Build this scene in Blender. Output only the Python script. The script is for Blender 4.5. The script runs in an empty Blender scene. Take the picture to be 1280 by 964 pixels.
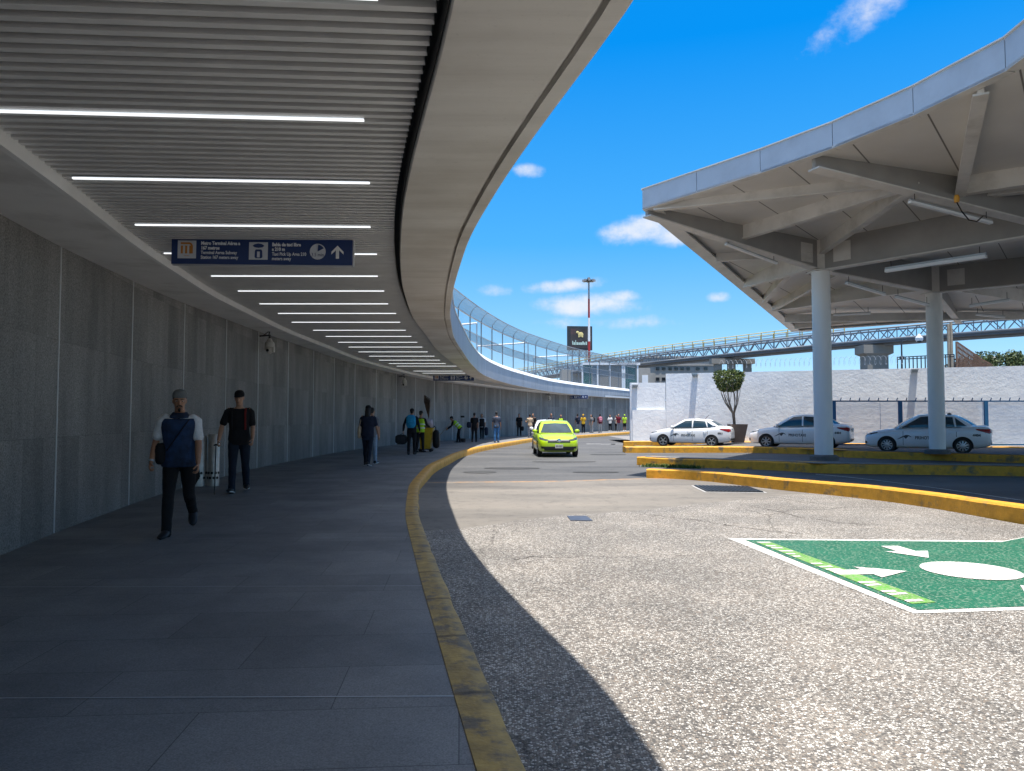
import bpy, bmesh, math, random
import numpy as np
from mathutils import Vector as V, Matrix, noise
from mathutils.bvhtree import BVHTree

sc = bpy.context.scene
COL = sc.collection
R = math.radians
random.seed(7)

# ------------------------------------------------------------------ view geometry used to measure the place
F = 930.0
CAMZ = 1.62
PITCH = math.atan(40 / F)
SW = 0.22            # pavement level


def ray(u, v):
    x = (u - 640) / F
    y = (482 - v) / F
    c, s = math.cos(PITCH), math.sin(PITCH)
    return V((x, c - y * s, s + y * c))


def gp(u, v, z=0.0):
    """the point of the level z that the photo shows at (u, v)"""
    d = ray(u, v)
    t = (z - CAMZ) / d.z
    return V((d.x * t, d.y * t, z))


def at(u, v, y):
    """the point at distance y ahead that the photo shows at (u, v)"""
    d = ray(u, v)
    t = y / d.y
    return V((d.x * t, y, CAMZ + d.z * t))


def sstep(a, b, x):
    t = min(1, max(0, (x - a) / (b - a)))
    return t * t * (3 - 2 * t)


def roadz(y):
    return 0.175 * (1 - sstep(9, 22, y))


def gr(u, v, off=0.0):
    z = 0.1
    for i in range(30):
        p = gp(u, v, z)
        z = 0.5 * z + 0.5 * (roadz(p.y) + off)
    return gp(u, v, z)


# ------------------------------------------------------------------ mesh helper
class MB:
    def __init__(s):
        s.v = []
        s.f = []

    def add(s, vs, fs):
        n = len(s.v)
        s.v += [tuple(p) for p in vs]
        s.f += [tuple(i + n for i in f) for f in fs]
        return s

    def box(s, c, d, rz=0.0, M=None):
        x, y, z = d[0] / 2, d[1] / 2, d[2] / 2
        vs = [V((a * x, b * y, e * z)) for a in (-1, 1) for b in (-1, 1) for e in (-1, 1)]
        if M is None:
            M = Matrix.Rotation(rz, 3, 'Z')
        vs = [M @ p + V(c) for p in vs]
        return s.add(vs, [(0, 1, 3, 2), (4, 6, 7, 5), (0, 4, 5, 1), (2, 3, 7, 6), (0, 2, 6, 4), (1, 5, 7, 3)])

    def bar(s, p0, p1, w, h, h1=None, top=False):
        """rectangular bar; w across, h in height (h1 at the far end); top: p0-p1 runs along its top edge"""
        p0, p1 = V(p0), V(p1)
        d = (p1 - p0).normalized()
        side = d.cross(V((0, 0, 1)))
        if side.length < 1e-3:
            side = V((1, 0, 0))
        side.normalize()
        up = side.cross(d).normalized()
        h1 = h if h1 is None else h1
        vs = []
        for p, hh in ((p0, h), (p1, h1)):
            a, b = (-hh, 0) if top else (-hh / 2, hh / 2)
            vs += [p + side * (-w / 2) + up * a, p + side * (w / 2) + up * a, p + side * (w / 2) + up * b, p + side * (-w / 2) + up * b]
        return s.add(vs, [(3, 2, 1, 0), (4, 5, 6, 7), (0, 1, 5, 4), (1, 2, 6, 5), (2, 3, 7, 6), (3, 0, 4, 7)])

    def loft(s, rings, cap=True):
        n = len(rings[0])
        vs = [p for r in rings for p in r]
        fs = []
        for i in range(len(rings) - 1):
            for j in range(n):
                k = (j + 1) % n
                fs.append((i * n + j, i * n + k, (i + 1) * n + k, (i + 1) * n + j))
        if cap:
            fs.append(tuple(range(n - 1, -1, -1)))
            m = (len(rings) - 1) * n
            fs.append(tuple(m + j for j in range(n)))
        return s.add(vs, fs)

    def tube(s, pts, r, n=8, cap=True):
        pts = [V(p) for p in pts]
        if not isinstance(r, (list, tuple)):
            r = [r] * len(pts)
        rings = []
        x = None
        for i, p in enumerate(pts):
            d = (pts[min(i + 1, len(pts) - 1)] - pts[max(i - 1, 0)]).normalized()
            if x is None:
                x = d.cross(V((0, 0, 1)))
                if x.length < 1e-2:
                    x = d.cross(V((0, 1, 0)))
            x = (x - d * x.dot(d)).normalized()
            y = d.cross(x)
            rr = r[i]
            ra, rb = rr if isinstance(rr, (list, tuple)) else (rr, rr)
            rings.append([p + x * (math.cos(2 * math.pi * k / n) * ra) + y * (math.sin(2 * math.pi * k / n) * rb) for k in range(n)])
        return s.loft(rings, cap)

    def lathe(s, prof, n=24, c=(0, 0, 0), M=None, cap=True):
        rings = []
        for r, z in prof:
            ring = [V((r * math.cos(2 * math.pi * k / n), r * math.sin(2 * math.pi * k / n), z)) for k in range(n)]
            if M is not None:
                ring = [M @ p for p in ring]
            rings.append([p + V(c) for p in ring])
        return s.loft(rings, cap)

    def ball(s, c, r, n=12, m=8, M=None):
        if not isinstance(r, (list, tuple)):
            r = (r, r, r)
        rings = []
        for i in range(m + 1):
            a = -math.pi / 2 + math.pi * (0.02 + 0.96 * i / m)
            ring = [V((r[0] * math.cos(a) * math.cos(2 * math.pi * k / n), r[1] * math.cos(a) * math.sin(2 * math.pi * k / n), r[2] * math.sin(a))) for k in range(n)]
            if M is not None:
                ring = [M @ p for p in ring]
            rings.append([p + V(c) for p in ring])
        return s.loft(rings)

    def prism(s, poly, z0, z1):
        n = len(poly)
        vs = [V((p[0], p[1], z0)) for p in poly] + [V((p[0], p[1], z1)) for p in poly]
        fs = [tuple(range(n - 1, -1, -1)), tuple(range(n, 2 * n))]
        fs += [(i, (i + 1) % n, n + (i + 1) % n, n + i) for i in range(n)]
        return s.add(vs, fs)

    def plate(s, poly3, t):
        """flat plate: a 3-D polygon given thickness t along -normal"""
        poly3 = [V(p) for p in poly3]
        n = len(poly3)
        nr = (poly3[1] - poly3[0]).cross(poly3[2] - poly3[0]).normalized()
        vs = poly3 + [p - nr * t for p in poly3]
        fs = [tuple(range(n)), tuple(range(2 * n - 1, n - 1, -1))]
        fs += [((i + 1) % n, i, n + i, n + (i + 1) % n) for i in range(n)]
        return s.add(vs, fs)

    def tri_recalc(s):
        return s


def finish(me, smooth):
    bm = bmesh.new()
    bm.from_mesh(me)
    bmesh.ops.recalc_face_normals(bm, faces=bm.faces)
    bm.to_mesh(me)
    bm.free()
    if smooth is not None:
        me.shade_smooth()
        if smooth < 179:
            me.set_sharp_from_angle(angle=R(smooth))


def obj(name, mb, m, parent=None, smooth=35, local=False, recalc=True, world=False):
    """ONE mesh object. world: coordinates are world ones, parent sits unrotated at parent.location"""
    if isinstance(mb, MB):
        vs = mb.v
        if world and parent is not None:
            o_ = V((0, 0, 0))
            q = parent
            while q is not None:
                o_ += q.location
                q = q.parent
            vs = [tuple(V(p) - o_) for p in vs]
        me = bpy.data.meshes.new(name)
        me.from_pydata(vs, [], mb.f)
        me.validate()
        if recalc:
            finish(me, smooth)
        elif smooth is not None:
            me.shade_smooth()
    else:
        me = mb
        if recalc:
            finish(me, smooth)
    me.materials.clear()
    if m is not None:
        for q in (m if isinstance(m, (list, tuple)) else [m]):
            me.materials.append(q)
    o = bpy.data.objects.new(name, me)
    COL.objects.link(o)
    if parent is not None:
        o.parent = parent
    return o


def tag(o, label=None, cat=None, group=None, kind=None):
    if label:
        o['label'] = label
    if cat:
        o['category'] = cat
    if group:
        o['group'] = group
    if kind:
        o['kind'] = kind
    return o


def thing(name, label, cat, loc=(0, 0, 0), rz=0.0, group=None):
    o = bpy.data.objects.new(name, None)
    o.empty_display_size = 0.2
    COL.objects.link(o)
    o.location = loc
    o.rotation_euler = (0, 0, rz)
    return tag(o, label, cat, group)


def struct(name, mb, m, smooth=35, label=None):
    o = obj(name, mb, m, None, smooth)
    o['kind'] = 'structure'
    return o


def copy_tree(o, parent=None):
    c = o.copy()
    COL.objects.link(c)
    if parent is not None:
        c.parent = parent
    for ch in list(o.children):
        copy_tree(ch, c)
    return c


TS = bpy.data.scenes.new('workshop')      # empty side scene where modifiers are applied; removed at the end


def evaluated(me, mods):
    """apply modifiers (list of (type, settings)) to a mesh, return the new mesh"""
    o = bpy.data.objects.new('tmp', me)
    TS.collection.objects.link(o)
    for t, st in mods:
        md = o.modifiers.new('m', t)
        for k, val in st.items():
            setattr(md, k, val)
    TS.view_layers[0].update()
    dg = TS.view_layers[0].depsgraph
    out = bpy.data.meshes.new_from_object(o.evaluated_get(dg))
    bpy.data.objects.remove(o)
    return out


def mesh_of(mb, recalc=True):
    me = bpy.data.meshes.new('m')
    me.from_pydata(mb.v, [], mb.f)
    if recalc:
        finish(me, 180)
    return me


def fuse(mb, voxel=0.015, it=3):
    return evaluated(mesh_of(mb), [('REMESH', dict(mode='VOXEL', voxel_size=voxel)), ('SMOOTH', dict(iterations=it, factor=0.5))])


def join_mesh(me, mb):
    """add further pieces of the same surface to a mesh"""
    n = len(me.vertices)
    vs = [tuple(v.co) for v in me.vertices] + list(mb.v)
    fs = [tuple(p.vertices) for p in me.polygons] + [tuple(i + n for i in f) for f in mb.f]
    out = bpy.data.meshes.new('m')
    out.from_pydata(vs, [], fs)
    return out


def text_mesh(s, size, ax='CENTER', ay='CENTER', ext=0.002, bold=0.0, sx=1.0):
    cu = bpy.data.curves.new('txt', 'FONT')
    cu.body = s
    cu.size = size
    cu.align_x = ax
    cu.align_y = ay
    cu.extrude = ext
    cu.offset = bold
    cu.resolution_u = 3
    o = bpy.data.objects.new('tmp', cu)
    TS.collection.objects.link(o)
    TS.view_layers[0].update()
    dg = TS.view_layers[0].depsgraph
    me = bpy.data.meshes.new_from_object(o.evaluated_get(dg))
    bpy.data.objects.remove(o)
    if sx != 1:
        for v in me.vertices:
            v.co.x *= sx
    return me


def text(name, s, size, m, parent, M, **kw):
    me = text_mesh(s, size, **kw)
    me.transform(M)
    return obj(name, me, m, parent, None, recalc=False)


# ------------------------------------------------------------------ materials
def nt(name):
    m = bpy.data.materials.new(name)
    m.use_nodes = True
    t = m.node_tree
    return m, t, t.nodes['Principled BSDF'], t.nodes, t.links


def srgb(r, g, b):
    f = lambda c: (c / 255 / 12.92) if c <= 10 else ((c / 255 + 0.055) / 1.055) ** 2.4
    return (f(r), f(g), f(b))


def ramp(N, L, src, stops, const=False):
    r = N.new('ShaderNodeValToRGB')
    if const:
        r.color_ramp.interpolation = 'CONSTANT'
    e = r.color_ramp.elements
    while len(e) < len(stops):
        e.new(0.5)
    for q, (p, c) in zip(e, stops):
        q.position = p
        q.color = (*c, 1) if len(c) == 3 else c
    L.new(src, r.inputs[0])
    return r.outputs[0]


def mixc(N, L, fac, a, b, mode='MIX'):
    x = N.new('ShaderNodeMix')
    x.data_type = 'RGBA'
    x.blend_type = mode
    for sock, val in ((x.inputs[0], fac), (x.inputs[6], a), (x.inputs[7], b)):
        if hasattr(val, 'is_output'):
            L.new(val, sock)
        elif isinstance(val, (int, float)):
            sock.default_value = val
        else:
            sock.default_value = (*val, 1)
    return x.outputs[2]


def noi(N, L, co, scale, detail=4, rough=0.55, out=0):
    n = N.new('ShaderNodeTexNoise')
    n.inputs['Scale'].default_value = scale
    n.inputs['Detail'].default_value = detail
    n.inputs['Roughness'].default_value = rough
    if co is not None:
        L.new(co, n.inputs['Vector'])
    return n.outputs[out]


def coord(N, L, kind='Object', scale=(1, 1, 1), rot=(0, 0, 0)):
    t = N.new('ShaderNodeTexCoord')
    if scale == (1, 1, 1) and rot == (0, 0, 0):
        return t.outputs[kind]
    m = N.new('ShaderNodeMapping')
    m.inputs['Scale'].default_value = scale
    m.inputs['Rotation'].default_value = rot
    L.new(t.outputs[kind], m.inputs[0])
    return m.outputs[0]


def bump(N, L, b, h, strength, dist=0.02):
    x = N.new('ShaderNodeBump')
    x.inputs['Strength'].default_value = strength
    x.inputs['Distance'].default_value = dist
    L.new(h, x.inputs['Height'])
    L.new(x.outputs[0], b.inputs['Normal'])


def mat(name, c, rough=0.6, var=0.12, scale=3.0, bmp=0.0, bscale=80, metal=0.0, spec=0.4, dirt=None, dscale=1.2, damt=(0.5, 0.75), stretch=(1, 1, 1)):
    m, t, b, N, L = nt(name)
    co = coord(N, L, 'Object', stretch)
    n1 = noi(N, L, co, scale, 5)
    lo = tuple(x * (1 - var) for x in c)
    hi = tuple(min(1, x * (1 + var)) for x in c)
    col = ramp(N, L, n1, [(0.3, lo), (0.7, hi)])
    if dirt is not None:
        n2 = noi(N, L, co, dscale, 8, 0.65)
        k = ramp(N, L, n2, [(damt[0], (0, 0, 0)), (damt[1], (1, 1, 1))])
        col = mixc(N, L, k, col, dirt)
    L.new(col, b.inputs['Base Color'])
    b.inputs['Roughness'].default_value = rough
    b.inputs['Metallic'].default_value = metal
    b.inputs['Specular IOR Level'].default_value = spec
    if bmp:
        bump(N, L, b, noi(N, L, co, bscale, 4), bmp)
    return m


def emis(name, c, s):
    m, t, b, N, L = nt(name)
    b.inputs['Base Color'].default_value = (*c, 1)
    b.inputs['Emission Color'].default_value = (*c, 1)
    b.inputs['Emission Strength'].default_value = s
    return m


def glass(name, c, rough=0.03):
    m, t, b, N, L = nt(name)
    co = coord(N, L)
    col = ramp(N, L, noi(N, L, co, 2.0, 2), [(0.3, tuple(x * 0.7 for x in c)), (0.7, tuple(min(1, x * 1.3) for x in c))])
    L.new(col, b.inputs['Base Color'])
    b.inputs['Roughness'].default_value = rough
    b.inputs['Specular IOR Level'].default_value = 0.5
    b.inputs['Coat Weight'].default_value = 0.15
    return m


M = {}
M['white'] = mat('white_paint', (0.78, 0.79, 0.80), 0.45, 0.04)
M['black'] = mat('black_rubber', (0.015, 0.015, 0.016), 0.6, 0.2)
M['dark'] = mat('dark_metal', (0.05, 0.052, 0.055), 0.45, 0.15, metal=0.4)
M['steel'] = mat('galvanised_steel', (0.42, 0.44, 0.46), 0.42, 0.12, metal=0.6)
M['brushed'] = mat('brushed_steel', (0.55, 0.55, 0.54), 0.35, 0.12, metal=0.85, dirt=(0.25, 0.24, 0.23), dscale=5)
M['chrome'] = mat('chrome', (0.8, 0.8, 0.8), 0.12, 0.03, metal=1.0)
M['conc'] = mat('grey_concrete', (0.36, 0.34, 0.31), 0.85, 0.12, 2.0, 0.25, 40, dirt=(0.2, 0.19, 0.17), dscale=1.0)
M['skin_a'] = mat('brown_skin', (0.34, 0.17, 0.10), 0.5, 0.10, 20)
M['skin_b'] = mat('tan_skin', (0.42, 0.23, 0.145), 0.5, 0.10, 20)
M['hair'] = mat('black_hair', (0.012, 0.010, 0.009), 0.5, 0.3, 40)


def cloth(name, c, var=0.18, rough=0.85):
    if name not in M:
        M[name] = mat(name, c, rough, var, 9, 0.35, 60, spec=0.2)
    return M[name]
# ------------------------------------------------------------------ plan curves of the curved walkway (x as a function of y)
YS = np.arange(-12, 112, 0.25)


def curve(pts, sig=1.2):
    pts = sorted(pts)
    y = np.array([p[0] for p in pts])
    x = np.array([p[1] for p in pts])
    s0 = (x[1] - x[0]) / (y[1] - y[0])
    s1 = (x[-1] - x[-2]) / (y[-1] - y[-2])
    y = np.concatenate([[y[0] - 60], y, [y[-1] + 60]])
    x = np.concatenate([[x[0] - 60 * s0], x, [x[-1] + 60 * s1]])
    g = np.arange(-40, 160, 0.25)
    v = np.interp(g, y, x)
    out = np.empty_like(v)
    for i, yy in enumerate(g):
        s = sig * (0.35 + 0.05 * max(0, min(yy, 60)))
        w = np.exp(-0.5 * ((g - yy) / s) ** 2)
        out[i] = (w * v).sum() / w.sum()
    return lambda yy: float(np.interp(yy, g, out))


hc = curve([(4, 2.0), (7.5, 2.03), (12, 2.21), (15, 2.29), (21, 2.42), (27, 2.41), (36, 2.28), (43, 2.16), (61, 2.08), (90, 2.05)], 1.5)


def ceil(u, v, off=0.0):
    d = ray(u, v)
    y = 10.0
    for i in range(80):
        y = 0.5 * y + 0.5 * (hc(y) + off) * d.y / d.z
    return V((d.x / d.y * y, y, CAMZ + hc(y) + off))


wall_px = [(0, 695.7), (66, 666.5), (164, 630.5), (205, 616), (322, 584.5), (430, 563.7), (495, 556), (550, 551), (650, 544)]
fwall = curve([(-8, -2.4), (2, -4.05)] + [(p.y, p.x) for p in (gp(u, v, SW) for u, v in wall_px)] + [(71, 6.2), (81.6, 12.9), (95, 21)], 1.0)
cin_px = [(597.5, 964), (567.5, 867.5), (550, 805), (527.5, 730), (506, 644), (511, 606), (534, 581), (550, 574.5), (567.5, 566), (593, 559), (624, 554), (650, 550), (667, 547.5)]
fcin = curve([(-8, 1.6), (0, 0.42)] + [(p.y, p.x) for p in (gp(u, v, SW) for u, v in cin_px)] + [(58.5, 5.2), (66, 8.4), (74, 11.9), (90, 20)], 0.75)
bi_px = [(568.6, 0), (542, 100), (517, 189), (502, 259), (499, 319), (502, 358.6), (515, 398), (545, 438), (589.5, 473)]
bo_px = [(799, 0), (729, 87), (679, 154), (629, 224), (587, 294), (567, 358.6), (562, 393), (567, 423), (587, 453), (603, 469), (634, 479.6), (687, 490), (737, 495)]
fbi = curve([(-8, 0.3), (0, 0.02), (2.2, -.06)] + [(p.y, p.x) for p in (ceil(u, v) for u, v in bi_px)] + [(52, 0.3), (62, 3.0), (73, 7.6), (90, 17)], 0.9)
fbo = curve([(-8, 1.2), (0, 0.92), (2.0, 0.80), (2.9, 0.69)] + [(p.y, p.x) for p in (ceil(u, v) for u, v in bo_px)] + [(79, 11.4), (92, 18)], 0.9)


def off(f, y, d, z=0.0):
    """point on curve f at y pushed d to its right (towards the road)"""
    s = (f(y + 0.3) - f(y - 0.3)) / 0.6
    n = V((1, -s, 0)).normalized()
    return V((f(y), y, 0)) + n * d + V((0, 0, z))


def sheet(rows_of_points, uv=True):
    """grid mesh from a list of equally long point rows; uv in metres"""
    n = len(rows_of_points[0])
    me = bpy.data.meshes.new('sheet')
    vs = [p for r in rows_of_points for p in r]
    fs = [(i * n + j, i * n + j + 1, (i + 1) * n + j + 1, (i + 1) * n + j) for i in range(len(rows_of_points) - 1) for j in range(n - 1)]
    me.from_pydata([tuple(p) for p in vs], [], fs)
    lay = me.uv_layers.new(name='UVMap')
    U = [0.0]
    mid = n // 2
    for i in range(1, len(rows_of_points)):
        U.append(U[-1] + (V(rows_of_points[i][mid]) - V(rows_of_points[i - 1][mid])).length)
    W = []
    for r in rows_of_points:
        w = [0.0]
        for j in range(1, n):
            w.append(w[-1] + (V(r[j]) - V(r[j - 1])).length)
        W.append(w)
    for p in me.polygons:
        for li in p.loop_indices:
            vi = me.loops[li].vertex_index
            lay.data[li].uv = (U[vi // n], W[vi // n][vi % n])
    return me


def up_faces(me):
    bm = bmesh.new()
    bm.from_mesh(me)
    for f in bm.faces:
        if f.normal.z < 0:
            f.normal_flip()
    bm.to_mesh(me)
    bm.free()
    return me


ys = [y for y in np.concatenate([np.arange(-10, 30, 0.5), np.arange(30, 92, 1.0)])]

# ------------------------------------------------------------------ ground materials
def mat_pebble():
    m, t, b, N, L = nt('exposed_aggregate')
    co = coord(N, L)
    wob = N.new('ShaderNodeVectorMath')
    wob.operation = 'SCALE'
    wob.inputs[3].default_value = 0.009
    L.new(noi(N, L, co, 60, 2, out=1), wob.inputs[0])
    ad = N.new('ShaderNodeVectorMath')
    L.new(co, ad.inputs[0])
    L.new(wob.outputs[0], ad.inputs[1])
    v = N.new('ShaderNodeTexVoronoi')
    v.inputs['Scale'].default_value = 74
    L.new(ad.outputs[0], v.inputs['Vector'])
    sep = N.new('ShaderNodeSeparateColor')
    L.new(v.outputs['Color'], sep.inputs[0])
    stone = ramp(N, L, sep.outputs[0], [(0.0, (0.10, 0.092, 0.085)), (0.2, (0.24, 0.21, 0.18)), (0.44, (0.37, 0.34, 0.30)), (0.66, (0.68, 0.65, 0.60)), (0.93, (0.28, 0.22, 0.17))], True)
    e = N.new('ShaderNodeTexVoronoi')
    e.feature = 'DISTANCE_TO_EDGE'
    e.inputs['Scale'].default_value = 74
    L.new(ad.outputs[0], e.inputs['Vector'])
    k = ramp(N, L, e.outputs['Distance'], [(0.05, (0, 0, 0)), (0.16, (1, 1, 1))])
    big = noi(N, L, co, 0.7, 6, 0.6)
    mort = ramp(N, L, big, [(0.35, (0.13, 0.12, 0.107)), (0.65, (0.25, 0.23, 0.205))])
    col = mixc(N, L, k, mort, stone)
    # wear: patches where mortar covers the stones
    w = ramp(N, L, noi(N, L, co, 1.1, 8, 0.7), [(0.42, (0.82, 0.82, 0.82)), (0.66, (1.08, 1.06, 1.04))])
    col = mixc(N, L, 1.0, col, w, 'MULTIPLY')
    tyre = ramp(N, L, noi(N, L, coord(N, L, 'Object', (0.5, 0.12, 1)), 1.0, 5, 0.6), [(0.45, (1, 1, 1)), (0.75, (0.74, 0.73, 0.72))])
    col = mixc(N, L, 0.8, col, tyre, 'MULTIPLY')
    c2 = N.new('ShaderNodeTexVoronoi')
    c2.feature = 'DISTANCE_TO_EDGE'
    c2.inputs['Scale'].default_value = 0.22
    wb = N.new('ShaderNodeVectorMath')
    wb.operation = 'SCALE'
    wb.inputs[3].default_value = 0.5
    L.new(noi(N, L, co, 1.5, 4, out=1), wb.inputs[0])
    a2 = N.new('ShaderNodeVectorMath')
    L.new(co, a2.inputs[0])
    L.new(wb.outputs[0], a2.inputs[1])
    L.new(a2.outputs[0], c2.inputs['Vector'])
    crk = ramp(N, L, c2.outputs['Distance'], [(0.0, (0.3, 0.28, 0.26)), (0.0035, (1, 1, 1))])
    col = mixc(N, L, 0.75, col, crk, 'MULTIPLY')
    L.new(col, b.inputs['Base Color'])
    b.inputs['Roughness'].default_value = 0.75
    bump(N, L, b, k, 0.7, 0.008)
    return m


def mat_asphalt(name, c, v=0.2, fine=180, patch=None):
    m, t, b, N, L = nt(name)
    co = coord(N, L)
    n1 = noi(N, L, co, fine, 3)
    col = ramp(N, L, n1, [(0.3, tuple(x * (1 - v) for x in c)), (0.7, tuple(x * (1 + v) for x in c))])
    n2 = noi(N, L, coord(N, L, 'Object', (0.35, 1, 1)), 0.5, 8, 0.62)
    w = ramp(N, L, n2, [(0.33, (0.6, 0.6, 0.61)), (0.5, (0.95, 0.95, 0.94)), (0.67, (1.25, 1.22, 1.18))])
    col = mixc(N, L, 1.0, col, w, 'MULTIPLY')
    n3 = noi(N, L, co, 5, 8, 0.7)
    sp = ramp(N, L, n3, [(0.36, (0.6, 0.6, 0.6)), (0.47, (1, 1, 1)), (0.68, (1, 1, 1)), (0.78, (1.25, 1.22, 1.18))])
    col = mixc(N, L, 0.7, col, sp, 'MULTIPLY')
    L.new(col, b.inputs['Base Color'])
    b.inputs['Roughness'].default_value = 0.8
    bump(N, L, b, n1, 0.35, 0.01)
    return m


M['pebble'] = mat_pebble()
M['asphalt'] = mat_asphalt('grey_asphalt', (0.098, 0.097, 0.097))
M['lane'] = mat_asphalt('dark_lane', (0.10, 0.10, 0.104))
M['smooth'] = mat_asphalt('trowelled_concrete', (0.19, 0.172, 0.15), 0.12, 90)
M['earth'] = mat('dry_ground', (0.24, 0.21, 0.17), 0.9, 0.25, 0.4, dirt=(0.12, 0.13, 0.07), dscale=0.1)
M['yellow'] = mat('kerb_yellow', (0.68, 0.33, 0.03), 0.6, 0.16, 6, 0.5, 30, dirt=(0.21, 0.155, 0.08), dscale=2.6, damt=(0.54, 0.66))
M['yellow_worn'] = mat('worn_kerb_yellow', (0.40, 0.245, 0.06), 0.7, 0.3, 7, 0.5, 40, dirt=(0.13, 0.115, 0.10), dscale=3.2, damt=(0.42, 0.56))


def mat_pavers():
    m, t, b, N, L = nt('basalt_pavers')
    co = coord(N, L, 'Object', (1, 1, 1), (0, 0, R(-4)))
    br = N.new('ShaderNodeTexBrick')
    br.inputs['Scale'].default_value = 1.0
    br.inputs['Brick Width'].default_value = 1.23
    br.inputs['Row Height'].default_value = 0.615
    br.inputs['Mortar Size'].default_value = 0.003
    br.inputs['Mortar Smooth'].default_value = 0.3
    br.inputs['Bias'].default_value = 0.0
    br.inputs['Color1'].default_value = (0.190, 0.188, 0.188, 1)
    br.inputs['Color2'].default_value = (0.240, 0.236, 0.232, 1)
    br.inputs['Mortar'].default_value = (0.09, 0.09, 0.09, 1)
    L.new(co, br.inputs['Vector'])
    sp = ramp(N, L, noi(N, L, co, 130, 2), [(0.3, (0.72, 0.72, 0.72)), (0.7, (1.28, 1.28, 1.28))])
    col = mixc(N, L, 1.0, br.outputs['Color'], sp, 'MULTIPLY')
    st = ramp(N, L, noi(N, L, co, 0.9, 8, 0.65), [(0.38, (0.8, 0.8, 0.8)), (0.62, (1.12, 1.1, 1.08))])
    col = mixc(N, L, 1.0, col, st, 'MULTIPLY')
    L.new(col, b.inputs['Base Color'])
    rr = ramp(N, L, noi(N, L, co, 1.7, 6), [(0.3, (0.5, 0.5, 0.5)), (0.7, (0.68, 0.68, 0.68))])
    L.new(rr, b.inputs['Roughness'])
    b.inputs['Specular IOR Level'].default_value = 0.32
    bump(N, L, b, br.outputs['Fac'], -0.15, 0.004)
    return m


M['paver'] = mat_pavers()
M['joint'] = mat('joint_metal', (0.62, 0.63, 0.64), 0.4, 0.08, metal=0.3)

# ------------------------------------------------------------------ ground, road zones, pavement
g = MB()
g.add([(-900, -200, -0.3), (900, -200, -0.3), (900, 1500, -0.3), (-900, 1500, -0.3)], [(0, 1, 2, 3)])
struct('ground', g, M['earth'], None)

xs_r = list(np.arange(-14, 40, 2.0)) + [45, 60, 90]
me = up_faces(sheet([[V((x, y, roadz(y) - 0.008)) for x in xs_r] for y in list(np.arange(-16, 40, 1.0)) + [45, 60, 90, 130]]))
o = obj('road', me, M['asphalt'], None, 60, recalc=False)
o['kind'] = 'structure'

A_px = [(808, 597.5), (850, 598.7), (887.5, 602), (934, 608), (981, 613.5), (1020, 617.5), (1110, 627), (1192, 640), (1280, 657)]
A_pts = [gr(u, v) for u, v in A_px]
A_pts = A_pts + [V((7.62, 8.5, 0.17)), V((7.7, 5, 0.17)), V((7.6, 0, 0.17)), V((7.3, -8, 0.17))]
fA = curve([(p.y, p.x) for p in A_pts], 0.25)
yA = A_pts[0].y


def fR(y):
    return fA(y) if y < yA - 0.2 else fA(yA - 0.2) - (y - yA + 0.2) * 0.05


b1 = sorted([(p.x, p.y) for p in (gr(u, v) for u, v in [(528, 664), (580, 661), (640, 653), (700, 644.5), (740, 643), (801, 638.5), (850, 632.6), (911, 626.5), (1000, 617.5), (1030, 616)])])
b2 = sorted([(p.x, p.y) for p in (gr(u, v) for u, v in [(539, 603.2), (600, 602.7), (700, 601.6), (808, 598.2)])])


def zone(name, ylo, yhi, m, dz, nu=40, nv=60):
    rows = []
    cols = []
    for i in range(nu + 1):
        u = i / nu
        lo, hi = -14.0, 25.0
        def X(y):
            a = off(fcin, y, 0.1).x
            return a + (fR(y) - a) * u
        def solve(fy):
            if not callable(fy):
                return fy
            y = 12.0
            for k in range(60):
                y = 0.6 * y + 0.4 * fy(X(y))
            return y
        y0, y1 = solve(ylo), solve(yhi)
        cols.append([V((X(y0 + (y1 - y0) * j / nv), y0 + (y1 - y0) * j / nv, roadz(y0 + (y1 - y0) * j / nv) + dz)) for j in range(nv + 1)])
    o = obj(name, up_faces(sheet(cols)), m, None, 60, recalc=False)
    o['kind'] = 'structure'
    return o


yb1 = lambda x: float(np.interp(x, [p[0] for p in b1], [p[1] for p in b1]))
yb2 = lambda x: float(np.interp(x, [p[0] for p in b2], [p[1] for p in b2]))
zone('road_aggregate', -14.0, yb1, M['pebble'], 0.004)
zone('road_concrete', yb1, lambda x: yb2(x) - 0.2, M['smooth'], 0.003, 40, 20)
zone('road_line', lambda x: yb2(x) - 0.2, lambda x: yb2(x) + 0.1, mat('faded_orange_paint', (0.36, 0.21, 0.10), 0.8, 0.3, 8, dirt=(0.2, 0.18, 0.16), dscale=3, damt=(.42, .6)), 0.004, 40, 2)

# faint marks on the far road
mk = MB()
for (u, v, w, dy) in [(650, 573, 0.0, 0), (742, 555, 0.9, .5), (760, 555.3, .9, .5), (773, 555.3, .9, .5)]:
    p = gr(u, v, 0.004)
    if w:
        mk.add([p + V((-w / 2, -dy / 2, 0)), p + V((w / 2, -dy / 2, 0)), p + V((w / 2, dy / 2, 0)), p + V((-w / 2, dy / 2, 0))], [(0, 1, 2, 3)])
struct('road_marking', mk, mat('worn_white_paint', (0.42, 0.41, 0.40), 0.8, 0.25, 5, dirt=(0.2, 0.2, 0.2), dscale=6), None)

rows = []
for y in ys:
    a, b_ = fwall(y) - 0.1, off(fcin, y, 0.0).x
    rows.append([V((a + (b_ - a) * k / 8, y, SW)) for k in range(9)])
o = obj('pavement', up_faces(sheet(rows)), M['paver'], None, 60, recalc=False)
o['kind'] = 'structure'
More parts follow.
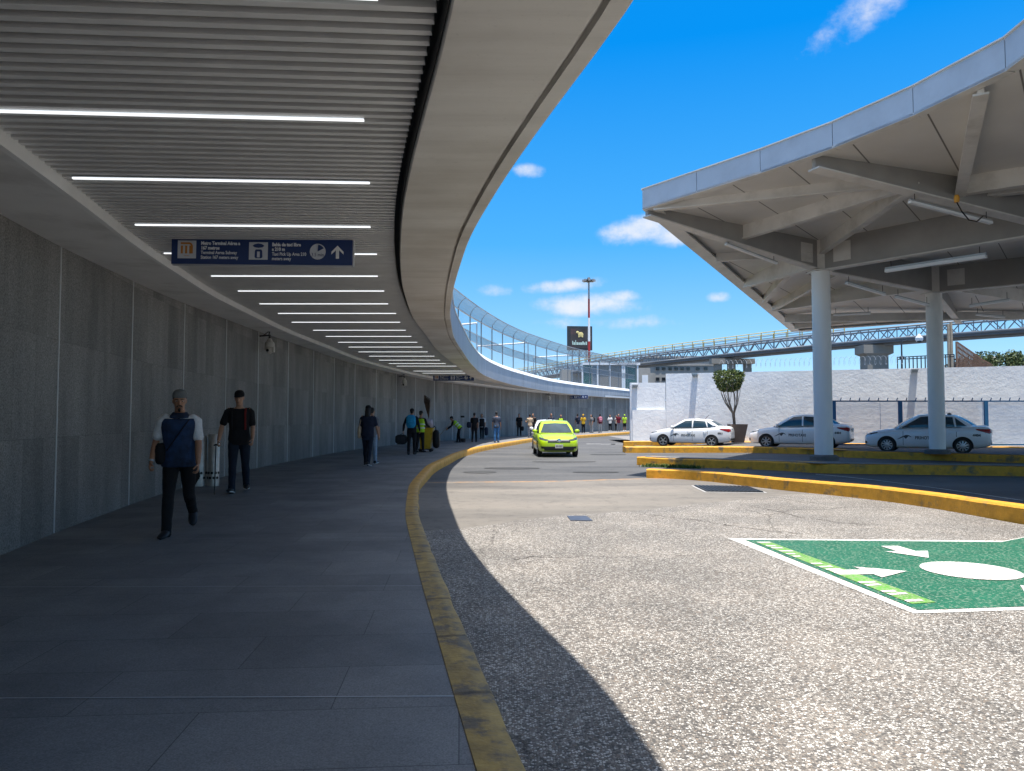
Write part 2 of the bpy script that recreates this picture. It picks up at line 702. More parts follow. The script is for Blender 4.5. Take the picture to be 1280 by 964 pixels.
# bright and faint expansion joints across the pavement
jm = MB()
for y0, w in ((3.80, 0.010), (6.25, 0.005), (8.72, 0.004)):
    xa, xb = fwall(y0) + 0.05, fcin(y0) - 0.005
    sl = 0.012
    n = 12
    for i in range(n):
        x0, x1 = xa + (xb - xa) * i / n, xa + (xb - xa) * (i + 1) / n
        ya, yb = y0 + sl * (x0 - xb), y0 + sl * (x1 - xb)
        jm.add([(x0, ya - w / 2, SW + .003), (x1, yb - w / 2, SW + .003), (x1, yb + w / 2, SW + .003), (x0, ya + w / 2, SW + .003)], [(0, 1, 2, 3)])
struct('pavement_joint', jm, M['joint'], None)

# the long yellow kerb of the pavement
rows = []
for y in np.concatenate([np.arange(-10, 32, 0.2), np.arange(32, 92, 0.8)]):
    w = 0.19 + 0.02 * noise.noise(V((0, y * 1.7, 3)))
    jz = 0.004 * noise.noise(V((1, y * 2.5, 0)))
    zt = SW + 0.006 + jz
    zb = roadz(y) - 0.05
    rows.append([off(fcin, y, -0.004, SW - .02), off(fcin, y, -0.004, zt), off(fcin, y, w * 0.5, zt + .004), off(fcin, y, w - 0.015, zt), off(fcin, y, w, zt - 0.015), off(fcin, y, w + 0.006, (zt + zb) / 2 + .02), off(fcin, y, w + 0.015, zb)])
me = sheet(rows)


def mat_kerb():
    m, t, b, N, L = nt('long_kerb_yellow')
    co = coord(N, L)
    n1 = noi(N, L, co, 6, 5)
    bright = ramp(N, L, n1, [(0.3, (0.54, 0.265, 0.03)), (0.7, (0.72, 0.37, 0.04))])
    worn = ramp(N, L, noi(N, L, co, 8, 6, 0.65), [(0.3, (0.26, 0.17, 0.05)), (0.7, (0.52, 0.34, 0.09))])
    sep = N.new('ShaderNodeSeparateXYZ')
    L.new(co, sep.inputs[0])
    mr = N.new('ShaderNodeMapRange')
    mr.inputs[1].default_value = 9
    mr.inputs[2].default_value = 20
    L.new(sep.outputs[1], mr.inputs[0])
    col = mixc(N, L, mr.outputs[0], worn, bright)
    d1 = noi(N, L, co, 4.5, 9, 0.72)
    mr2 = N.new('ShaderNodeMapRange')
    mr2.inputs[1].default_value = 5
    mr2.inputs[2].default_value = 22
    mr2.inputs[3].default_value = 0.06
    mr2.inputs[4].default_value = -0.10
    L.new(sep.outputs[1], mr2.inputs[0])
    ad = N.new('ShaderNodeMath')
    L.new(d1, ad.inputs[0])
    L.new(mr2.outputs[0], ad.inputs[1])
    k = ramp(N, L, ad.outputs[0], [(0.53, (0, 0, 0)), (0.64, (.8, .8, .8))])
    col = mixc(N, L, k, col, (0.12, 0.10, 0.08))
    # joints between the kerb stones
    uvc = N.new('ShaderNodeTexCoord')
    sx = N.new('ShaderNodeSeparateXYZ')
    L.new(uvc.outputs['UV'], sx.inputs[0])
    md = N.new('ShaderNodeMath')
    md.operation = 'PINGPONG'
    md.inputs[1].default_value = 0.5
    L.new(sx.outputs[0], md.inputs[0])
    j = ramp(N, L, md.outputs[0], [(0.0, (0.35, 0.3, 0.25)), (0.012, (0.35, 0.3, 0.25)), (0.03, (1, 1, 1))])
    col = mixc(N, L, 0.8, col, j, 'MULTIPLY')
    L.new(col, b.inputs['Base Color'])
    b.inputs['Roughness'].default_value = 0.65
    bump(N, L, b, noi(N, L, co, 35, 5), 0.5, 0.01)
    return m


o = obj('kerb', me, mat_kerb(), None, 50, recalc=True)
o['kind'] = 'structure'


# kerbs on the right: strips with a top, a face on each side and closed ends
def kerb_strip(name, pts, w, ztop, m, zfun=None, mtop=None):
    """pts: front bottom line (world), the strip lies behind it (to the left of travel = away from the camera)"""
    pts = [V(p) for p in pts]
    # resample
    d = [0]
    for i in range(1, len(pts)):
        d.append(d[-1] + (pts[i] - pts[i - 1]).length)
    n = int(d[-1] / 0.5) + 2
    q = []
    for i in range(n):
        s = d[-1] * i / (n - 1)
        q.append(V([float(np.interp(s, d, [p[k] for p in pts])) for k in range(3)]))
    for it in range(3):
        q = [q[0]] + [(q[i - 1] + q[i] * 2 + q[i + 1]) / 4 for i in range(1, n - 1)] + [q[-1]]
    mb = MB()
    rings = []
    for i, p in enumerate(q):
        t = (q[min(i + 1, n - 1)] - q[max(i - 1, 0)])
        t.z = 0
        t.normalize()
        nr = V((-t.y, t.x, 0))
        if nr.y < 0 and abs(nr.y) > abs(nr.x):
            nr = -nr
        elif abs(nr.x) >= abs(nr.y) and nr.x < 0:
            nr = -nr
        wob = 0.012 * noise.noise(V((p.x * 2, p.y * 2, 0)))
        z0 = p.z - 0.1
        zt = ztop(p) if callable(ztop) else ztop
        zt += 0.012 * noise.noise(V((p.x * 1.5, p.y * 1.5, 5)))
        pf = p + nr * wob
        rings.append([V((pf.x, pf.y, z0)), V((pf.x, pf.y, zt - 0.03)), pf * 1 + nr * 0.03 + V((0, 0, zt - pf.z)), p + nr * (w - 0.03) + V((0, 0, zt - p.z)), p + nr * w + V((0, 0, zt - .03 - p.z)), p + nr * w + V((0, 0, z0 - p.z))])
    mb.loft(rings)
    o = obj(name, mb, m, None, 40)
    o['kind'] = 'structure'
    return q


kerb_strip('kerb', A_pts, 0.3, lambda p: roadz(p.y) + 0.24, M['yellow'])
B_px = [(796, 581), (810, 582), (873, 584.6), (940, 587), (1000, 589.5), (1020, 592), (1090, 593), (1165, 594), (1280, 596)]
B_pts = [gp(u, v, 0) for u, v in B_px] + [V((20, 19.0, 0)), V((30, 17.2, 0))]
kerb_strip('kerb', B_pts, 0.95, 0.27, M['yellow'])
C_px = [(782, 566), (860, 566), (935, 565.8), (1022, 568), (1047, 571.5), (1165, 575.5), (1280, 578.8)]
C_pts = [gp(u, v, 0) for u, v in C_px] + [V((21, 25.0, 0)), V((31, 22.5, 0))]
kerb_strip('kerb', C_pts, 0.95, 0.27, M['yellow'])
D_px = [(780, 557.6), (860, 557.6), (925, 557.8), (1050, 560.5), (1140, 562.5), (1280, 566.5)]
D_pts = [gp(u, v, 0.0) for u, v in D_px] + [V((32, 28.6, 0))]
kerb_strip('kerb', D_pts, 0.4, lambda p: 0.27, M['yellow'])


def topsheet(name, pts, inset, w, z, m):
    """concrete top of an island, set 4 mm proud"""
    rows = []
    pts = [V(p) for p in pts]
    for i in range(len(pts) - 1):
        for k in range(4):
            p = pts[i].lerp(pts[i + 1], k / 4)
            rows.append([V((p.x, p.y + inset, z)), V((p.x, p.y + w, z))])
    o = obj(name, up_faces(sheet(rows)), m, None, None, recalc=False)
    o['kind'] = 'structure'


isl = mat('island_concrete', (0.24, 0.225, 0.21), 0.85, 0.15, 3, 0.3, 50, dirt=(0.12, 0.115, 0.11), dscale=2)
topsheet('island_top', B_pts[1:], 0.16, 0.8, 0.285, isl)
topsheet('island_top', C_pts[2:], 0.16, 0.8, 0.285, isl)
# raised taxi parking lane between the islands and the back kerb
rows = []
for i in range(25):
    x = 6.9 + i * 1.1
    yc = float(np.interp(x, [p.x for p in C_pts], [p.y for p in C_pts])) + 0.85
    yd = float(np.interp(x, [p.x for p in D_pts], [p.y for p in D_pts])) + 0.05
    z = 0.03 + 0.19 * sstep(9.2, 12.5, x)
    rows.append([V((x, yc + (yd - yc) * k / 4, z)) for k in range(5)])
o = obj('parking_lane', up_faces(sheet(rows)), M['lane'], None, 60, recalc=False)
o['kind'] = 'structure'
# lane between the two nearer kerbs
rows = []
for i in range(40):
    t = i / 39
    x = 4.5 + t * 24
    yb = float(np.interp(x, [p.x for p in B_pts], [p.y for p in B_pts])) + 0.05
    ya = yb - 0.3
    for k in range(200):
        if fA(ya) + 0.22 > x or ya < -8:
            break
        ya -= 0.1
    if x > 7.9:
        ya = -8
    rows.append([V((x, ya + (yb - ya) * k / 24, roadz(ya + (yb - ya) * k / 24) + 0.002)) for k in range(25)])
o = obj('bus_lane', up_faces(sheet(rows)), M['lane'], None, 60, recalc=False)
o['kind'] = 'structure'
# strip of pavement behind the back kerb up to the wall
rows = []
for i in range(20):
    x = 7.1 + i * 1.4
    yd = float(np.interp(x, [p.x for p in D_pts], [p.y for p in D_pts])) + 0.38
    rows.append([V((x, yd, 0.262)), V((x, yd + 5, 0.262)), V((x, yd + 12, 0.262))])
o = obj('back_pavement', up_faces(sheet(rows)), isl, None, None, recalc=False)
o['kind'] = 'structure'
# white line on the lane
rows = []
for (u, v) in [(1020, 593), (1055, 596), (1100, 601), (1165, 609.5), (1225, 618), (1280, 626)]:
    p = gr(u, v, 0.008)
    rows.append([p, p + V((0.03, 0.12, 0))])
o = obj('road_marking', up_faces(sheet(rows)), mat('lane_white_paint', (0.6, 0.6, 0.58), 0.7, 0.15, 5, dirt=(0.2, 0.2, 0.2), dscale=6), None, None, recalc=False)
o['kind'] = 'structure'
# cracks in the aggregate
ck = MB()
random.seed(17)
for line in ([(815, 643.5), (850, 648), (885, 652), (925, 659), (965, 664), (1010, 668)], [(938, 633), (965, 638), (1000, 646), (1040, 652), (1090, 657)], [(640, 700), (668, 694), (700, 697)]):
    pts = []
    for i in range(len(line) - 1):
        for k in range(6):
            t = k / 6
            pts.append(gr(line[i][0] + (line[i + 1][0] - line[i][0]) * t, line[i][1] + (line[i + 1][1] - line[i][1]) * t, .0065) + V((random.gauss(0, .02), random.gauss(0, .03), 0)))
    for a, b_ in zip(pts, pts[1:]):
        d_ = (b_ - a).normalized(); n_ = V((-d_.y, d_.x, 0)) * random.uniform(.004, .013)
        ck.add([a - n_, b_ - n_, b_ + n_, a + n_], [(0, 1, 2, 3)])
struct('road_crack', ck, mat('crack_dirt', (.07, .062, .055), .9, .3, 10), None)
# oil stains and repair patches on the far asphalt
st_ = MB()
for (u, v, rx_, ry_) in [(640, 585, .9, .5), (745, 590, .7, .35), (705, 577, 1.2, .4), (760, 568, .8, .5), (600, 590, .5, .5)]:
    c_ = gr(u, v, .003)
    st_.add([c_ + V((rx_ * math.cos(a * .3307) * (1 + .25 * noise.noise(V((a * .9, u, 0)))), ry_ * math.sin(a * .3307) * (1 + .25 * noise.noise(V((a * .9, u, 4)))), 0)) for a in range(19)], [tuple(range(19))])
struct('road_stain', st_, mat_asphalt('oil_stain', (0.062, 0.061, 0.06), .2), None)
# manhole and drain grate
mh = thing('manhole_cover', 'small blue grey manhole plate at the edge of the pebbled road surface', 'manhole cover', gr(725, 647.5, 0.0))
q = [gr(u, v, 0.014) for u, v in [(713, 650.3), (741, 650.6), (733, 644.8), (709, 644.8)]]
mb = MB(); mb.plate(q, 0.02)
obj('plate', mb, mat('plate_steel', (0.10, 0.11, 0.14), 0.5, 0.2, 6, metal=0.5), mh, None, world=True)
gt = thing('drain_grate', 'long dark slotted drain grate in front of the yellow kerb tip', 'drain grate', gr(912, 611, 0.0))
q = [gr(u, v, 0.010) for u, v in [(880.5, 615), (959, 616), (937, 608.2), (864, 607)]]
mb = MB(); mb.plate(q, 0.02)
obj('frame', mb, mat('grate_frame', (0.45, 0.44, 0.42), 0.6, 0.1), gt, None, world=True)
c = sum(q, V()) / 4
mb = MB()
qi = [c + (p - c) * 0.93 + V((0, 0, .004)) for p in q]
mb.plate(qi, 0.004)
obj('pit', mb, M['black'], gt, None, world=True)
mb = MB()
for i in range(14):
    t = (i + 0.5) / 14
    mb.bar(qi[0].lerp(qi[1], t) + V((0, 0, .012)), qi[3].lerp(qi[2], t) + V((0, 0, .012)), 0.045, 0.012)
obj('bars', mb, M['dark'], gt, None, world=True)

# grass tuft at the tip of the second kerb
def blades(n, spots, h, m, name, **kw):
    mb = MB()
    for i in range(n):
        p = random.choice(spots) + V((random.gauss(0, .12), random.gauss(0, .04), 0))
        a = random.uniform(0, 6.28)
        d = V((math.cos(a), math.sin(a), 0)) * h * random.uniform(.2, .7)
        hh = h * random.uniform(.5, 1.2)
        w = V((-d.y, d.x, 0)).normalized() * 0.012
        mb.add([p - w, p + w, p + d * .5 + w * .7 + V((0, 0, hh * .7)), p + d * .5 - w * .7 + V((0, 0, hh * .7)), p + d + V((0, 0, hh))], [(0, 1, 2, 3), (3, 2, 4)])
    return tag(obj(name, mb, m, None, None, recalc=False), **kw)


spots = [gp(u, 583.6 + (u - 810) * .04, 0) for u in range(808, 874, 2)]
blades(700, spots, 0.12, mat('weed_green', (0.07, 0.13, 0.025), 0.7, 0.4, 8), 'grass', label='green weeds along the foot of the second yellow kerb', cat='grass', kind='stuff')

# painted meeting point sign on the road
mp = thing('floor_marking', 'green painted meeting point square with white arrows and circle on the road', 'road marking', (4.87, 7.9, roadz(7.9)))
def flat(name, poly, m, dz, hole=None):
    mb = MB()
    mb.add([V((p[0], p[1], roadz(p[1]) + dz)) for p in poly], [tuple(range(len(poly)))])
    o = obj(name, mb, m, mp, None, world=True)
    return o


def gq(u, v):
    p = gr(u, v, 0.008)
    return (p.x, p.y)


def mat_paint(name, c, wear, amt):
    m, t, b, N, L = nt(name)
    co = coord(N, L)
    n = noi(N, L, co, 3, 6)
    col = ramp(N, L, n, [(0.3, tuple(x * .8 for x in c)), (0.7, tuple(min(1, x * 1.15) for x in c))])
    v = N.new('ShaderNodeTexVoronoi')
    v.inputs['Scale'].default_value = 38
    L.new(co, v.inputs['Vector'])
    ad = N.new('ShaderNodeMath')
    ad.operation = 'MULTIPLY_ADD'
    ad.inputs[1].default_value = 0.35
    L.new(noi(N, L, co, 5, 6, 0.7), ad.inputs[0])
    L.new(v.outputs['Distance'], ad.inputs[2])
    k = ramp(N, L, ad.outputs[0], [(amt, (0, 0, 0)), (amt + .06, (1, 1, 1))])
    col = mixc(N, L, k, col, wear)
    L.new(col, b.inputs['Base Color'])
    b.inputs['Roughness'].default_value = 0.6
    bump(N, L, b, v.outputs['Distance'], 0.5, 0.006)
    return m


pw = mat_paint('road_white_paint', (0.66, 0.65, 0.62), (0.42, 0.38, 0.33), 0.80)
pg = mat_paint('road_green_paint', (0.004, 0.105, 0.055), (0.12, 0.20, 0.14), 0.80)
pl = mat_paint('road_lime_paint', (0.10, 0.30, 0.04), (0.22, 0.3, 0.14), 0.70)
oc = [gq(910, 673), gq(1256, 676), (6.75, 9.4), (6.95, 6.1), (6.75, 5.95), gq(1142, 766.8)]
flat('border', oc, pw, 0.008)
ic = [gq(931, 675), gq(1252, 678), (6.65, 9.32), (6.85, 6.15), (6.7, 6.06), gq(1147, 763)]
flat('field', ic, pg, 0.012)
lime = [gq(944, 678), gq(962, 678), gq(1170, 754), gq(1140, 756)]
flat('lime_band', lime, pl, 0.016)
mb = MB()
for i in range(17):
    t = (i + 0.3 + random.uniform(-.3, .3)) / 17
    a = V((*lime[0], 0)).lerp(V((*lime[3], 0)), t)
    b_ = V((*lime[1], 0)).lerp(V((*lime[2], 0)), t)
    a2 = V((*lime[0], 0)).lerp(V((*lime[3], 0)), t + .02)
    b2_ = V((*lime[1], 0)).lerp(V((*lime[2], 0)), t + .02)
    if i in (6, 11):
        continue
    e_ = random.uniform(.45, .9)
    b_ = a.lerp(b_, e_); b2_ = a2.lerp(b2_, e_)
    mb.add([V((p.x, p.y, roadz(p.y) + .019)) for p in (a, b_, b2_, a2)], [(0, 1, 2, 3)])
obj('band_stripe', mb, pw, mp, None, world=True)
cx, cy = 4.88, 7.62
c0 = gr(1213, 713, .016)
flat('circle', [(c0.x + .42 * math.cos(i * .19635), c0.y + .42 * math.sin(i * .19635)) for i in range(32)], pw, 0.018)
for ang in (90, 180, 0, 270):
    a = R(ang + 4)
    dr = V((math.cos(a), math.sin(a), 0))
    sd = V((-dr.y, dr.x, 0))
    base = V((c0.x, c0.y, 0))
    P = lambda r, s: tuple((base + dr * r + sd * s)[:2])
    flat('arrow', [P(1.32, -.1), P(1.0, -.1), P(1.0, -.24), P(.62, 0), P(1.0, .24), P(1.0, .1), P(1.32, .1)], pw, 0.018)
# ------------------------------------------------------------------ stone wall along the pavement
def mat_stone():
    m, t, b, N, L = nt('dark_granite_cladding')
    uv = N.new('ShaderNodeTexCoord').outputs['UV']
    mp_ = N.new('ShaderNodeMapping')
    mp_.inputs['Location'].default_value = (0.20, 0, 0)
    L.new(uv, mp_.inputs[0])
    sep = N.new('ShaderNodeSeparateXYZ')
    L.new(mp_.outputs[0], sep.inputs[0])
    br = N.new('ShaderNodeTexBrick')
    br.offset = 0.5
    br.inputs['Scale'].default_value = 1
    br.inputs['Brick Width'].default_value = 0.59
    br.inputs['Row Height'].default_value = 1.18
    br.inputs['Mortar Size'].default_value = 0.0018
    br.inputs['Color1'].default_value = (0.150, 0.147, 0.142, 1)
    br.inputs['Color2'].default_value = (0.225, 0.219, 0.209, 1)
    br.inputs['Mortar'].default_value = (0.08, 0.08, 0.08, 1)
    L.new(mp_.outputs[0], br.inputs['Vector'])
    co = coord(N, L)
    sp = ramp(N, L, noi(N, L, co, 55, 3, 0.75), [(0.32, (0.4, 0.4, 0.4)), (0.68, (1.65, 1.65, 1.65))])
    col = mixc(N, L, 1.0, br.outputs['Color'], sp, 'MULTIPLY')
    st = ramp(N, L, noi(N, L, coord(N, L, 'Object', (1, 1, .25)), 1.6, 6, 0.6), [(0.35, (0.75, 0.75, 0.76)), (0.65, (1.2, 1.19, 1.17))])
    col = mixc(N, L, 1.0, col, st, 'MULTIPLY')
    L.new(col, b.inputs['Base Color'])
    b.inputs['Roughness'].default_value = 0.55
    b.inputs['Specular IOR Level'].default_value = 0.3
    bump(N, L, b, noi(N, L, co, 70, 3), 0.12, 0.004)
    return m


wl = thing('stone_wall', 'long curved dark granite wall with thin bright vertical joints along the pavement', 'wall', (fwall(30), 30, SW))
rows = []
for y in ys:
    h = hc(y) + 0.03
    rows.append([off(fwall, y, 0, SW - .02 + (CAMZ + h - SW + .02) * k / 3) for k in range(4)])
me = sheet(rows)
cen = wl.location
for v in me.vertices:
    v.co -= cen
# give the wall its thickness behind
back = MB()
bk = []
for y in ys:
    bk.append([off(fwall, y, 0.0, CAMZ + hc(y) + .028) - cen, off(fwall, y, -0.4, CAMZ + hc(y) + .028) - cen, off(fwall, y, -0.4, SW - .02) - cen])
nn = len(ys)
back.add([p for r in bk for p in r], [(i * 3 + j, i * 3 + j + 1, i * 3 + j + 4, i * 3 + j + 3) for i in range(nn - 1) for j in range(2)])
obj('cladding', me, mat_stone(), wl, 60, recalc=False)
obj('backing_wall', back, M['conc'], wl, None)
# bright joint strips every 2.93 m of wall, each a part
L_ = [0.0]
yy_ = np.arange(0, 90, 0.05)
for i in range(1, len(yy_)):
    L_.append(L_[-1] + math.hypot(0.05, fwall(yy_[i]) - fwall(yy_[i - 1])))
i0 = int(np.argmin(abs(yy_ - 9.05)))
sj = L_[i0] - 2 * 2.93
yjoints = []
while sj < L_[-1] - 1:
    if sj > 0:
        yjoints.append(float(np.interp(sj, L_, yy_)))
    sj += 2.93
for y in yjoints:
    mb = MB()
    p = off(fwall, y, 0.004, 0)
    sl = (fwall(y + .2) - fwall(y - .2)) / .4
    w = 0.022 if y < 20 else 0.03
    mb.box((p.x, p.y, (SW + CAMZ + hc(y)) / 2), (0.012, w, CAMZ + hc(y) - SW - .01), math.atan2(-sl, 1))
    obj('joint_strip', mb, M['joint'], wl, None, world=True)

# ------------------------------------------------------------------ roof over the walkway
rf = thing('walkway_roof', 'curved concrete roof over the pavement with slatted metal ceiling and broad grey edge beam', 'roof', (fbi(30), 30, CAMZ + hc(30)))


def fbulk(y):
    return off(fwall, y, 0.92 - 0.30 * sstep(6, 26, y)).x


def strip_part(name, prof, m, smooth=40, ysr=None):
    rows = [prof(y) for y in (ysr if ysr is not None else ysf)]
    me = sheet(rows)
    for v in me.vertices:
        v.co -= rf.location
    return obj(name, me, m, rf, smooth, recalc=False)


ysf = np.concatenate([np.arange(-8, 30, 0.4), np.arange(30, 91, 0.8)])
Z = lambda y, d=0: CAMZ + hc(y) + d
M['soffit'] = mat('painted_soffit', (0.80, 0.795, 0.78), 0.6, 0.05, 1.5, dirt=(0.58, 0.57, 0.55), dscale=1.2)
M['edge'] = mat('white_soffit_edge', (0.8, 0.8, 0.79), 0.5, 0.05, 2)
M['slat'] = mat('aluminium_slats', (0.78, 0.775, 0.765), 0.42, 0.06, 3, metal=0.1)


def mat_band():
    m, t, b, N, L = nt('cast_concrete_soffit')
    uv = N.new('ShaderNodeTexCoord').outputs['UV']
    mp_ = N.new('ShaderNodeMapping')
    mp_.inputs['Scale'].default_value = (3.0, 0.25, 1)
    L.new(uv, mp_.inputs[0])
    co = coord(N, L)
    n1 = noi(N, L, mp_.outputs[0], 1.2, 8, 0.65)
    col = ramp(N, L, n1, [(0.3, (0.58, 0.555, 0.52)), (0.5, (0.66, 0.635, 0.60)), (0.72, (0.72, 0.695, 0.66))])
    n2 = noi(N, L, co, 0.45, 6, 0.6)
    w = ramp(N, L, n2, [(0.35, (0.80, 0.77, 0.73)), (0.62, (1.05, 1.05, 1.05))])
    col = mixc(N, L, 1, col, w, 'MULTIPLY')
    sp = ramp(N, L, noi(N, L, co, 22, 5, 0.7), [(0.28, (0.8, 0.8, 0.8)), (0.4, (1, 1, 1))])
    col = mixc(N, L, 0.6, col, sp, 'MULTIPLY')
    L.new(col, b.inputs['Base Color'])
    b.inputs['Roughness'].default_value = 0.8
    bump(N, L, b, n1, 0.25, 0.01)
    return m


M['band'] = mat_band()
M['fascia'] = mat('grey_painted_fascia', (0.40, 0.43, 0.47), 0.6, 0.10, 1.2, 0.15, 30, dirt=(0.30, 0.33, 0.36), dscale=2.5, stretch=(1, 1, .2))
M['cap'] = mat('white_cap_flashing', (0.76, 0.78, 0.80), 0.45, 0.05, 2)
strip_part('wall_soffit', lambda y: [off(fwall, y, -0.3, Z(y)), off(fwall, y, 0.25, Z(y)), V((fbulk(y), y, Z(y)))], M['soffit'])
strip_part('soffit_edge', lambda y: [V((fbulk(y), y, Z(y))), V((fbulk(y) + 0.05, y, Z(y, .005))), V((fbulk(y) + 0.06, y, Z(y, .17)))], M['edge'], 30)
# beam along the outer edge: gap side, soffit, drip groove, lip, face
def edge_prof(y):
    a = off(fbi, y, 0)
    o_ = off(fbo, y, 0)
    n = (o_ - a)
    n.z = 0
    w = n.length
    n.normalize()
    P = lambda d, z: o_ + n * d + V((0, 0, Z(y, z)))
    q = lambda d, z: a + n * d + V((0, 0, Z(y, z)))
    return [q(0, .3), q(0, 0.01), q(.01, 0), q(w * .5, 0), P(-.15, 0), P(-.148, .035), P(-.118, .035), P(-.116, -.012), P(-.01, -.012), P(0, 0)]
strip_part('edge_beam', edge_prof, M['band'], 25)
M['groove'] = mat('drip_groove_shadow_gap', (0.06, 0.058, 0.055), 0.8, 0.1)
def fa_prof(y):
    return [off(fbo, y, 0.0, Z(y, 0)), off(fbo, y, 0.004, Z(y, .3)), off(fbo, y, 0.0, Z(y, .84))]
strip_part('fascia', fa_prof, M['fascia'], 40)
def cap_prof(y):
    return [off(fbo, y, 0.0, Z(y, .838)), off(fbo, y, 0.03, Z(y, .842)), off(fbo, y, 0.025, Z(y, .87)), off(fbo, y, -0.16, Z(y, 1.10)), off(fbo, y, -0.5, Z(y, 1.11))]
strip_part('cap_flashing', cap_prof, M['cap'], 25)
strip_part('roof_slab', lambda y: [off(fbo, y, -0.5, Z(y, 1.11)), off(fwall, y, -0.3, Z(y, 1.09)), off(fwall, y, -0.3, Z(y, 0))], M['conc'], 25)
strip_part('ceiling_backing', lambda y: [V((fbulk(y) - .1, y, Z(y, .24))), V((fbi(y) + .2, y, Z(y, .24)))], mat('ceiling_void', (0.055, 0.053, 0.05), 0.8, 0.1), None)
# dark shadow gap board between the slats and the beam
strip_part('gap_board', lambda y: [off(fbi, y, -0.012, Z(y, .3)), off(fbi, y, -0.012, Z(y, 0.03)), off(fbi, y, -0.004, Z(y, 0.03))], M['groove'], None)
mb = MB()
y = -5.0
TL = 0.05
while y < 74:
    xa, xb = fbulk(y) - 0.22 + 0.0, fbi(y) - 0.075
    if y > 52:
        step = 0.36
        wd, hh = 0.17, 0.05
    else:
        step = 0.12
        wd, hh = 0.050, 0.050
    if xb - xa > 0.3:
        tl = 0.07 * (1 - sstep(3, 14, y))
        n = 3
        pts = []
        for i in range(n + 1):
            x = xa + (xb - xa) * i / n
            pts.append(V((x, y + tl * (x + 2.2), Z(y, .11 + hh / 2 + .012 * (xa - x) * 0))))
        for i in range(n):
            p0, p1 = pts[i], pts[i + 1]
            s_ = V((0, wd / 2, 0)); u_ = V((0, 0, hh / 2))
            mb.add([p0 - s_ - u_, p0 + s_ - u_, p0 + s_ * .9 + u_, p0 - s_ * .9 + u_, p1 - s_ - u_, p1 + s_ - u_, p1 + s_ * .9 + u_, p1 - s_ * .9 + u_],
                   [(0, 1, 5, 4), (1, 2, 6, 5), (3, 0, 4, 7)] + ([(3, 2, 1, 0)] if i == 0 else []) + ([(4, 5, 6, 7)] if i == n - 1 else []))
    y += step
for i, v in enumerate(mb.v):
    mb.v[i] = tuple(V(v) - rf.location)
obj('slat_ceiling', mb, M['slat'], rf, None, recalc=False)

# strip lamps set between the slats
lamp_px = [(-40, 455, 142.5), (100, 462, 228), (172, 463, 283), (205, 471, 317), (262, 472, 344.5), (295, 480, 363), (322, 485, 379), (345, 495, 391), (362, 500, 402), (389, 507, 412), (405, 514, 419.7), (420.5, 521.5, 427), (433.6, 528, 433), (446, 534.7, 439), (459.4, 543, 444.4), (472, 550, 449.4), (484, 557, 453.6), (494, 571, 456.8), (515, 579, 463), (526.6, 586.7, 465.6), (545, 601, 470.3)]
M['lamp'] = emis('lamp_diffuser', (0.95, 0.98, 1.0), 0.6)
lampw = {0: 'nearest long strip lamp of the slatted ceiling, cut by the left picture edge', 1: 'second strip lamp of the slatted ceiling counted from the near end', 2: 'strip lamp just above the near blue direction sign', 3: 'strip lamp mostly hidden behind the near blue direction sign', 4: 'strip lamp just below the near blue direction sign'}
def strip_lamp(xa, xb, y, z, label, tilt):
    t = thing('strip_lamp', label, 'ceiling lamp', ((xa + xb) / 2, y, z), 0, 'strip lamps in the slatted ceiling')
    mb = MB(); ln = xb - xa
    a = V((-ln / 2, -tilt * ln / 2, 0)); b_ = V((ln / 2, tilt * ln / 2, 0))
    mb.bar(a, b_, 0.027, 0.012)
    obj('diffuser', mb, M['lamp'], t, None)
    mb = MB(); mb.bar(a + V((0, 0, .036)), b_ + V((0, 0, .036)), 0.050, 0.055)
    obj('housing', mb, M['steel'], t, None)
p = ceil(475, 7, .1)
strip_lamp(p.x - 2.7, p.x, p.y - .16, p.z, 'strip lamp almost overhead at the top edge of the picture', 0.07)
for i, (ua, ub, v) in enumerate(lamp_px):
    pb = ceil(ub, v + (1.0 if i > 0 else 8), .1)
    pa = ceil(ua, v, .1)
    ln = min(3.0, pb.x - pa.x)
    tl = 0.07 * (1 - sstep(3, 14, pb.y))
    lab = lampw.get(i, 'strip lamp %s from the near blue sign down the slatted ceiling' % ['', '', '', '', '', 'second', 'third', 'fourth', 'fifth', 'sixth', 'seventh', 'eighth', 'ninth', 'tenth', 'eleventh', 'twelfth', 'thirteenth', 'fourteenth', 'fifteenth', 'sixteenth', 'seventeenth'][i] if i > 4 else '')
    strip_lamp(pb.x - ln, pb.x, pb.y - tl * ln / 2, pb.z, lab, tl)

# ------------------------------------------------------------------ direction signs
M['navy'] = mat('sign_navy', (0.018, 0.045, 0.16), 0.35, 0.08, 2)
M['sgrey'] = mat('sign_grey', (0.62, 0.65, 0.70), 0.5, 0.06, 5)
M['swhite'] = mat('sign_white', (0.82, 0.84, 0.86), 0.5, 0.04, 5)
M['sorange'] = mat('sign_orange', (0.55, 0.22, 0.04), 0.5, 0.06, 5)
M['sedge'] = mat('sign_edge', (0.55, 0.56, 0.57), 0.4, 0.05, 5)
FACE = Matrix.Rotation(R(90), 4, 'X')      # text upright, facing -y


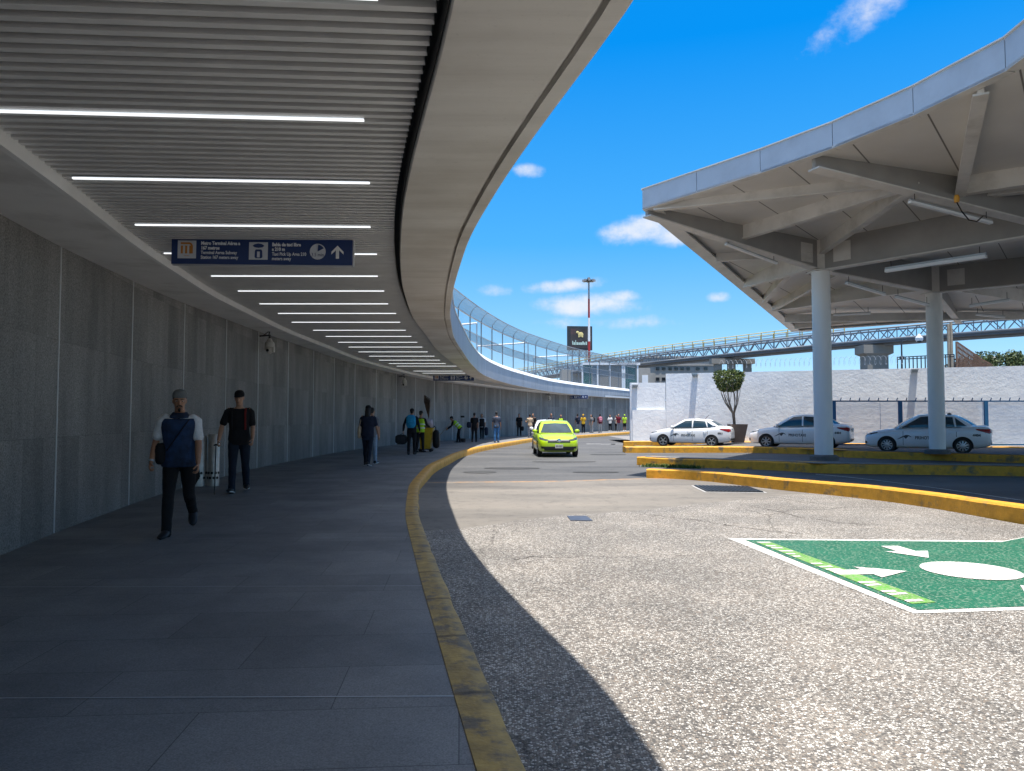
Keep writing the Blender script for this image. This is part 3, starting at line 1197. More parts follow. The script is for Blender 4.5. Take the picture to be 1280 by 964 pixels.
def direction_sign(c, label, roll=0.0, rz=0.0):
    W_, H_ = 2.25, 0.325
    t = thing('direction_sign', label, 'sign', c, rz, 'direction signs under the slatted ceiling')
    t.rotation_euler = (0, roll, rz)
    px = W_ / 227.0
    mb = MB(); mb.box((0.006, 0.028, -.006), (W_ + .012, 0.05, H_ + .012))
    obj('frame', mb, M['sedge'], t, None)
    mb = MB(); mb.box((0, 0, 0), (W_, 0.052, H_))
    obj('panel', mb, M['navy'], t, None)
    y0 = -0.029
    for k in (-0.9, 0.9):
        mb = MB(); mb.tube([(k, .02, H_ / 2), (k, .02, H_ / 2 + .22)], 0.012, 8)
        obj('hanger', mb, M['steel'], t, 60)
    X = lambda u: (u - 325.5) * px
    Zz = lambda v: (314.5 - v) * px
    def sq(u0, u1, v0, v1, m, nm, par, dy=0.0, th=.004):
        mb = MB(); mb.box(((X(u0) + X(u1)) / 2, y0 - dy, (Zz(v0) + Zz(v1)) / 2), (abs(X(u1) - X(u0)), th, abs(Zz(v1) - Zz(v0))))
        return obj(nm, mb, m, par, None)
    # metro emblem
    e = sq(220, 243, 301.5, 324, M['sgrey'], 'metro_emblem', t)
    mb = MB()
    for u0, u1 in ((224, 226.6), (229.4, 232), (234.6, 237)):
        mb.box(((X(u0) + X(u1)) / 2, y0 - .003, (Zz(308) + Zz(318)) / 2), (X(u1) - X(u0), .003, Zz(308) - Zz(318)))
    pts = [(224, 304), (235, 304), (237.6, 305.2), (239.2, 308), (239.2, 318), (236.9, 318), (236.9, 308.3), (235.6, 306.8), (234.4, 306.3), (224, 306.3)]
    mb.plate([V((X(a), y0 - .006, Zz(b_))) for a, b_ in pts], .003)
    obj('letter', mb, M['sorange'], e, None)
    text('caption', 'METRO', 0.02, M['sorange'], e, Matrix.Translation((X(231.5), y0 - .003, Zz(320.8))) @ FACE, ext=.0008)
    # taxi stand pictogram: cap over a small taxi
    e = sq(309.5, 333, 303, 325, M['sgrey'], 'taxi_pictogram', t)
    mb = MB()
    cap_ = [(314, 307.5), (317, 305.5), (321.5, 304.6), (326, 305.5), (328.8, 307.5), (326.5, 309.5), (321.5, 310.2), (316.5, 309.5)]
    mb.plate([V((X(a), y0 - .005, Zz(b_))) for a, b_ in cap_], .003)
    car_ = [(318.3, 312.2), (325, 312.2), (326.2, 314), (326.6, 322), (325, 323.4), (318.3, 323.4), (316.8, 322), (317.1, 314)]
    mb.plate([V((X(a), y0 - .005, Zz(b_))) for a, b_ in car_], .003)
    obj('symbol', mb, M['navy'], e, None)
    mb = MB(); mb.box((X(321.6), y0 - .008, Zz(318.6)), (X(323.3) - X(319.9), .002, Zz(314.8) - Zz(322.2)))
    mb.box((X(321.6), y0 - .008, Zz(311.3)), (.03, .002, .006))
    obj('symbol_light', mb, M['sgrey'], e, None)
    def tx(s, u, v, size, bold=0.0, sx=0.82, nm='lettering'):
        text(nm, s, size, M['swhite'], t, Matrix.Translation((X(u), y0 + .001, Zz(v))) @ FACE, ax='LEFT', ext=.002, bold=bold, sx=sx)
    tx('Metro Terminal Aérea a', 249, 304.8, .060, .0022)
    tx('167 metros', 249, 310.8, .060, .0022)
    tx('Terminal Aerea Subway', 249, 316.6, .058, .0008, .80)
    tx('Station 167 meters away', 249, 322.6, .058, .0008, .80)
    tx('Bahía de taxi libre', 338.3, 305.8, .060, .0022)
    tx('a 210 m', 338.3, 311.8, .060, .0022)
    tx('Taxi Pick Up Area 210', 338.3, 317.8, .058, .0008, .80)
    tx('meters away', 338.3, 323.6, .058, .0008, .80)
    # clock
    mb = MB()
    r = X(405.5) - X(395.5)
    cc = V((X(395.7), y0, Zz(314.2)))
    mb.plate([cc + V((r * math.cos(-i * .2618), -.002, r * math.sin(-i * .2618))) for i in range(24)][::-1], .003)
    e = obj('clock_symbol', mb, M['sgrey'], t, None)
    mb = MB()
    w = [cc + V((0, -.006, 0))] + [cc + V((r * .86 * math.sin(R(a)), -.006, r * .86 * math.cos(R(a)))) for a in (4, 25, 45, 62)]
    mb.plate(w, .003)
    obj('wedge', mb, M['navy'], e, None)
    text('caption', '3.5 min', 0.062, M['navy'], e, Matrix.Translation((cc.x, y0 - .005, cc.z - r * .42)) @ FACE, ext=.001, sx=.85)
    # arrow
    mb = MB()
    ap = [(420.6, 306.5), (428.2, 314.3), (428.2, 317.8), (422.6, 312.3), (422.6, 323), (418.6, 323), (418.6, 312.3), (413, 317.8), (413, 314.3)]
    mb.plate([V((X(a), y0 - .003, Zz(b_))) for a, b_ in ap], .004)
    obj('arrow', mb, M['swhite'], t, None)
    return t


d_ = 9.2
direction_sign(V(((325.5 - 640) / F * d_, d_, at(325, 315, d_).z)), 'near blue direction sign with white text, metro emblem, clock and arrow, hanging from the slats', R(0.5))
d_ = 41.0
direction_sign(V((at(567, 472, d_).x, d_, at(567, 472.3, d_).z)), 'second direction sign, small and dark, hanging where the roof curves above the sweeper')
d_ = 69.0
direction_sign(V((at(720, 493.5, d_).x, d_, at(720, 495, d_).z - .10)), 'farthest direction sign, tiny under the roof edge above the waiting queue', 0, R(-20))

# ------------------------------------------------------------------ dome cameras on the wall
def security_camera(y, label, s=1.0):
    base = off(fwall, y, 0.0, 0)
    z = CAMZ + hc(y)
    t = thing('security_camera', label, 'security camera', (base.x + .30, base.y - .05, z - .52))
    def ob(n, mb, m, sm=40):
        return obj(n, mb, m, t, sm)
    mb = MB()
    mb.tube([(-.30, .05, .40), (0.0, 0, .42)], .022, 8)
    mb.tube([(-.02, 0, .42), (0, 0, .54)], .018, 8)
    mb.tube([(-.2, .03, .41), (0, 0, .54)], .014, 8)
    mb.tube([(0, 0, .43), (0, 0, .30)], .03, 10)
    ob('bracket', mb, M['dark'])
    mb = MB(); mb.lathe([(.0, .33), (.045, .325), (.075, .27), (.085, .245), (.12, .22), (.135, .16), (.135, .09), (.115, .07), (0, .07)], 20)
    ob('housing', mb, M['cam'])
    mb = MB(); mb.box((.11, 0, .02), (.05, .12, .16)); mb.box((-.11, 0, .05), (.04, .1, .1))
    ob('yoke', mb, M['cam'])
    mb = MB(); mb.ball((0, -.01, .0), (.095, .095, .11), 16, 10)
    e = ob('camera_head', mb, M['cam'])
    mb = MB(); mb.tube([(-.02, -.085, -.01), (-.025, -.112, -.015)], .04, 12)
    obj('lens', mb, M['black'], e, 40)


M['cam'] = mat('camera_shell', (0.50, 0.48, 0.44), 0.4, 0.06, 4)
ray_y = lambda u: float(min(np.arange(8, 80, .05), key=lambda y: abs((off(fwall, y, 0.3).x) / y - (u - 640) / F)))
security_camera(ray_y(337), 'near white dome camera on a black bracket at the wall top')
security_camera(ray_y(505), 'second dome camera, tiny, at the wall top above the sweeping cart')
security_camera(ray_y(686), 'farthest dome camera at the wall top beyond the green taxi')

# ------------------------------------------------------------------ mesh fence on the roof edge
def mat_mesh(name, c, su, sv, dens, wob=0.0):
    m, t, b, N, L = nt(name)
    b.inputs['Base Color'].default_value = (*c, 1)
    uv = N.new('ShaderNodeTexCoord').outputs['UV']
    sep = N.new('ShaderNodeSeparateXYZ')
    if wob:
        ad = N.new('ShaderNodeVectorMath')
        sc_ = N.new('ShaderNodeVectorMath'); sc_.operation = 'SCALE'; sc_.inputs[3].default_value = wob
        L.new(noi(N, L, uv, 3, 3, out=1), sc_.inputs[0])
        L.new(uv, ad.inputs[0]); L.new(sc_.outputs[0], ad.inputs[1])
        uv = ad.outputs[0]
    L.new(uv, sep.inputs[0])
    outs = []
    for k, s in ((0, su), (1, sv)):
        pp = N.new('ShaderNodeMath'); pp.operation = 'PINGPONG'; pp.inputs[1].default_value = s / 2
        L.new(sep.outputs[k], pp.inputs[0])
        lt = N.new('ShaderNodeMath'); lt.operation = 'LESS_THAN'; lt.inputs[1].default_value = (s * dens / 2) if dens < 1 else .009
        L.new(pp.outputs[0], lt.inputs[0])
        outs.append(lt.outputs[0])
    mx = N.new('ShaderNodeMath'); mx.operation = 'MAXIMUM'
    L.new(outs[0], mx.inputs[0]); L.new(outs[1], mx.inputs[1])
    L.new(mx.outputs[0], b.inputs['Alpha'])
    b.inputs['Roughness'].default_value = 0.5
    return m


ffen = curve([(36.4, -2.77), (39.6, -2.33), (44, -1.6), (50.5, -.27), (55.8, 1.2), (61, 3.1), (66, 4.9), (75, 9.3), (88, 16)], 0.8)
fe = thing('mesh_fence', 'curved wire mesh fence with outward leaning top along the roof edge', 'fence', (ffen(45), 45, Z(45, 1.1)))
yf = np.concatenate([np.arange(30, 60, 0.6), np.arange(60, 86, 1.0)])
FH = lambda y, h: CAMZ + h * (1 - .0 * y)
def fpart(name, prof, m):
    me = sheet([prof(y) for y in yf])
    for v in me.vertices:
        v.co -= fe.location
    return obj(name, me, m, fe, None, recalc=False)
M['wire'] = mat_mesh('fence_wire', (0.30, 0.33, 0.37), 0.05, 0.05, 0.09)
M['wire2'] = mat_mesh('dense_fence_wire', (0.25, 0.28, 0.32), 0.06, 0.05, 0.34, 0.03)
LEAN = [(-.42, 5.75), (-.36, 5.95), (-.20, 6.16), (0.0, 6.30)]
fpart('wire_mesh', lambda y: [off(ffen, y, -.42, Z(y, 1.05)), off(ffen, y, -.42, FH(y, 4.4)), off(ffen, y, -.42, FH(y, 5.75))], M['wire'])
fpart('leaning_mesh', lambda y: [off(ffen, y, a, FH(y, h)) for a, h in LEAN], M['wire2'])
fpart('mid_mesh', lambda y: [off(ffen, y, -.45, FH(y, 4.35)), off(ffen, y, -.45, FH(y, 4.85))], M['wire2'])
for zz, r in ((4.35, .022), (4.85, .022), (5.72, .04)):
    mb = MB(); mb.tube([off(ffen, y, -.42, FH(y, zz)) for y in yf], r, 6)
    obj('rail', mb, M['steel'], fe, 60, world=True)
mb = MB(); mb.tube([off(ffen, y, 0.0, FH(y, 6.305)) for y in yf], .025, 6)
obj('rail', mb, M['steel'], fe, 60, world=True)
M['fp'] = mat('fence_post', (0.16, 0.18, 0.20), .5, .1)
acc, last = 9, None
for y in np.arange(30.2, 86, .05):
    p = off(ffen, y, -.42, 0)
    if last is not None:
        acc += (p - last).length
    last = p
    if acc >= 2.9:
        acc = 0
        mb = MB()
        mb.tube([off(ffen, y, -.42, Z(y, 1.05))] + [off(ffen, y, a, FH(y, h)) for a, h in LEAN], [.034, .034, .02, .016, .014], 6)
        obj('post', mb, M['fp'], fe, 60, world=True)
# ------------------------------------------------------------------ taxi canopy on round columns
CZB = 7.2           # underside of the eaves
M['cbeam'] = mat('canopy_beam_paint', (0.68, 0.655, 0.62), 0.5, 0.07, 1.5, dirt=(0.50, 0.475, 0.44), dscale=1.3)
M['cweb'] = mat('beam_web_shade_grey', (0.33, 0.32, 0.305), 0.5, 0.08, 1.5)  # darker than the flanges: shade on the web sides put into the colour
M['ccol'] = mat('column_paint', (0.82, 0.80, 0.77), 0.42, 0.05, 1.5, dirt=(0.6, 0.6, 0.6), dscale=0.8, stretch=(1, 1, .3))
M['cfas'] = mat('fascia_sheet_metal', (0.47, 0.51, 0.56), 0.5, 0.07, 1.4, 0.25, 9.0, dirt=(0.42, 0.45, 0.49), dscale=1.6)


def mat_deck():
    m, t, b, N, L = nt('canopy_deck')
    co = coord(N, L, 'Object', (1, 1, 1), (0, 0, R(38)))
    sep = N.new('ShaderNodeSeparateXYZ')
    L.new(co, sep.inputs[0])
    pp = N.new('ShaderNodeMath'); pp.operation = 'PINGPONG'; pp.inputs[1].default_value = 0.75
    L.new(sep.outputs[0], pp.inputs[0])
    j = ramp(N, L, pp.outputs[0], [(0.0, (0.25, 0.24, 0.23)), (0.012, (0.25, 0.24, 0.23)), (0.02, (1, 1, 1))])
    n = noi(N, L, coord(N, L), 0.7, 5)
    col = ramp(N, L, n, [(0.3, (0.66, 0.635, 0.60)), (0.7, (0.74, 0.72, 0.69))])
    col = mixc(N, L, 1, col, j, 'MULTIPLY')
    L.new(col, b.inputs['Base Color'])
    b.inputs['Roughness'].default_value = 0.6
    return m


col1 = gp(1030, 574.5, 0.285)
col2 = gp(1172, 566.6, 0.285)
c0 = V((13.9, 18.6, 0.17))
ctop = at(1030, 340, col1.y).z
DK = CZB + 0.10
E1px = [(803, 262), (1008, 198.6), (1134, 148), (1219, 109), (1280, 76.6)]
ed1 = [gp(u, v, CZB) for u, v in E1px]
ed1 += [V((7.62, 7.6, CZB)), V((7.75, 4, CZB)), V((7.6, -3, CZB))]
CC = ed1[0]
EE = at(990, 415, 39.0)
R3 = at(1280, 394.5, 33.4)
cn = thing('taxi_canopy', 'big pale canopy with pointed eave corner on two round columns over the taxi lanes', 'canopy', (col1.x, col1.y, 0.285))
from mathutils.geometry import delaunay_2d_cdt
outl = ed1 + [V((32, -3, CZB)), V((32, 18, CZB)), V((32, 29.5, R3.z)), R3, EE]
inner = [V((col1.x, col1.y, CZB)), V((col2.x, col2.y, CZB)), V((c0.x, c0.y, CZB)), V((22, 24, CZB)), V((20, 10, CZB))]
allp = outl + inner
res = delaunay_2d_cdt([p.xy for p in allp], [(i, (i + 1) % len(outl)) for i in range(len(outl))], [], 1, 1e-4)
zof = {}
tri = [list(f) for f in res[2]]
mb = MB()
n = len(res[0])
zz = []
for p in res[0]:
    k = min(range(len(allp)), key=lambda i: (allp[i].xy - p).length)
    zz.append(allp[k].z + .10)
mb.add([V((p.x, p.y, zz[i])) for i, p in enumerate(res[0])], tri)
mb.add([V((p.x, p.y, zz[i] + .4)) for i, p in enumerate(res[0])], [t[::-1] for t in tri])
obj('roof_deck', mb, mat_deck(), cn, None, world=True)


def deckz(x, y):
    # piecewise linear over the triangles
    for t in tri:
        a, b_, c = [V((res[0][i].x, res[0][i].y, 0)) for i in t]
        d = (b_.y - c.y) * (a.x - c.x) + (c.x - b_.x) * (a.y - c.y)
        if abs(d) < 1e-9:
            continue
        l1 = ((b_.y - c.y) * (x - c.x) + (c.x - b_.x) * (y - c.y)) / d
        l2 = ((c.y - a.y) * (x - c.x) + (a.x - c.x) * (y - c.y)) / d
        l3 = 1 - l1 - l2
        if min(l1, l2, l3) > -1e-3:
            return l1 * zz[t[0]] + l2 * zz[t[1]] + l3 * zz[t[2]]
    return DK


def beam(p0, p1, d0, d1, wf=0.26, nm='beam'):
    """I-beam under the deck: depth d0 at p0, d1 at p1"""
    p0, p1 = V(p0), V(p1)
    a = V((p0.x, p0.y, deckz(p0.x, p0.y) + .02))
    b_ = V((p1.x, p1.y, deckz(p1.x, p1.y) + .02))
    mb = MB()
    mb.bar(a, b_, 0.10, d0, d1, top=True)
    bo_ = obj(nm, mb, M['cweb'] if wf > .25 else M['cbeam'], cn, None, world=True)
    mb = MB()
    mb.bar(a - V((0, 0, d0)), b_ - V((0, 0, d1)), wf, 0.035, top=True)
    obj('flange', mb, M['cbeam'], bo_, None, world=True)


def pan(i0, i1, hgt=0.54, n=1, ch=.20):
    a, b_ = i0, i1
    for k in range(n):
        p, q = a.lerp(b_, k / n), a.lerp(b_, (k + 1) / n)
        dr = (q - p).normalized()
        nr = V((-dr.y, dr.x, 0))
        mb = MB()
        g = dr * 0.008
        mb.add([p + g, q - g, q - g + V((0, 0, hgt)), p + g + V((0, 0, hgt)), p + g + nr * .05, q - g + nr * .05, q - g + nr * .05 + V((0, 0, hgt)), p + g + nr * .05 + V((0, 0, hgt))],
               [(0, 1, 2, 3), (7, 6, 5, 4), (0, 4, 5, 1), (1, 5, 6, 2), (2, 6, 7, 3), (3, 7, 4, 0)])
        obj('fascia_panel', mb, M['cfas'], cn, None, world=True)
        mb = MB()
        mb.bar(p + nr * ch * .5 + V((0, 0, .02)), q + nr * ch * .5 + V((0, 0, .02)), ch, .05)
        mb.bar(p + nr * .012 + V((0, 0, hgt + .012)), q + nr * .012 + V((0, 0, hgt + .012)), .09, .024)
        obj('eave_channel', mb, M['cbeam'], cn, None, world=True)


# smooth eave line: split into panels about 1.9 m long
fine = []
for i in range(len(ed1) - 1):
    for k in range(8):
        fine.append(ed1[i].lerp(ed1[i + 1], k / 8))
fine.append(ed1[-1])
for it in range(5):
    fine = [fine[0]] + [(fine[i - 1] + fine[i] * 2 + fine[i + 1]) / 4 for i in range(1, len(fine) - 1)] + [fine[-1]]
d = [0]
for i in range(1, len(fine)):
    d.append(d[-1] + (fine[i] - fine[i - 1]).length)
npan = 13
pp_ = []
for i in range(npan + 1):
    s = d[-1] * i / npan
    pp_.append(V([float(np.interp(s, d, [q[k] for q in fine])) for k in range(3)]))
for i in range(npan):
    pan(pp_[i], pp_[i + 1])
pan(EE, CC, 0.54, 12, .42)
pan(R3, EE, 0.4, 5)
pan(V((32, 29.5, R3.z)), R3, 0.4, 4)
# columns
for p in (col1, col2, c0):
    r = 11.0 * col1.y / F
    cobj = thing_part = None
    mb = MB()
    mb.lathe([(r, 0.0), (r, ctop - p.z)], 32, (p.x, p.y, p.z))
    o = obj('column', mb, M['ccol'], cn, 50, world=True)
    mb = MB()
    mb.lathe([(r + .16, -.02), (r + .16, .10), (r + .08, .15), (r + .02, .155), (r + .02, -.02)], 28, (p.x, p.y, p.z))
    obj('footing', mb, mat('footing_concrete', (0.13, 0.125, 0.12), .85, .2, 5) if 'foot' not in M else M['foot'], o, 40, world=True)
    M['foot'] = bpy.data.materials['footing_concrete']
    mb = MB()
    mb.box((p.x, p.y, (ctop + DK) / 2), (.34, .34, DK - ctop + .04))
    mb.box((p.x, p.y, ctop + .012), (r * 2.3, r * 2.3, .03))
    obj('head_plate', mb, M['cbeam'], o, None, world=True)
dm = DK - ctop - 0.03
E1 = gp(1010, 199, CZB)
J = E1.lerp(c0, .40)
K = E1.lerp(c0, .56)
am = col1.lerp(CC, .48)
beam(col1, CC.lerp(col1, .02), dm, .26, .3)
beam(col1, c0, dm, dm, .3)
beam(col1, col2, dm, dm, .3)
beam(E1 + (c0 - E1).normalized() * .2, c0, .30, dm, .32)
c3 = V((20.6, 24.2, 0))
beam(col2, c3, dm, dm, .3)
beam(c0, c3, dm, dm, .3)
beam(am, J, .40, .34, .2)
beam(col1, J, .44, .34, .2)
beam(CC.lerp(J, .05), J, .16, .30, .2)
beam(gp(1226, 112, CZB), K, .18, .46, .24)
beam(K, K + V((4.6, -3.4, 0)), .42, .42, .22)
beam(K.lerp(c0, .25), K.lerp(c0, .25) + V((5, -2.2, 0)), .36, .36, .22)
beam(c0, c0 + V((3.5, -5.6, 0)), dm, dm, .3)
# bolted splice plates by the column heads
for p_, q_ in ((col1, c0), (col1, col2), (col2, c3), (col1, CC)):
    d_ = (V((q_.x, q_.y, 0)) - V((p_.x, p_.y, 0))).normalized()
    c_ = V((p_.x, p_.y, deckz(p_.x, p_.y) + .02 - dm * .5)) + d_ * .75
    mb = MB(); mb.bar(c_ - d_ * .28, c_ + d_ * .28, .135, dm * .62)
    for a in (-.2, -.07, .07, .2):
        for z_ in (-.2, 0, .2):
            mb.bar(c_ + d_ * (a - .018) + V((0, 0, z_ * dm)), c_ + d_ * (a + .018) + V((0, 0, z_ * dm)), .165, .036)
    obj('splice_plate', mb, M['cbeam'], cn, None, world=True)
# behind the columns
e2 = lambda t: CC.lerp(EE, t)
def on_e2(u):
    return min((e2(k / 400) for k in range(401)), key=lambda p: abs(p.x / p.y - (u - 640) / F))
q_in = V((.36, -.2, 0))
q1 = on_e2(881); q2 = on_e2(919); q3 = on_e2(955); q4 = on_e2(971); q5 = on_e2(983)
q1, q2, q3, q4, q5 = [q + q_in for q in (q1, q2, q3, q4, q5)]
beam(q1, q1.lerp(col1, .30) + V((.6, 0, 0)), .25, .3, .18)
beam(q2, col1, .3, dm * .85, .24)
beam(q3, col2, .3, dm * .85, .24)
beam(q3.lerp(q2, .35), col1.lerp(q2, .25), .28, .4, .18)
beam(q4, q4 + V((11.0, -2.2, 0)), .34, .34, .22)
beam(q5, q5 + V((12, -3.2, 0)), .28, .28, .2)
beam(q3, col1.lerp(col2, .35), .3, .35, .18)
beam(col2, R3.lerp(EE, .25), dm, .25, .26)
beam(col2, R3.lerp(EE, -.25), dm * .8, .25, .22)

M['tube'] = mat('white_tube_lamp', (0.80, 0.82, 0.84), 0.3, 0.03)


def tube_lamp(a, b_, label, r=0.05):
    c = (a + b_) / 2
    t = thing('tube_lamp', label, 'lamp', c, 0, 'tube lamps hung under the taxi canopy')
    a, b_ = a - c, b_ - c
    mb = MB(); mb.bar(a, b_, r * 2.0, r * 1.1)
    obj('lamp_body', mb, M['tube'], t, None)
    mb = MB(); mb.bar(a + V((0, 0, r)), b_ + V((0, 0, r)), r * 1.4, r * .8)
    obj('tray', mb, M['steel'], t, None)
    for k in (.06, .94):
        p = a.lerp(b_, k)
        mb = MB(); mb.tube([p + V((0, 0, r)), p + V((0, 0, .3))], .010, 6)
        obj('hanger', mb, M['dark'], t, None)


def on_line(p, q, u):
    return min((p.lerp(q, k / 300) for k in range(301)), key=lambda w: abs(w.x / w.y - (u - 640) / F))


for (p, q, u0, v0, u1, v1, lab, r) in [
    (CC, col1, 907, 305.5, 971, 329.5, 'thin tube lamp under the beam leading to the pointed eave corner', .045),
    (E1, c0, 1137, 252.5, 1239, 279, 'tube lamp with a dangling cable under the canopy, nearest to the camera', .05),
    (col1 + V((.5, -.2, 0)), c0 + V((.5, 0, 0)), 1107, 339, 1233, 320.5, 'thick tube lamp right of the front column', .075),
    (col1, col2, 1058, 354, 1106, 368.5, 'short tube lamp just right of the front column head', .055),
    (col1, col2, 1120, 371.5, 1161, 382, 'short tube lamp just left of the rear column head', .055),
    (col2, c3, 1212, 383, 1262, 375.5, 'tube lamp right of the rear column head', .055),
    (V((15, 33, 0)), V((22, 31, 0)), 1042, 394, 1088, 392, 'far tube lamp low between the two columns', .06),
    (V((20, 33, 0)), V((26, 31, 0)), 1220, 393.5, 1256, 397, 'far tube lamp at the right under the rear eave', .06)]:
    a, b_ = on_line(V(p), V(q), u0), on_line(V(p), V(q), u1)
    tube_lamp(at(u0, v0, a.y), at(u1, v1, b_.y), lab, r)
ec = at(832, 263, CC.y + .8)
ecm = thing('security_camera', 'small bullet camera under the pointed eave corner of the taxi canopy', 'security camera', ec)
mb = MB(); mb.tube([(-.14, -.06, -.02), (.14, .04, .02)], .055, 10); obj('housing', mb, M['steel'], ecm, 40)
mb = MB(); mb.tube([(0, 0, .03), (.02, .02, .22)], .02, 6); obj('bracket', mb, M['dark'], ecm, 40)
# dangling cable with orange plug
mb = MB()
pa, pb = at(1196, 253, 15.9), at(1233, 270, 16.6)
mb.tube([pa, at(1202, 264, 16), at(1211, 275, 16.2), at(1221, 277, 16.3), at(1229, 270, 16.5), pb], .015, 6)
cb = obj('hanging_cable', mb, M['black'], None, 60)
tag(cb, 'black cable looping below the near tube lamp under the canopy', 'cable')
mb = MB(); mb.lathe([(.0, 0), (.05, 0), (.06, .1), (.04, .16), (0, .16)], 10, pa)
obj('plug', mb, mat('orange_plug', (.6, .28, .03), .5, .1), cb, 40)

# ------------------------------------------------------------------ white boundary wall
def mat_stucco(nm, c):
    m, t, b, N, L = nt(nm)
    co = coord(N, L)
    n1 = noi(N, L, co, 1.2, 6)
    col = ramp(N, L, n1, [(0.3, tuple(x * .9 for x in c)), (0.7, tuple(min(.86, x * 1.06) for x in c))])
    d1 = ramp(N, L, noi(N, L, coord(N, L, 'Object', (.6, .6, .25)), 1.4, 8, .7), [(.55, (1, 1, 1)), (.75, (.82, .84, .87))])
    col = mixc(N, L, 1, col, d1, 'MULTIPLY')
    L.new(col, b.inputs['Base Color'])
    b.inputs['Roughness'].default_value = 0.8
    bump(N, L, b, noi(N, L, co, 5.5, 7, 0.62), 0.36, 0.06)
    return m


M['stucco'] = mat_stucco('white_stucco', (0.80, 0.82, 0.85))
W0 = V((7.0, 44.0, 0.2)); W1 = V((9.1, 44.0, 0.2)); W2 = V((25.6, 37.1, 0.2)); W3 = V((45, 29, .2))
W0.x = (788 - 640) / F * 44.0; W1.x = (832 - 640) / F * 44


def wall_part(a, b_, ztop, thick, name):
    d_ = (b_ - a).normalized(); nr = V((-d_.y, d_.x, 0))
    mb = MB()
    mb.prism([tuple((a)[:2]), tuple((b_)[:2]), tuple((b_ + nr * thick)[:2]), tuple((a + nr * thick)[:2])], -.05, ztop)
    return mb


wt1 = thing('boundary_wall', 'lower white wall stretch with plaster ledge at the end of the roof', 'wall', W0)
obj('masonry', wall_part(W0, W1, at(810, 478.5, 44).z, .35, ''), M['stucco'], wt1, None, world=True)
lz = at(810, 512, 44).z
mb = MB(); mb.box(((W0.x + W1.x) / 2 + .05, 43.97, lz / 2), (W1.x - W0.x - .1, .12, lz)); obj('ledge', mb, M['stucco'], wt1, None, world=True)
wt2 = thing('boundary_wall', 'tall long rough white plastered wall behind the parked white taxis', 'wall', W1)
zt2 = at(832, 467.5, 44).z
mb = wall_part(W1 + V((.002, -.12, 0)), W2, zt2, .4, '')
obj('masonry', mb, M['stucco'], wt2, None, world=True)
mb = wall_part(W2, W3, zt2, .4, '')
obj('masonry', mb, M['stucco'], wt2, None, world=True)
wd = (W2 - W1).normalized(); wn = V((wd.y, -wd.x, 0))


def wall_at(u):
    return min((W1.lerp(W2, k / 500) for k in range(501)), key=lambda p: abs(p.x / p.y - (u - 640) / F))


def wall_light(p, z, rz, label):
    t = thing('wall_light', label, 'wall lamp', (p.x, p.y, z), rz, 'wall lamps on the white wall')
    mb = MB(); mb.box((0, -.17, .06), (.34, .30, .07)); mb.box((0, -.02, -.02), (.30, .05, .20))
    obj('housing', mb, M['brushed'], t, None)
    mb = MB(); mb.box((0, -.16, -.02), (.28, .24, .08))
    obj('lens', mb, mat('lamp_lens', (.35, .36, .36), .25, .1) if 'lens' not in M else M['lens'], t, None)
    M['lens'] = bpy.data.materials['lamp_lens']


rzw = math.atan2(wd.y, wd.x)
p = wall_at(869.5); wall_light(p + wn * .12, zt2 - .12, rzw, 'wall lamp at the top of the white wall above the leftmost parked taxi')
p = wall_at(1143.5); wall_light(p + wn * .05, zt2 - .14, rzw, 'wall lamp at the top of the white wall left of the rear column')
wall_light(V((W0.x + .25, 44.0, 0)), at(793, 483, 44).z, 0, 'wall lamp at the left end of the lower white wall')

# razor wire and short railing on the wall
mb = MB()
a, b_ = W1.lerp(W2, .18) + V((0, .2, zt2 + .02)), W1.lerp(W2, .72) + V((0, .2, zt2 + .02))
ln = (b_ - a).length
n = int(ln / .25)
pts = []
for i in range(n * 8):
    t = i / (n * 8)
    th = i / 8 * 2 * math.pi
    pts.append(a.lerp(b_, t) + V((0, .22 * math.cos(th), .27 + .24 * math.sin(th))))
mb.tube(pts, .007, 3, False)
o = obj('razor_wire', mb, M['steel'], None, None, recalc=False)
tag(o, 'coil of razor wire along the top of the tall white wall', 'razor wire')
rl = thing('railing', 'grey metal railing standing behind the top of the white wall', 'railing', wall_at(1122) + V((0, 1.2, 0)))
ra, rb = at(1122, 459, 43.0), at(1193, 459, 41.0)
za, zb = zt2 - .3, at(1122, 446.8, 43).z
for zz_ in (zb, zb - .12):
    mb = MB(); mb.bar(V((ra.x, ra.y, zz_)), V((rb.x, rb.y, zz_)), .05, .05); obj('rail', mb, M['dark'], rl, None, world=True)
for i in range(15):
    p = ra.lerp(rb, i / 14)
    mb = MB(); mb.bar(V((p.x, p.y, za)), V((p.x, p.y, zb)), .045, .045); obj('post', mb, M['dark'], rl, None, world=True)

# ------------------------------------------------------------------ blue fence before the wall
FY = 34.9
fb = thing('blue_fence', 'blue wire fence with angled spikes on top in front of the white wall', 'fence', ((1040 - 640) / F * FY, FY, .27))
M['blue'] = mat('blue_paint', (0.02, 0.12, 0.27), 0.45, 0.1)
M['bwire'] = mat_mesh('blue_fence_wire', (0.03, 0.19, 0.46), 2.4, 0.055, 2)
x0, x1 = (1036 - 640) / F * FY, 33.0
zt = at(1100, 501.5, FY).z
nx = 30
me = sheet([[V((x0 + (x1 - x0) * i / nx, FY, .27)), V((x0 + (x1 - x0) * i / nx, FY, zt))] for i in range(nx + 1)])
for v in me.vertices:
    v.co -= fb.location
obj('wire_mesh', me, M['bwire'], fb, None, recalc=False)
for z_, h_ in ((zt, .06), (.36, .05)):
    mb = MB(); mb.bar((x0, FY, z_), (x1, FY, z_), .05, h_); obj('rail', mb, M['blue'], fb, None, world=True)
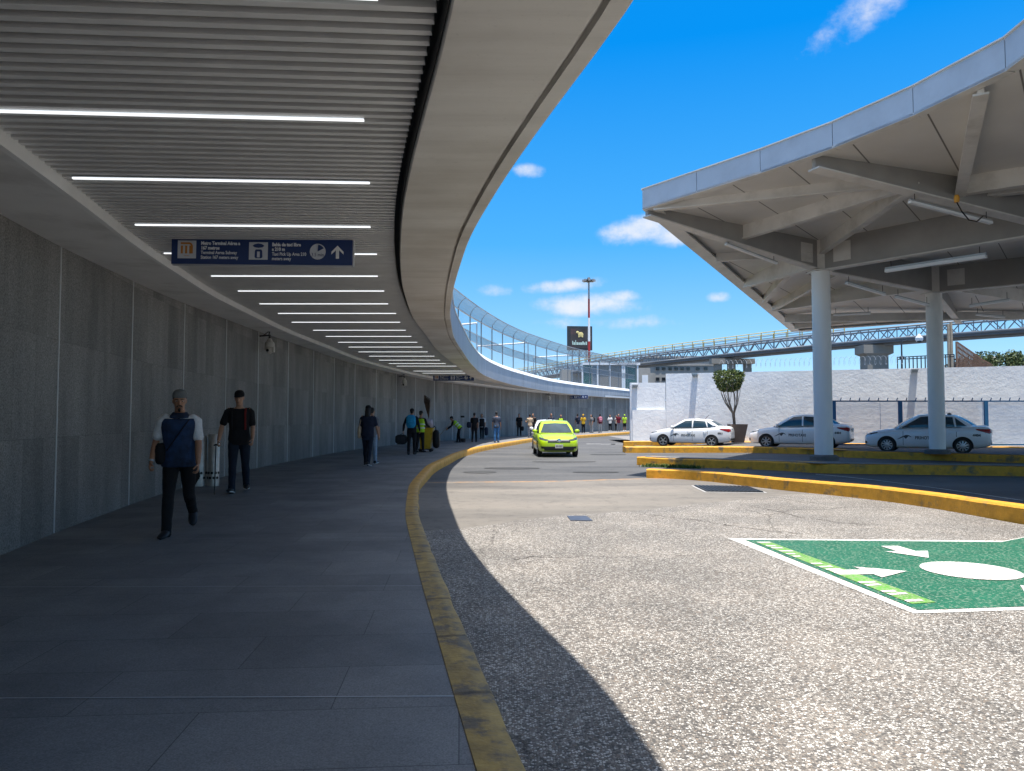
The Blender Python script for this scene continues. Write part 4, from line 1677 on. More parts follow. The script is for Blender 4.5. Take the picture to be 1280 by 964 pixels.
for u in (1042, 1125, 1232, 1345, 1450):
    x = (u - 640) / F * FY
    mb = MB(); mb.box((x, FY, (zt + .27) / 2), (.17, .1, zt - .27)); obj('post', mb, M['blue'], fb, None, world=True)
x = x0 + .1
while x < 27:
    mb = MB(); mb.bar((x, FY, zt), (x + .02, FY - .06, zt + .16), .03, .03)
    obj('spike', mb, M['blue'], fb, None, world=True)
    x += .44

# ------------------------------------------------------------------ potted topiary tree by the wall
def leaf_cloud(mb, n, fn, s, up=0.3):
    for i in range(n):
        p = fn()
        a = V((random.gauss(0, 1), random.gauss(0, 1), random.gauss(up, .8))).normalized()
        b_ = a.orthogonal().normalized()
        b_ = (Matrix.Rotation(random.uniform(0, 6.28), 3, a) @ b_)
        c = a.cross(b_)
        w = s * random.uniform(.6, 1.25)
        q = a * w * .25
        mb.add([p - b_ * w, p - c * w * .45 + q * .3, p + b_ * w, p + c * w * .45 + q * .3], [(0, 1, 2, 3)])


def mat_leaf(nm, c1, c2, c3):
    m, t, b, N, L = nt(nm)
    g_ = N.new('ShaderNodeNewGeometry')
    col = ramp(N, L, g_.outputs['Random Per Island'], [(0.0, c1), (0.55, c2), (1.0, c3)])
    L.new(col, b.inputs['Base Color'])
    b.inputs['Roughness'].default_value = 0.5
    b.inputs['Specular IOR Level'].default_value = 0.35
    return m


M['leaf'] = mat_leaf('bright_leaves', (0.025, 0.05, 0.010), (0.085, 0.125, 0.025), (0.22, 0.24, 0.07))
M['bark'] = mat('grey_bark', (0.16, 0.13, 0.105), 0.9, 0.3, 12, .5, 40)
TY = 40.4
tb = at(922, 553.5, TY)
pot = thing('planter', 'tall square brown planter holding the clipped tree beside the parked taxi', 'planter', (tb.x, TY, .26))
s_ = 1.0
mb = MB()
w0, w1, hp = .27, .44, 1.0
mb.loft([[V((a * w0, b_ * w0, 0)) for a, b_ in ((-1, -1), (1, -1), (1, 1), (-1, 1))], [V((a * w1, b_ * w1, hp)) for a, b_ in ((-1, -1), (1, -1), (1, 1), (-1, 1))], [V((a * (w1 - .05), b_ * (w1 - .05), hp)) for a, b_ in ((-1, -1), (1, -1), (1, 1), (-1, 1))], [V((a * (w1 - .08), b_ * (w1 - .08), hp - .08)) for a, b_ in ((-1, -1), (1, -1), (1, 1), (-1, 1))]])
obj('pot', mb, mat('brown_pot', (.17, .12, .095), .7, .12), pot, None)
mb = MB(); mb.box((0, 0, hp - .09), (.68, .68, .06)); obj('soil', mb, mat('soil', (.06, .045, .03), .95, .3, 20), pot, None)
tr = thing('clipped_tree', 'clipped round headed green tree in the brown planter before the white wall', 'tree', (tb.x, TY, .26 + hp - .06))
px_ = TY / F
zt_ = at(911, 464, TY).z - tr.location.z
zc0 = at(911, 491, TY).z - tr.location.z
cxm = at(911, 480, TY).x - tb.x
hwid = 17.5 * px_
mb = MB()
root = V((at(916, 530, TY).x - tb.x + .1, 0, 0))
for i in range(9):
    a = i / 9 * 6.28
    e_ = V((cxm + math.cos(a) * hwid * .62, math.sin(a) * .5, zc0 + .25))
    st = root + V((.03 * math.cos(a), .03 * math.sin(a), -.1))
    m1 = root + V((-.06 + .05 * math.cos(a), .05 * math.sin(a), .65))
    m2 = st.lerp(e_, .62) + V((random.uniform(-.06, .06), random.uniform(-.06, .06), .0))
    mb.tube([st, m1, m2, e_, e_ + V((random.uniform(-.1, .1), 0, .5))], [.045, .035, .024, .016, .008], 6)
    if i % 2 == 0:
        mb.tube([m2, m2.lerp(e_, .6) + V((random.uniform(-.15, .15), random.uniform(-.1, .1), .0)), e_ + V((random.uniform(-.3, .3), random.uniform(-.2, .2), .3))], [.018, .012, .006], 5)
obj('trunk', mb, M['bark'], tr, 60)
cz = (zc0 + zt_) / 2 + .05
hh_ = (zt_ - zc0) / 2
mb = MB()


def crown_pt():
    while True:
        p = V((random.uniform(-1, 1), random.uniform(-1, 1), random.uniform(-1, 1)))
        q = (abs(p.x) ** 4.5 + abs(p.y) ** 4.5 + abs(p.z) ** 4.5)
        if q < 1 and (q > .25 or random.random() < .25):
            nn_ = noise.noise(p * 2.3)
            if nn_ > -.32 - (.25 if q < .7 else 0):
                taper = 1.06 - .34 * max(0, .3 - p.z)
                k = 1 + .10 * noise.noise(p * 3 + V((5, 0, 0)))
                return V((cxm + p.x * hwid * taper * k, p.y * .62 * taper * k, cz + p.z * hh_ * k))


leaf_cloud(mb, 3400, crown_pt, .07)
obj('crown', mb, M['leaf'], tr, None, recalc=False)
# ------------------------------------------------------------------ elevated truss bridge far behind the wall
M['bsteel'] = mat('bridge_steel', (0.20, 0.215, 0.235), 0.5, 0.1, 1.0, dirt=(0.15, 0.16, 0.175), dscale=.6)
M['bdark'] = mat('bridge_underside', (0.11, 0.11, 0.115), 0.6, 0.1, 1.0)
M['byellow'] = mat('railing_yellow', (0.60, 0.42, 0.06), 0.5, 0.1)
br_px = [(640, 476.5, 168), (690, 470.5, 150), (760, 460.5, 126), (840, 452, 111), (950, 441, 97), (1060, 430, 84.5), (1180, 420.5, 77.5), (1280, 413.5, 72.5), (1500, 399, 62)]
bl = [at(u, v, d) for u, v, d in br_px]
# resample evenly
dd = [0]
for i in range(1, len(bl)):
    dd.append(dd[-1] + (bl[i] - bl[i - 1]).length)
NB = int(dd[-1] / 2.1)
bp = [V([float(np.interp(dd[-1] * i / NB, dd, [p[k] for p in bl])) for k in range(3)]) for i in range(NB + 1)]
for it in range(30):
    bp = [bp[0]] + [(bp[i - 1] + bp[i] * 2 + bp[i + 1]) / 4 for i in range(1, NB)] + [bp[-1]]
bg = thing('truss_bridge', 'long elevated steel truss walkway with yellow railing behind the white wall', 'bridge', bp[NB // 2])
tv = []
for i in range(NB + 1):
    t = bp[min(i + 1, NB)] - bp[max(i - 1, 0)]
    t.z = 0
    t.normalize()
    tv.append(V((-t.y, t.x, 0)))
BW, BH = 1.1, 1.35
for sgn in (1, -1):
    side = [bp[i] + tv[i] * (BW * sgn) for i in range(NB + 1)]
    for z_, r in ((0.12, .13), (BH, .11)):
        mb = MB(); mb.tube([p + V((0, 0, z_)) for p in side], r, 6)
        obj('chord', mb, M['bsteel'], bg, 60, world=True)
    mb = MB()
    for i in range(NB):
        a, b_ = side[i], side[i + 1]
        m_ = (a + b_) / 2
        mb.bar(a + V((0, 0, .12)), m_ + V((0, 0, BH)), .09, .09)
        mb.bar(m_ + V((0, 0, BH)), b_ + V((0, 0, .12)), .09, .09)
        mb.bar(a + V((0, 0, .12)), a + V((0, 0, BH)), .07, .07)
    obj('web_bracing', mb, M['bsteel'], bg, None, world=True)
mb = MB()
for i in range(NB):
    a, b_ = bp[i], bp[i + 1]
    mb.add([a + tv[i] * BW, b_ + tv[i + 1] * BW, b_ - tv[i + 1] * BW, a - tv[i] * BW, a + tv[i] * BW - V((0, 0, .25)), b_ + tv[i + 1] * BW - V((0, 0, .25)), b_ - tv[i + 1] * BW - V((0, 0, .25)), a - tv[i] * BW - V((0, 0, .25))],
           [(0, 1, 2, 3), (7, 6, 5, 4), (0, 4, 5, 1), (2, 6, 7, 3)])
obj('deck', mb, M['bdark'], bg, None, world=True)
mb = MB(); mb.tube([p - V((0, 0, .32)) + tv[i] * .0 for i, p in enumerate(bp)], .2, 8)
obj('pipe', mb, M['bsteel'], bg, 60, world=True)
# yellow handrail of the walkway on top (left part only)
ks = [i for i in range(NB + 1) if bp[i].y > 86]
for sgn in (1, -1):
    for z_, m_ in ((BH + 1.05, 'byellow'), (BH + .55, 'bsteel'), (BH + .1, 'bsteel')):
        mb = MB(); mb.tube([bp[i] + tv[i] * (BW * sgn) + V((0, 0, z_)) for i in ks], .05, 5)
        obj('handrail', mb, M[m_], bg, 60, world=True)
    mb = MB()
    for i in ks:
        p = bp[i] + tv[i] * (BW * sgn)
        mb.bar(p + V((0, 0, BH)), p + V((0, 0, BH + 1.05)), .09, .09)
    obj('rail_posts', mb, M['byellow'], bg, None, world=True)


def near_bp(u):
    return min(range(NB + 1), key=lambda i: abs(bp[i].x / bp[i].y - (u - 640) / F))


M['pier'] = mat('pier_concrete', (0.25, 0.235, 0.21), 0.85, 0.12, .8, .2, 10, dirt=(0.22, 0.21, 0.19), dscale=.8)
k = near_bp(1093)
P = bp[k]
pr = thing('bridge_pier', 'broad concrete pier with flared cap carrying the truss bridge near the rear column', 'pier', (P.x, P.y, -.3))
zz_ = at(1093, 432, P.y).z + .3
sw_ = 13.5 * P.y / F
cw_ = 18.5 * P.y / F
dxy = math.atan2(bp[k + 1].y - bp[k].y, bp[k + 1].x - bp[k].x)
mb = MB(); mb.lathe([(sw_ * 1.05, 0), (sw_ * 1.05, zz_ - 1.0)], 4, (0, 0, 0), Matrix.Rotation(R(45), 3, 'Z'))
for i, v in enumerate(mb.v):
    mb.v[i] = (max(-sw_, min(sw_, v[0] * 1.3)), max(-.9, min(.9, v[1])), v[2])
obj('shaft', mb, M['pier'], pr, None)
mb = MB(); mb.loft([[V((a * sw_ * 1.02, b_ * .95, zz_ - 1.15)) for a, b_ in ((-1, -1), (1, -1), (1, 1), (-1, 1))], [V((a * cw_, b_ * 1.1, zz_ - .95)) for a, b_ in ((-1, -1), (1, -1), (1, 1), (-1, 1))], [V((a * cw_, b_ * 1.1, zz_)) for a, b_ in ((-1, -1), (1, -1), (1, 1), (-1, 1))]])
obj('pier_cap', mb, M['pier'], pr, None)
mb = MB(); mb.lathe([(.45, zz_), (.4, zz_ + .4), (.3, P.z - .2)], 10); obj('bearing', mb, M['bdark'], pr, 40)
k = near_bp(918)
P = bp[k]
pr = thing('bridge_pier', 'dark group of concrete columns under the truss bridge above the clipped tree', 'pier', (P.x, P.y, -.3))
zz_ = P.z + .3 - .45
for du in (-17, 0, 20):
    x = du * P.y / F
    mb = MB(); mb.box((x, 0, zz_ / 2), (.95, .8, zz_)); obj('shaft', mb, M['pier'], pr, None)
mb = MB(); mb.box((.1, 0, zz_ - .35), (27 * 2 * P.y / F, 1.3, .7)); obj('pier_cap', mb, M['pier'], pr, None)

# ------------------------------------------------------------------ buildings behind
M['bwall'] = mat('beige_render', (0.34, 0.325, 0.295), 0.8, 0.08, .5, dirt=(0.26, 0.25, 0.23), dscale=.4)
M['pane'] = glass('dark_window', (0.02, 0.025, 0.03))
by = 128.0
bx0, bx1 = at(808, 470, by).x, at(896, 470, by).x
bz = at(850, 447.5, by).z
bd = thing('office_building', 'beige office block with small dark windows behind the white wall', 'building', ((bx0 + bx1) / 2, by + 5, -.3))
mb = MB(); mb.box((0, 0, (bz + .3) / 2), (bx1 - bx0, 10, bz + .3)); obj('wall', mb, M['bwall'], bd, None)
mb = MB(); mb.box((0, 0, bz + .3 + .15), (bx1 - bx0 + .5, 10.5, .3)); obj('roof', mb, M['conc'], bd, None)
wins = []
for row, (v0, v1) in enumerate(((459.2, 463), (472, 476))):
    for u in (822, 829.5, 837.5, 845, 852.5, 860, 872, 882):
        if row == 1 and u > 832:
            continue
        c = at(u, (v0 + v1) / 2, by)
        w_ = 4.6 * by / F; h_ = (v1 - v0) * by / F
        mb = MB(); mb.box((c.x - bd.location.x, -5.02, c.z + .3), (w_ + .16, .12, h_ + .16))
        f_ = obj('window', mb, M['bwall'], bd, None)
        mb = MB(); mb.box((c.x - bd.location.x, -5.07, c.z + .3), (w_, .1, h_)); obj('pane', mb, M['pane'], f_, None)
mb = MB(); mb.box((0, -5.05, at(840, 456, by).z + .3), (bx1 - bx0, .3, .35)); obj('cornice', mb, M['conc'], bd, None)
# glass and steel entrance block left of it
gy = 96.0
gb = thing('glass_pavilion', 'low pavilion of white posts, green glass and grey panels behind the curved roof', 'building', (at(765, 470, gy).x, gy, -.3))
g0, g1 = at(728, 470, gy).x - gb.location.x, at(800, 470, gy).x - gb.location.x
gzt = at(765, 453.5, gy).z + .3
mb = MB(); mb.box(((g0 + g1) / 2, 1.5, gzt - .15), (g1 - g0, 3.4, .3)); obj('roof', mb, M['white'], gb, None)
M['ggreen'] = glass('green_glass', (0.03, 0.11, 0.10), .08)
M['ggrey'] = glass('grey_glass', (0.16, 0.19, 0.22), .15)
cols = [(728, 740, 'ggreen'), (740, 747, 'ggrey'), (747, 762, 'pier'), (762, 778, 'pier'), (781, 796, 'ggreen')]
for u0, u1, m_ in cols:
    a, b_ = at(u0, 470, gy).x - gb.location.x, at(u1, 470, gy).x - gb.location.x
    mb = MB(); mb.box(((a + b_) / 2, .1, gzt / 2 - .15), (b_ - a - .1, .12, gzt - .3)); obj('panel', mb, M[m_], gb, None)
for u in (728, 747, 762, 778, 780.5, 797):
    a = at(u, 470, gy).x - gb.location.x
    mb = MB(); mb.box((a, -.02, gzt / 2 - .15), (.2, .2, gzt - .3)); obj('post', mb, M['white'], gb, None)
# grey block joining the two
ky = 112.0
kb = thing('annex_building', 'plain grey annex wall with a white door between pavilion and office block', 'building', (at(805, 470, ky).x, ky + 3, -.3))
kw = 16 * ky / F
kz = at(805, 460, ky).z + .3
mb = MB(); mb.box((0, 0, kz / 2), (kw, 6, kz)); obj('wall', mb, M['conc'], kb, None)
mb = MB(); mb.box((.15, -3.03, at(806, 474, ky).z + .3), (.9, .1, 1.2)); obj('door', mb, M['white'], kb, None)
# low orange banded wall far left
ly = 138.0
lb = thing('low_building', 'low beige building with a rust coloured band seen through the mesh fence', 'building', (at(722, 470, ly).x, ly + 3, -.3))
lw = 40 * ly / F
lzt = at(722, 462, ly).z + .3
mb = MB(); mb.box((0, 0, lzt / 2), (lw, 6, lzt)); obj('wall', mb, M['bwall'], lb, None)
mb = MB(); mb.box((.2 * lw, -3.04, lzt * .55), (1.0, .12, lzt * .8)); obj('rust_panel', mb, mat('rust_panel', (.30, .08, .045), .7, .2), lb, None)

# ------------------------------------------------------------------ billboard, floodlight mast, poles
Y = 170.0
c = at(724.5, 423, Y)
bbz = thing('billboard', 'dark billboard with gold emblem and pale lettering on a steel frame', 'billboard', (c.x, Y, -.3), R(6))
W_, H_ = 29 * Y / F, 27.5 * Y / F
zc = c.z + .3
mb = MB(); mb.box((0, 0, zc), (W_ + .5, .5, H_ + .5)); obj('frame', mb, M['dark'], bbz, None)
mb = MB(); mb.box((.25, -.26, zc), (W_ - .5, .06, H_ - .6)); obj('panel', mb, mat('billboard_print', (.05, .045, .045), .5, .35, .6, dirt=(.14, .06, .06), dscale=.35), bbz, None)
mb = MB()
mb.ball((.2, -.34, zc + .85), (.62, .05, .55), 14, 8)
mb.ball((-.55, -.34, zc + 1.35), (.36, .05, .26), 10, 6)
mb.box((-.2, -.34, zc + .45), (.3, .05, .5)); mb.box((.6, -.34, zc + .4), (.3, .05, .4))
obj('emblem', mb, mat('gold_print', (.70, .58, .25), .5, .15, 2), bbz, 60)
mb = MB()
random.seed(3)
xs_ = -1.75
for i, (w_, h_) in enumerate([(.16, .9), (.3, .6), (.14, 1.1), (.34, .6), (.3, .55), (.36, .6), (.3, .8), (.22, .55), (.3, .75)]):
    mb.box((xs_ + w_ / 2, -.32, zc - 1.25 + h_ / 2 - .3), (w_, .04, h_), 0)
    xs_ += w_ + .12
obj('lettering', mb, mat('pale_print', (.50, .68, .62), .5, .15, 2), bbz, None)
random.seed(11)
for x in (-1.6, 0, 1.6):
    mb = MB(); mb.tube([(x, .3, zc - H_ / 2), (x, .3, 0)], .13, 6); obj('support', mb, M['steel'], bbz, 60)
mb = MB()
for i in range(6):
    a = -2.4 + i * .8
    mb.bar((a, .1, zc - H_ / 2 - .2), (a + .8, .1, zc - H_ / 2 - 1.6), .1, .1)
    mb.bar((a + .8, .1, zc - H_ / 2 - .2), (a, .1, zc - H_ / 2 - 1.6), .1, .1)
mb.bar((-2.6, .1, zc - H_ / 2 - 1.6), (2.6, .1, zc - H_ / 2 - 1.6), .14, .14)
obj('bracing', mb, M['steel'], bbz, None)

Y = 150.0
c = at(736, 350, Y)
ms = thing('floodlight_mast', 'tall red and white banded floodlight mast rising in front of the billboard', 'light mast', (c.x, Y, -.3))
zt = c.z + .3
M['mred'] = mat('mast_red', (.40, .035, .03), .5, .1)
M['mgrey'] = mat('mast_grey', (.30, .31, .33), .5, .1)
bands = [(0, .14, 'mred'), (.14, .28, 'white'), (.28, .405, 'white'), (.405, .58, 'mred'), (.58, .74, 'white'), (.74, .87, 'mred'), (.87, 1.0, 'mgrey')]
for a, b_, m_ in bands:
    ra_, rb_ = .36 - .2 * a, .36 - .2 * b_
    mb = MB(); mb.lathe([(ra_, zt * a), (rb_, zt * b_)], 12); obj('pole_section', mb, M[m_], ms, 60)
mb = MB(); mb.lathe([(.25, zt - .5), (1.0, zt - .3), (1.05, zt - .1), (.4, zt + .1), (.2, zt + .5)], 12); obj('lamp_ring', mb, M['dark'], ms, 40)
for i in range(8):
    a = i * math.pi / 4
    mb = MB(); mb.box((1.15 * math.cos(a), 1.15 * math.sin(a), zt - .15), (.42, .42, .36), a); obj('floodlight', mb, M['mgrey'], ms, None)

Yp = 60.0
p = at(1127.5, 458, Yp)
lp = thing('camera_pole', 'thin dark pole standing behind the wall left of the rear column', 'pole', (p.x, Yp, -.3))
z_ = at(1127, 426, Yp).z + .3
mb = MB(); mb.tube([(0, 0, 0), (0, 0, z_)], [.09, .06], 8); obj('pole', mb, M['dark'], lp, 60)
mb = MB(); mb.tube([(0, 0, z_ - .1), (.5, 0, z_ + .05)], .04, 6); mb.box((0, 0, z_ - 1.4), (.3, .2, .25)); obj('arm', mb, M['dark'], lp, 60)
Yp = 70.
p = at(1149, 424, Yp)
dc = thing('bridge_camera', 'white camera dome hanging under the truss bridge', 'security camera', (p.x, Yp, p.z))
mb = MB(); mb.lathe([(0, -.3), (.22, -.25), (.34, -.05), (.34, .15), (.15, .3), (.1, .5)], 12); obj('housing', mb, M['white'], dc, 40)
mb = MB(); mb.lathe([(0, -.36), (.18, -.3), (.22, -.2), (0, -.2)], 12, (-.05, -.12, 0)); obj('dome', mb, M['black'], dc, 40)
for u, v0, lab in ((1186.5, 405, 'taller of two wooden poles just right of the rear column'), (1190, 403, 'second wooden pole close beside the first, right of the rear column')):
    Yp = 56.
    p = at(u, 460, Yp)
    o = thing('wooden_pole', lab, 'pole', (p.x, Yp, -.3))
    z_ = at(u, v0, Yp).z + .3
    mb = MB(); mb.tube([(0, 0, 0), (0, 0, z_)], [.13, .10], 8); obj('pole', mb, mat('weathered_wood', (.33, .27, .20), .85, .2, 6) if 'wood' not in M else M['wood'], o, 60)
    M['wood'] = bpy.data.materials['weathered_wood']
# brown slatted screen
Yp = 62.
sl_ = thing('slatted_screen', 'sloping brown slatted metal screen behind the wall near the right edge', 'screen', (at(1215, 457, Yp).x, Yp, 0))
top = [(1196, 427.5), (1204, 433), (1212, 438.5), (1220, 444), (1228, 450), (1238, 455)]
M['brown'] = mat('brown_metal', (.20, .115, .075), .7, .2, 3)
tu = lambda u: float(np.interp(u, [t[0] for t in top], [t[1] for t in top]))
mb = MB()
u = 1195.
while u < 1240:
    a, b_ = at(u, 466, Yp), at(u, tu(u), Yp)
    mb.bar(V((a.x, Yp, 0)), V((b_.x, Yp, b_.z)), .055, .055)
    u += 1.6
obj('slats', mb, M['brown'], sl_, None, world=True)
mb = MB()
for dv in (0, 6, 12):
    pts_ = [at(t[0], min(t[1] + dv, 462), Yp + .06) for t in top]
    for i in range(len(pts_) - 1):
        mb.bar(pts_[i], pts_[i + 1], .1, .1)
mb.bar(V((at(1195, 460, Yp).x, Yp, 0)), at(1195.5, 427, Yp), .12, .12)
obj('frame', mb, M['brown'], sl_, None, world=True)
# far trees to the right
M['leaf2'] = mat_leaf('far_leaves', (0.025, 0.05, 0.012), (0.06, 0.095, 0.025), (0.13, 0.14, 0.05))
M['leafd'] = mat_leaf('dry_leaves', (0.09, 0.055, 0.03), (0.15, 0.095, 0.05), (0.2, 0.14, 0.07))


def bush(u, vtop, wpx, Y, label, m, n=1500, seed=1, twigs=False, name='tree'):
    random.seed(seed)
    p = at(u, 460, Y)
    t = thing(name, label, 'tree', (p.x, Y, -.3), 0, 'trees beyond the white wall')
    ht = at(u, vtop, Y).z + .3
    w = wpx * Y / F / 2
    mb = MB()
    for i in range(6):
        a = i * 1.05
        e_ = V((math.cos(a) * w * .6, math.sin(a) * w * .6, ht * random.uniform(.75, .95)))
        mb.tube([(0, 0, 0), V((0, 0, ht * .3)), e_ * .6 + V((0, 0, ht * .12)), e_], [.16, .13, .08, .02], 6)
        if twigs:
            for k in range(4):
                q = e_ + V((random.uniform(-.6, .6), random.uniform(-.4, .4), random.uniform(.4, 1.3)))
                mb.tube([e_ * .8, e_, q], [.05, .03, .01], 4)
    obj('trunk', mb, M['bark'], t, 60)
    cl = [(V((random.uniform(-w, w) * .8, random.uniform(-w, w) * .5, ht * random.uniform(.80, .98))), random.uniform(.3, .55) * w) for i in range(14)]
    def fp():
        c_, r_ = random.choice(cl)
        d_ = V((random.gauss(0, 1), random.gauss(0, 1), random.gauss(0, .8))).normalized() * r_ * random.uniform(.4, 1) ** .5
        q = c_ + d_
        q.z = min(q.z, ht * 1.04)
        return q
    mb = MB(); leaf_cloud(mb, n, fp, .16)
    obj('crown', mb, m, t, None, recalc=False)


bush(1222, 447, 30, 78, 'green bushy tree next to the brown screen', M['leaf2'], 1400, 4)
bush(1246, 444, 46, 84, 'wide green tree top in the middle of the far right trees', M['leaf2'], 2000, 5)
bush(1272, 442, 44, 80, 'green tree with bare twigs at the right picture edge', M['leaf2'], 1800, 6, True)
bush(1206, 451, 40, 74, 'brown dry shrub in front of the slatted screen', M['leafd'], 1300, 8)
bush(1300, 440, 34, 84, 'dense tree just beyond the right picture edge', M['leaf2'], 1500, 9)
random.seed(21)
# far water tank post
o = thing('roof_tank', 'small dark tank on a post among the far trees', 'tank', (at(1211, 455, 95).x + 3.3, 95, -.3))
zt = at(1251, 446, 95).z + .3
mb = MB(); mb.lathe([(.7, zt - .9), (.8, zt - .3), (.5, zt), (0, zt)], 10); obj('tank', mb, M['dark'], o, 40)
mb = MB(); mb.tube([(0, 0, 0), (0, 0, zt - .8)], .25, 8); obj('post', mb, M['dark'], o, 60)
# white pipes seen through the mesh fence
for (u0, v0, u1, v1, yy0, lab) in [(571, 406.5, 596, 404, 60, 'upper short white pipe behind the mesh fence'), (597, 433, 660, 428.5, 75, 'long white pipe behind the middle of the mesh fence'), (667, 447, 715, 444, 90, 'white pipe behind the far part of the mesh fence')]:
    a, b_ = at(u0, v0, yy0), at(u1, v1, yy0 + 1)
    o = thing('white_pipe', lab, 'pipe', (a + b_) / 2, 0, 'white pipes behind the mesh fence')
    mb = MB(); mb.tube([a, b_], .075, 8); obj('pipe', mb, M['white'], o, 60, world=True)
    for p_, q_ in ((a, a.lerp(b_, .02)), (b_, b_.lerp(a, .02))):
        mb = MB(); mb.tube([p_, V((p_.x, p_.y, -.3))], .05, 6); obj('pole', mb, M['steel'], o, 60, world=True)
# ------------------------------------------------------------------ cars (local: +x forward, +y left, z up, wheels on z = 0)
def paint(name, c, rough=0.28):
    m, t, b, N, L = nt(name)
    co = coord(N, L)
    n = noi(N, L, co, 3, 5)
    col = ramp(N, L, n, [(0.3, tuple(x * .95 for x in c)), (0.7, tuple(min(1, x * 1.03) for x in c))])
    # road dust low on the body
    sep = N.new('ShaderNodeSeparateXYZ')
    L.new(co, sep.inputs[0])
    mr = N.new('ShaderNodeMapRange')
    mr.inputs[1].default_value = 0.55; mr.inputs[2].default_value = 0.15
    mr.inputs[3].default_value = 0.0; mr.inputs[4].default_value = 0.35
    L.new(sep.outputs[2], mr.inputs[0])
    col = mixc(N, L, mr.outputs[0], col, (0.22, 0.20, 0.17))
    L.new(col, b.inputs['Base Color'])
    b.inputs['Roughness'].default_value = rough
    b.inputs['Coat Weight'].default_value = 0.6
    b.inputs['Coat Roughness'].default_value = 0.05
    return m


M['tyre'] = mat('tyre_rubber', (0.018, 0.018, 0.019), 0.8, 0.2, 8)
M['rim'] = mat('alloy_rim', (0.50, 0.51, 0.52), 0.3, 0.06, 5, metal=0.7)
M['cglass'] = glass('tinted_car_glass', (0.028, 0.052, 0.066), 0.02)
M['red'] = mat('tail_light_red', (0.30, 0.012, 0.012), 0.15, 0.1)
M['hl'] = mat('headlight_glass', (0.05, 0.055, 0.06), 0.15, 0.6, 16)
M['plast'] = mat('black_plastic', (0.02, 0.02, 0.021), 0.5, 0.1)
M['plate'] = mat('plate_white', (0.55, 0.54, 0.50), 0.5, 0.05)
M['deco'] = mat('decal_grey', (0.055, 0.06, 0.065), 0.5, 0.1)

HB = dict(
    st=[  # x, half width, z bottom, z shoulder, z top (centre line)
        (2.21, .52, .34, .58, .63), (2.17, .67, .25, .67, .72), (2.05, .77, .20, .745, .80), (1.80, .83, .19, .82, .885), (1.40, .85, .19, .885, .95),
        (1.05, .855, .18, .93, .99), (.55, .86, .18, .945, 1.0), (-.10, .86, .18, .96, 1.02), (-.80, .86, .18, .985, 1.04), (-1.30, .855, .19, 1.01, 1.065),
        (-1.65, .84, .20, 1.04, 1.10), (-1.95, .81, .24, 1.06, 1.115), (-2.12, .77, .30, 1.03, 1.08), (-2.19, .70, .36, .92, .96), (-2.21, .60, .42, .76, .80)],
)


def arc(t):
    return t * t * (3 - 2 * t)


def car_body(roofx=(0.30, -0.95), htop=1.47, rear=-1.68):
    mb = MB()
    rings = []
    for x, w, zb, zs, zt in HB['st']:
        half = [(0, zb), (w * .82, zb), (w * .95, zb + .05), (w * .99, zb + .16), (w * 1.0, zb * .45 + zs * .55), (w * .985, zs - .10), (w * .94, zs - .03), (w * .84, zs + .25 * (zt - zs)), (w * .5, zt - .2 * (zt - zs)), (0, zt)]
        ring = [V((x, y, z)) for y, z in half] + [V((x, -y, z)) for y, z in half[-2:0:-1]]
        rings.append(ring)
    mb.loft(rings)
    me = evaluated(mesh_of(mb), [('SUBSURF', dict(levels=1, render_levels=1))])
    return me


def greenhouse(roofx, htop, rear):
    """cabin: base outline at the shoulder, roof outline above, walls ruled with a bow"""
    mb = MB()
    fx, rx = roofx
    base, top = [], []
    nF, nS = 10, 16
    # outline starts front centre -> left side -> rear -> right side
    def side(sgn):
        pts = []
        for i in range(nF):           # windshield half, from the centre to the pillar
            t = i / nF
            pts.append(((1.18 - .18 * t * t, .73 * t, .975 - .01 * t), (fx + .10 - .10 * t * t, .55 * t, htop - .03 * t * t)))
        for i in range(nS):
            t = i / nS
            x0 = 1.0 + (rear + .12 - 1.0) * t
            x1 = fx + (rx - fx) * t
            bw = .73 + .035 * math.sin(math.pi * t)
            pts.append(((x0, bw - .04 * t * t, .945 + .09 * t), (x1, .555 + .02 * math.sin(math.pi * t) - .02 * t, htop - .03 - .02 * t + .045 * math.sin(math.pi * t))))
        for i in range(nF + 1):
            t = 1 - i / nF
            pts.append(((rear - .10 + .22 * t * t, .69 * t, 1.05 - .01 * t), (rx - .12 + .12 * t * t, .535 * t, htop - .02 - .03 * t * t)))
        return [((a[0], a[1] * sgn, a[2]), (b_[0], b_[1] * sgn, b_[2])) for a, b_ in pts]
    L_ = side(1)
    R_ = side(-1)
    ring = L_ + R_[-2:0:-1]
    rings = []
    nv = 7
    for k in range(nv + 1):
        t = k / nv
        r = []
        for a, b_ in ring:
            a, b_ = V(a), V(b_)
            p = a.lerp(b_, t)
            bow = .045 * 4 * t * (1 - t)
            n_ = V((p.x * .25, p.y * 1.6, 0))
            if n_.length > 1e-6:
                n_.normalize()
            p += n_ * bow + V((0, 0, bow * .45))
            r.append(p)
        rings.append(r)
    # roof
    cx = (fx + rx) / 2
    for k in (0.75, .45, .15):
        r = []
        for a, b_ in ring:
            b_ = V(b_)
            p = V((cx + (b_.x - cx) * k, b_.y * k, b_.z + .035 * (1 - k * k)))
            r.append(p)
        rings.append(r)
    mb.loft(rings)
    return mb


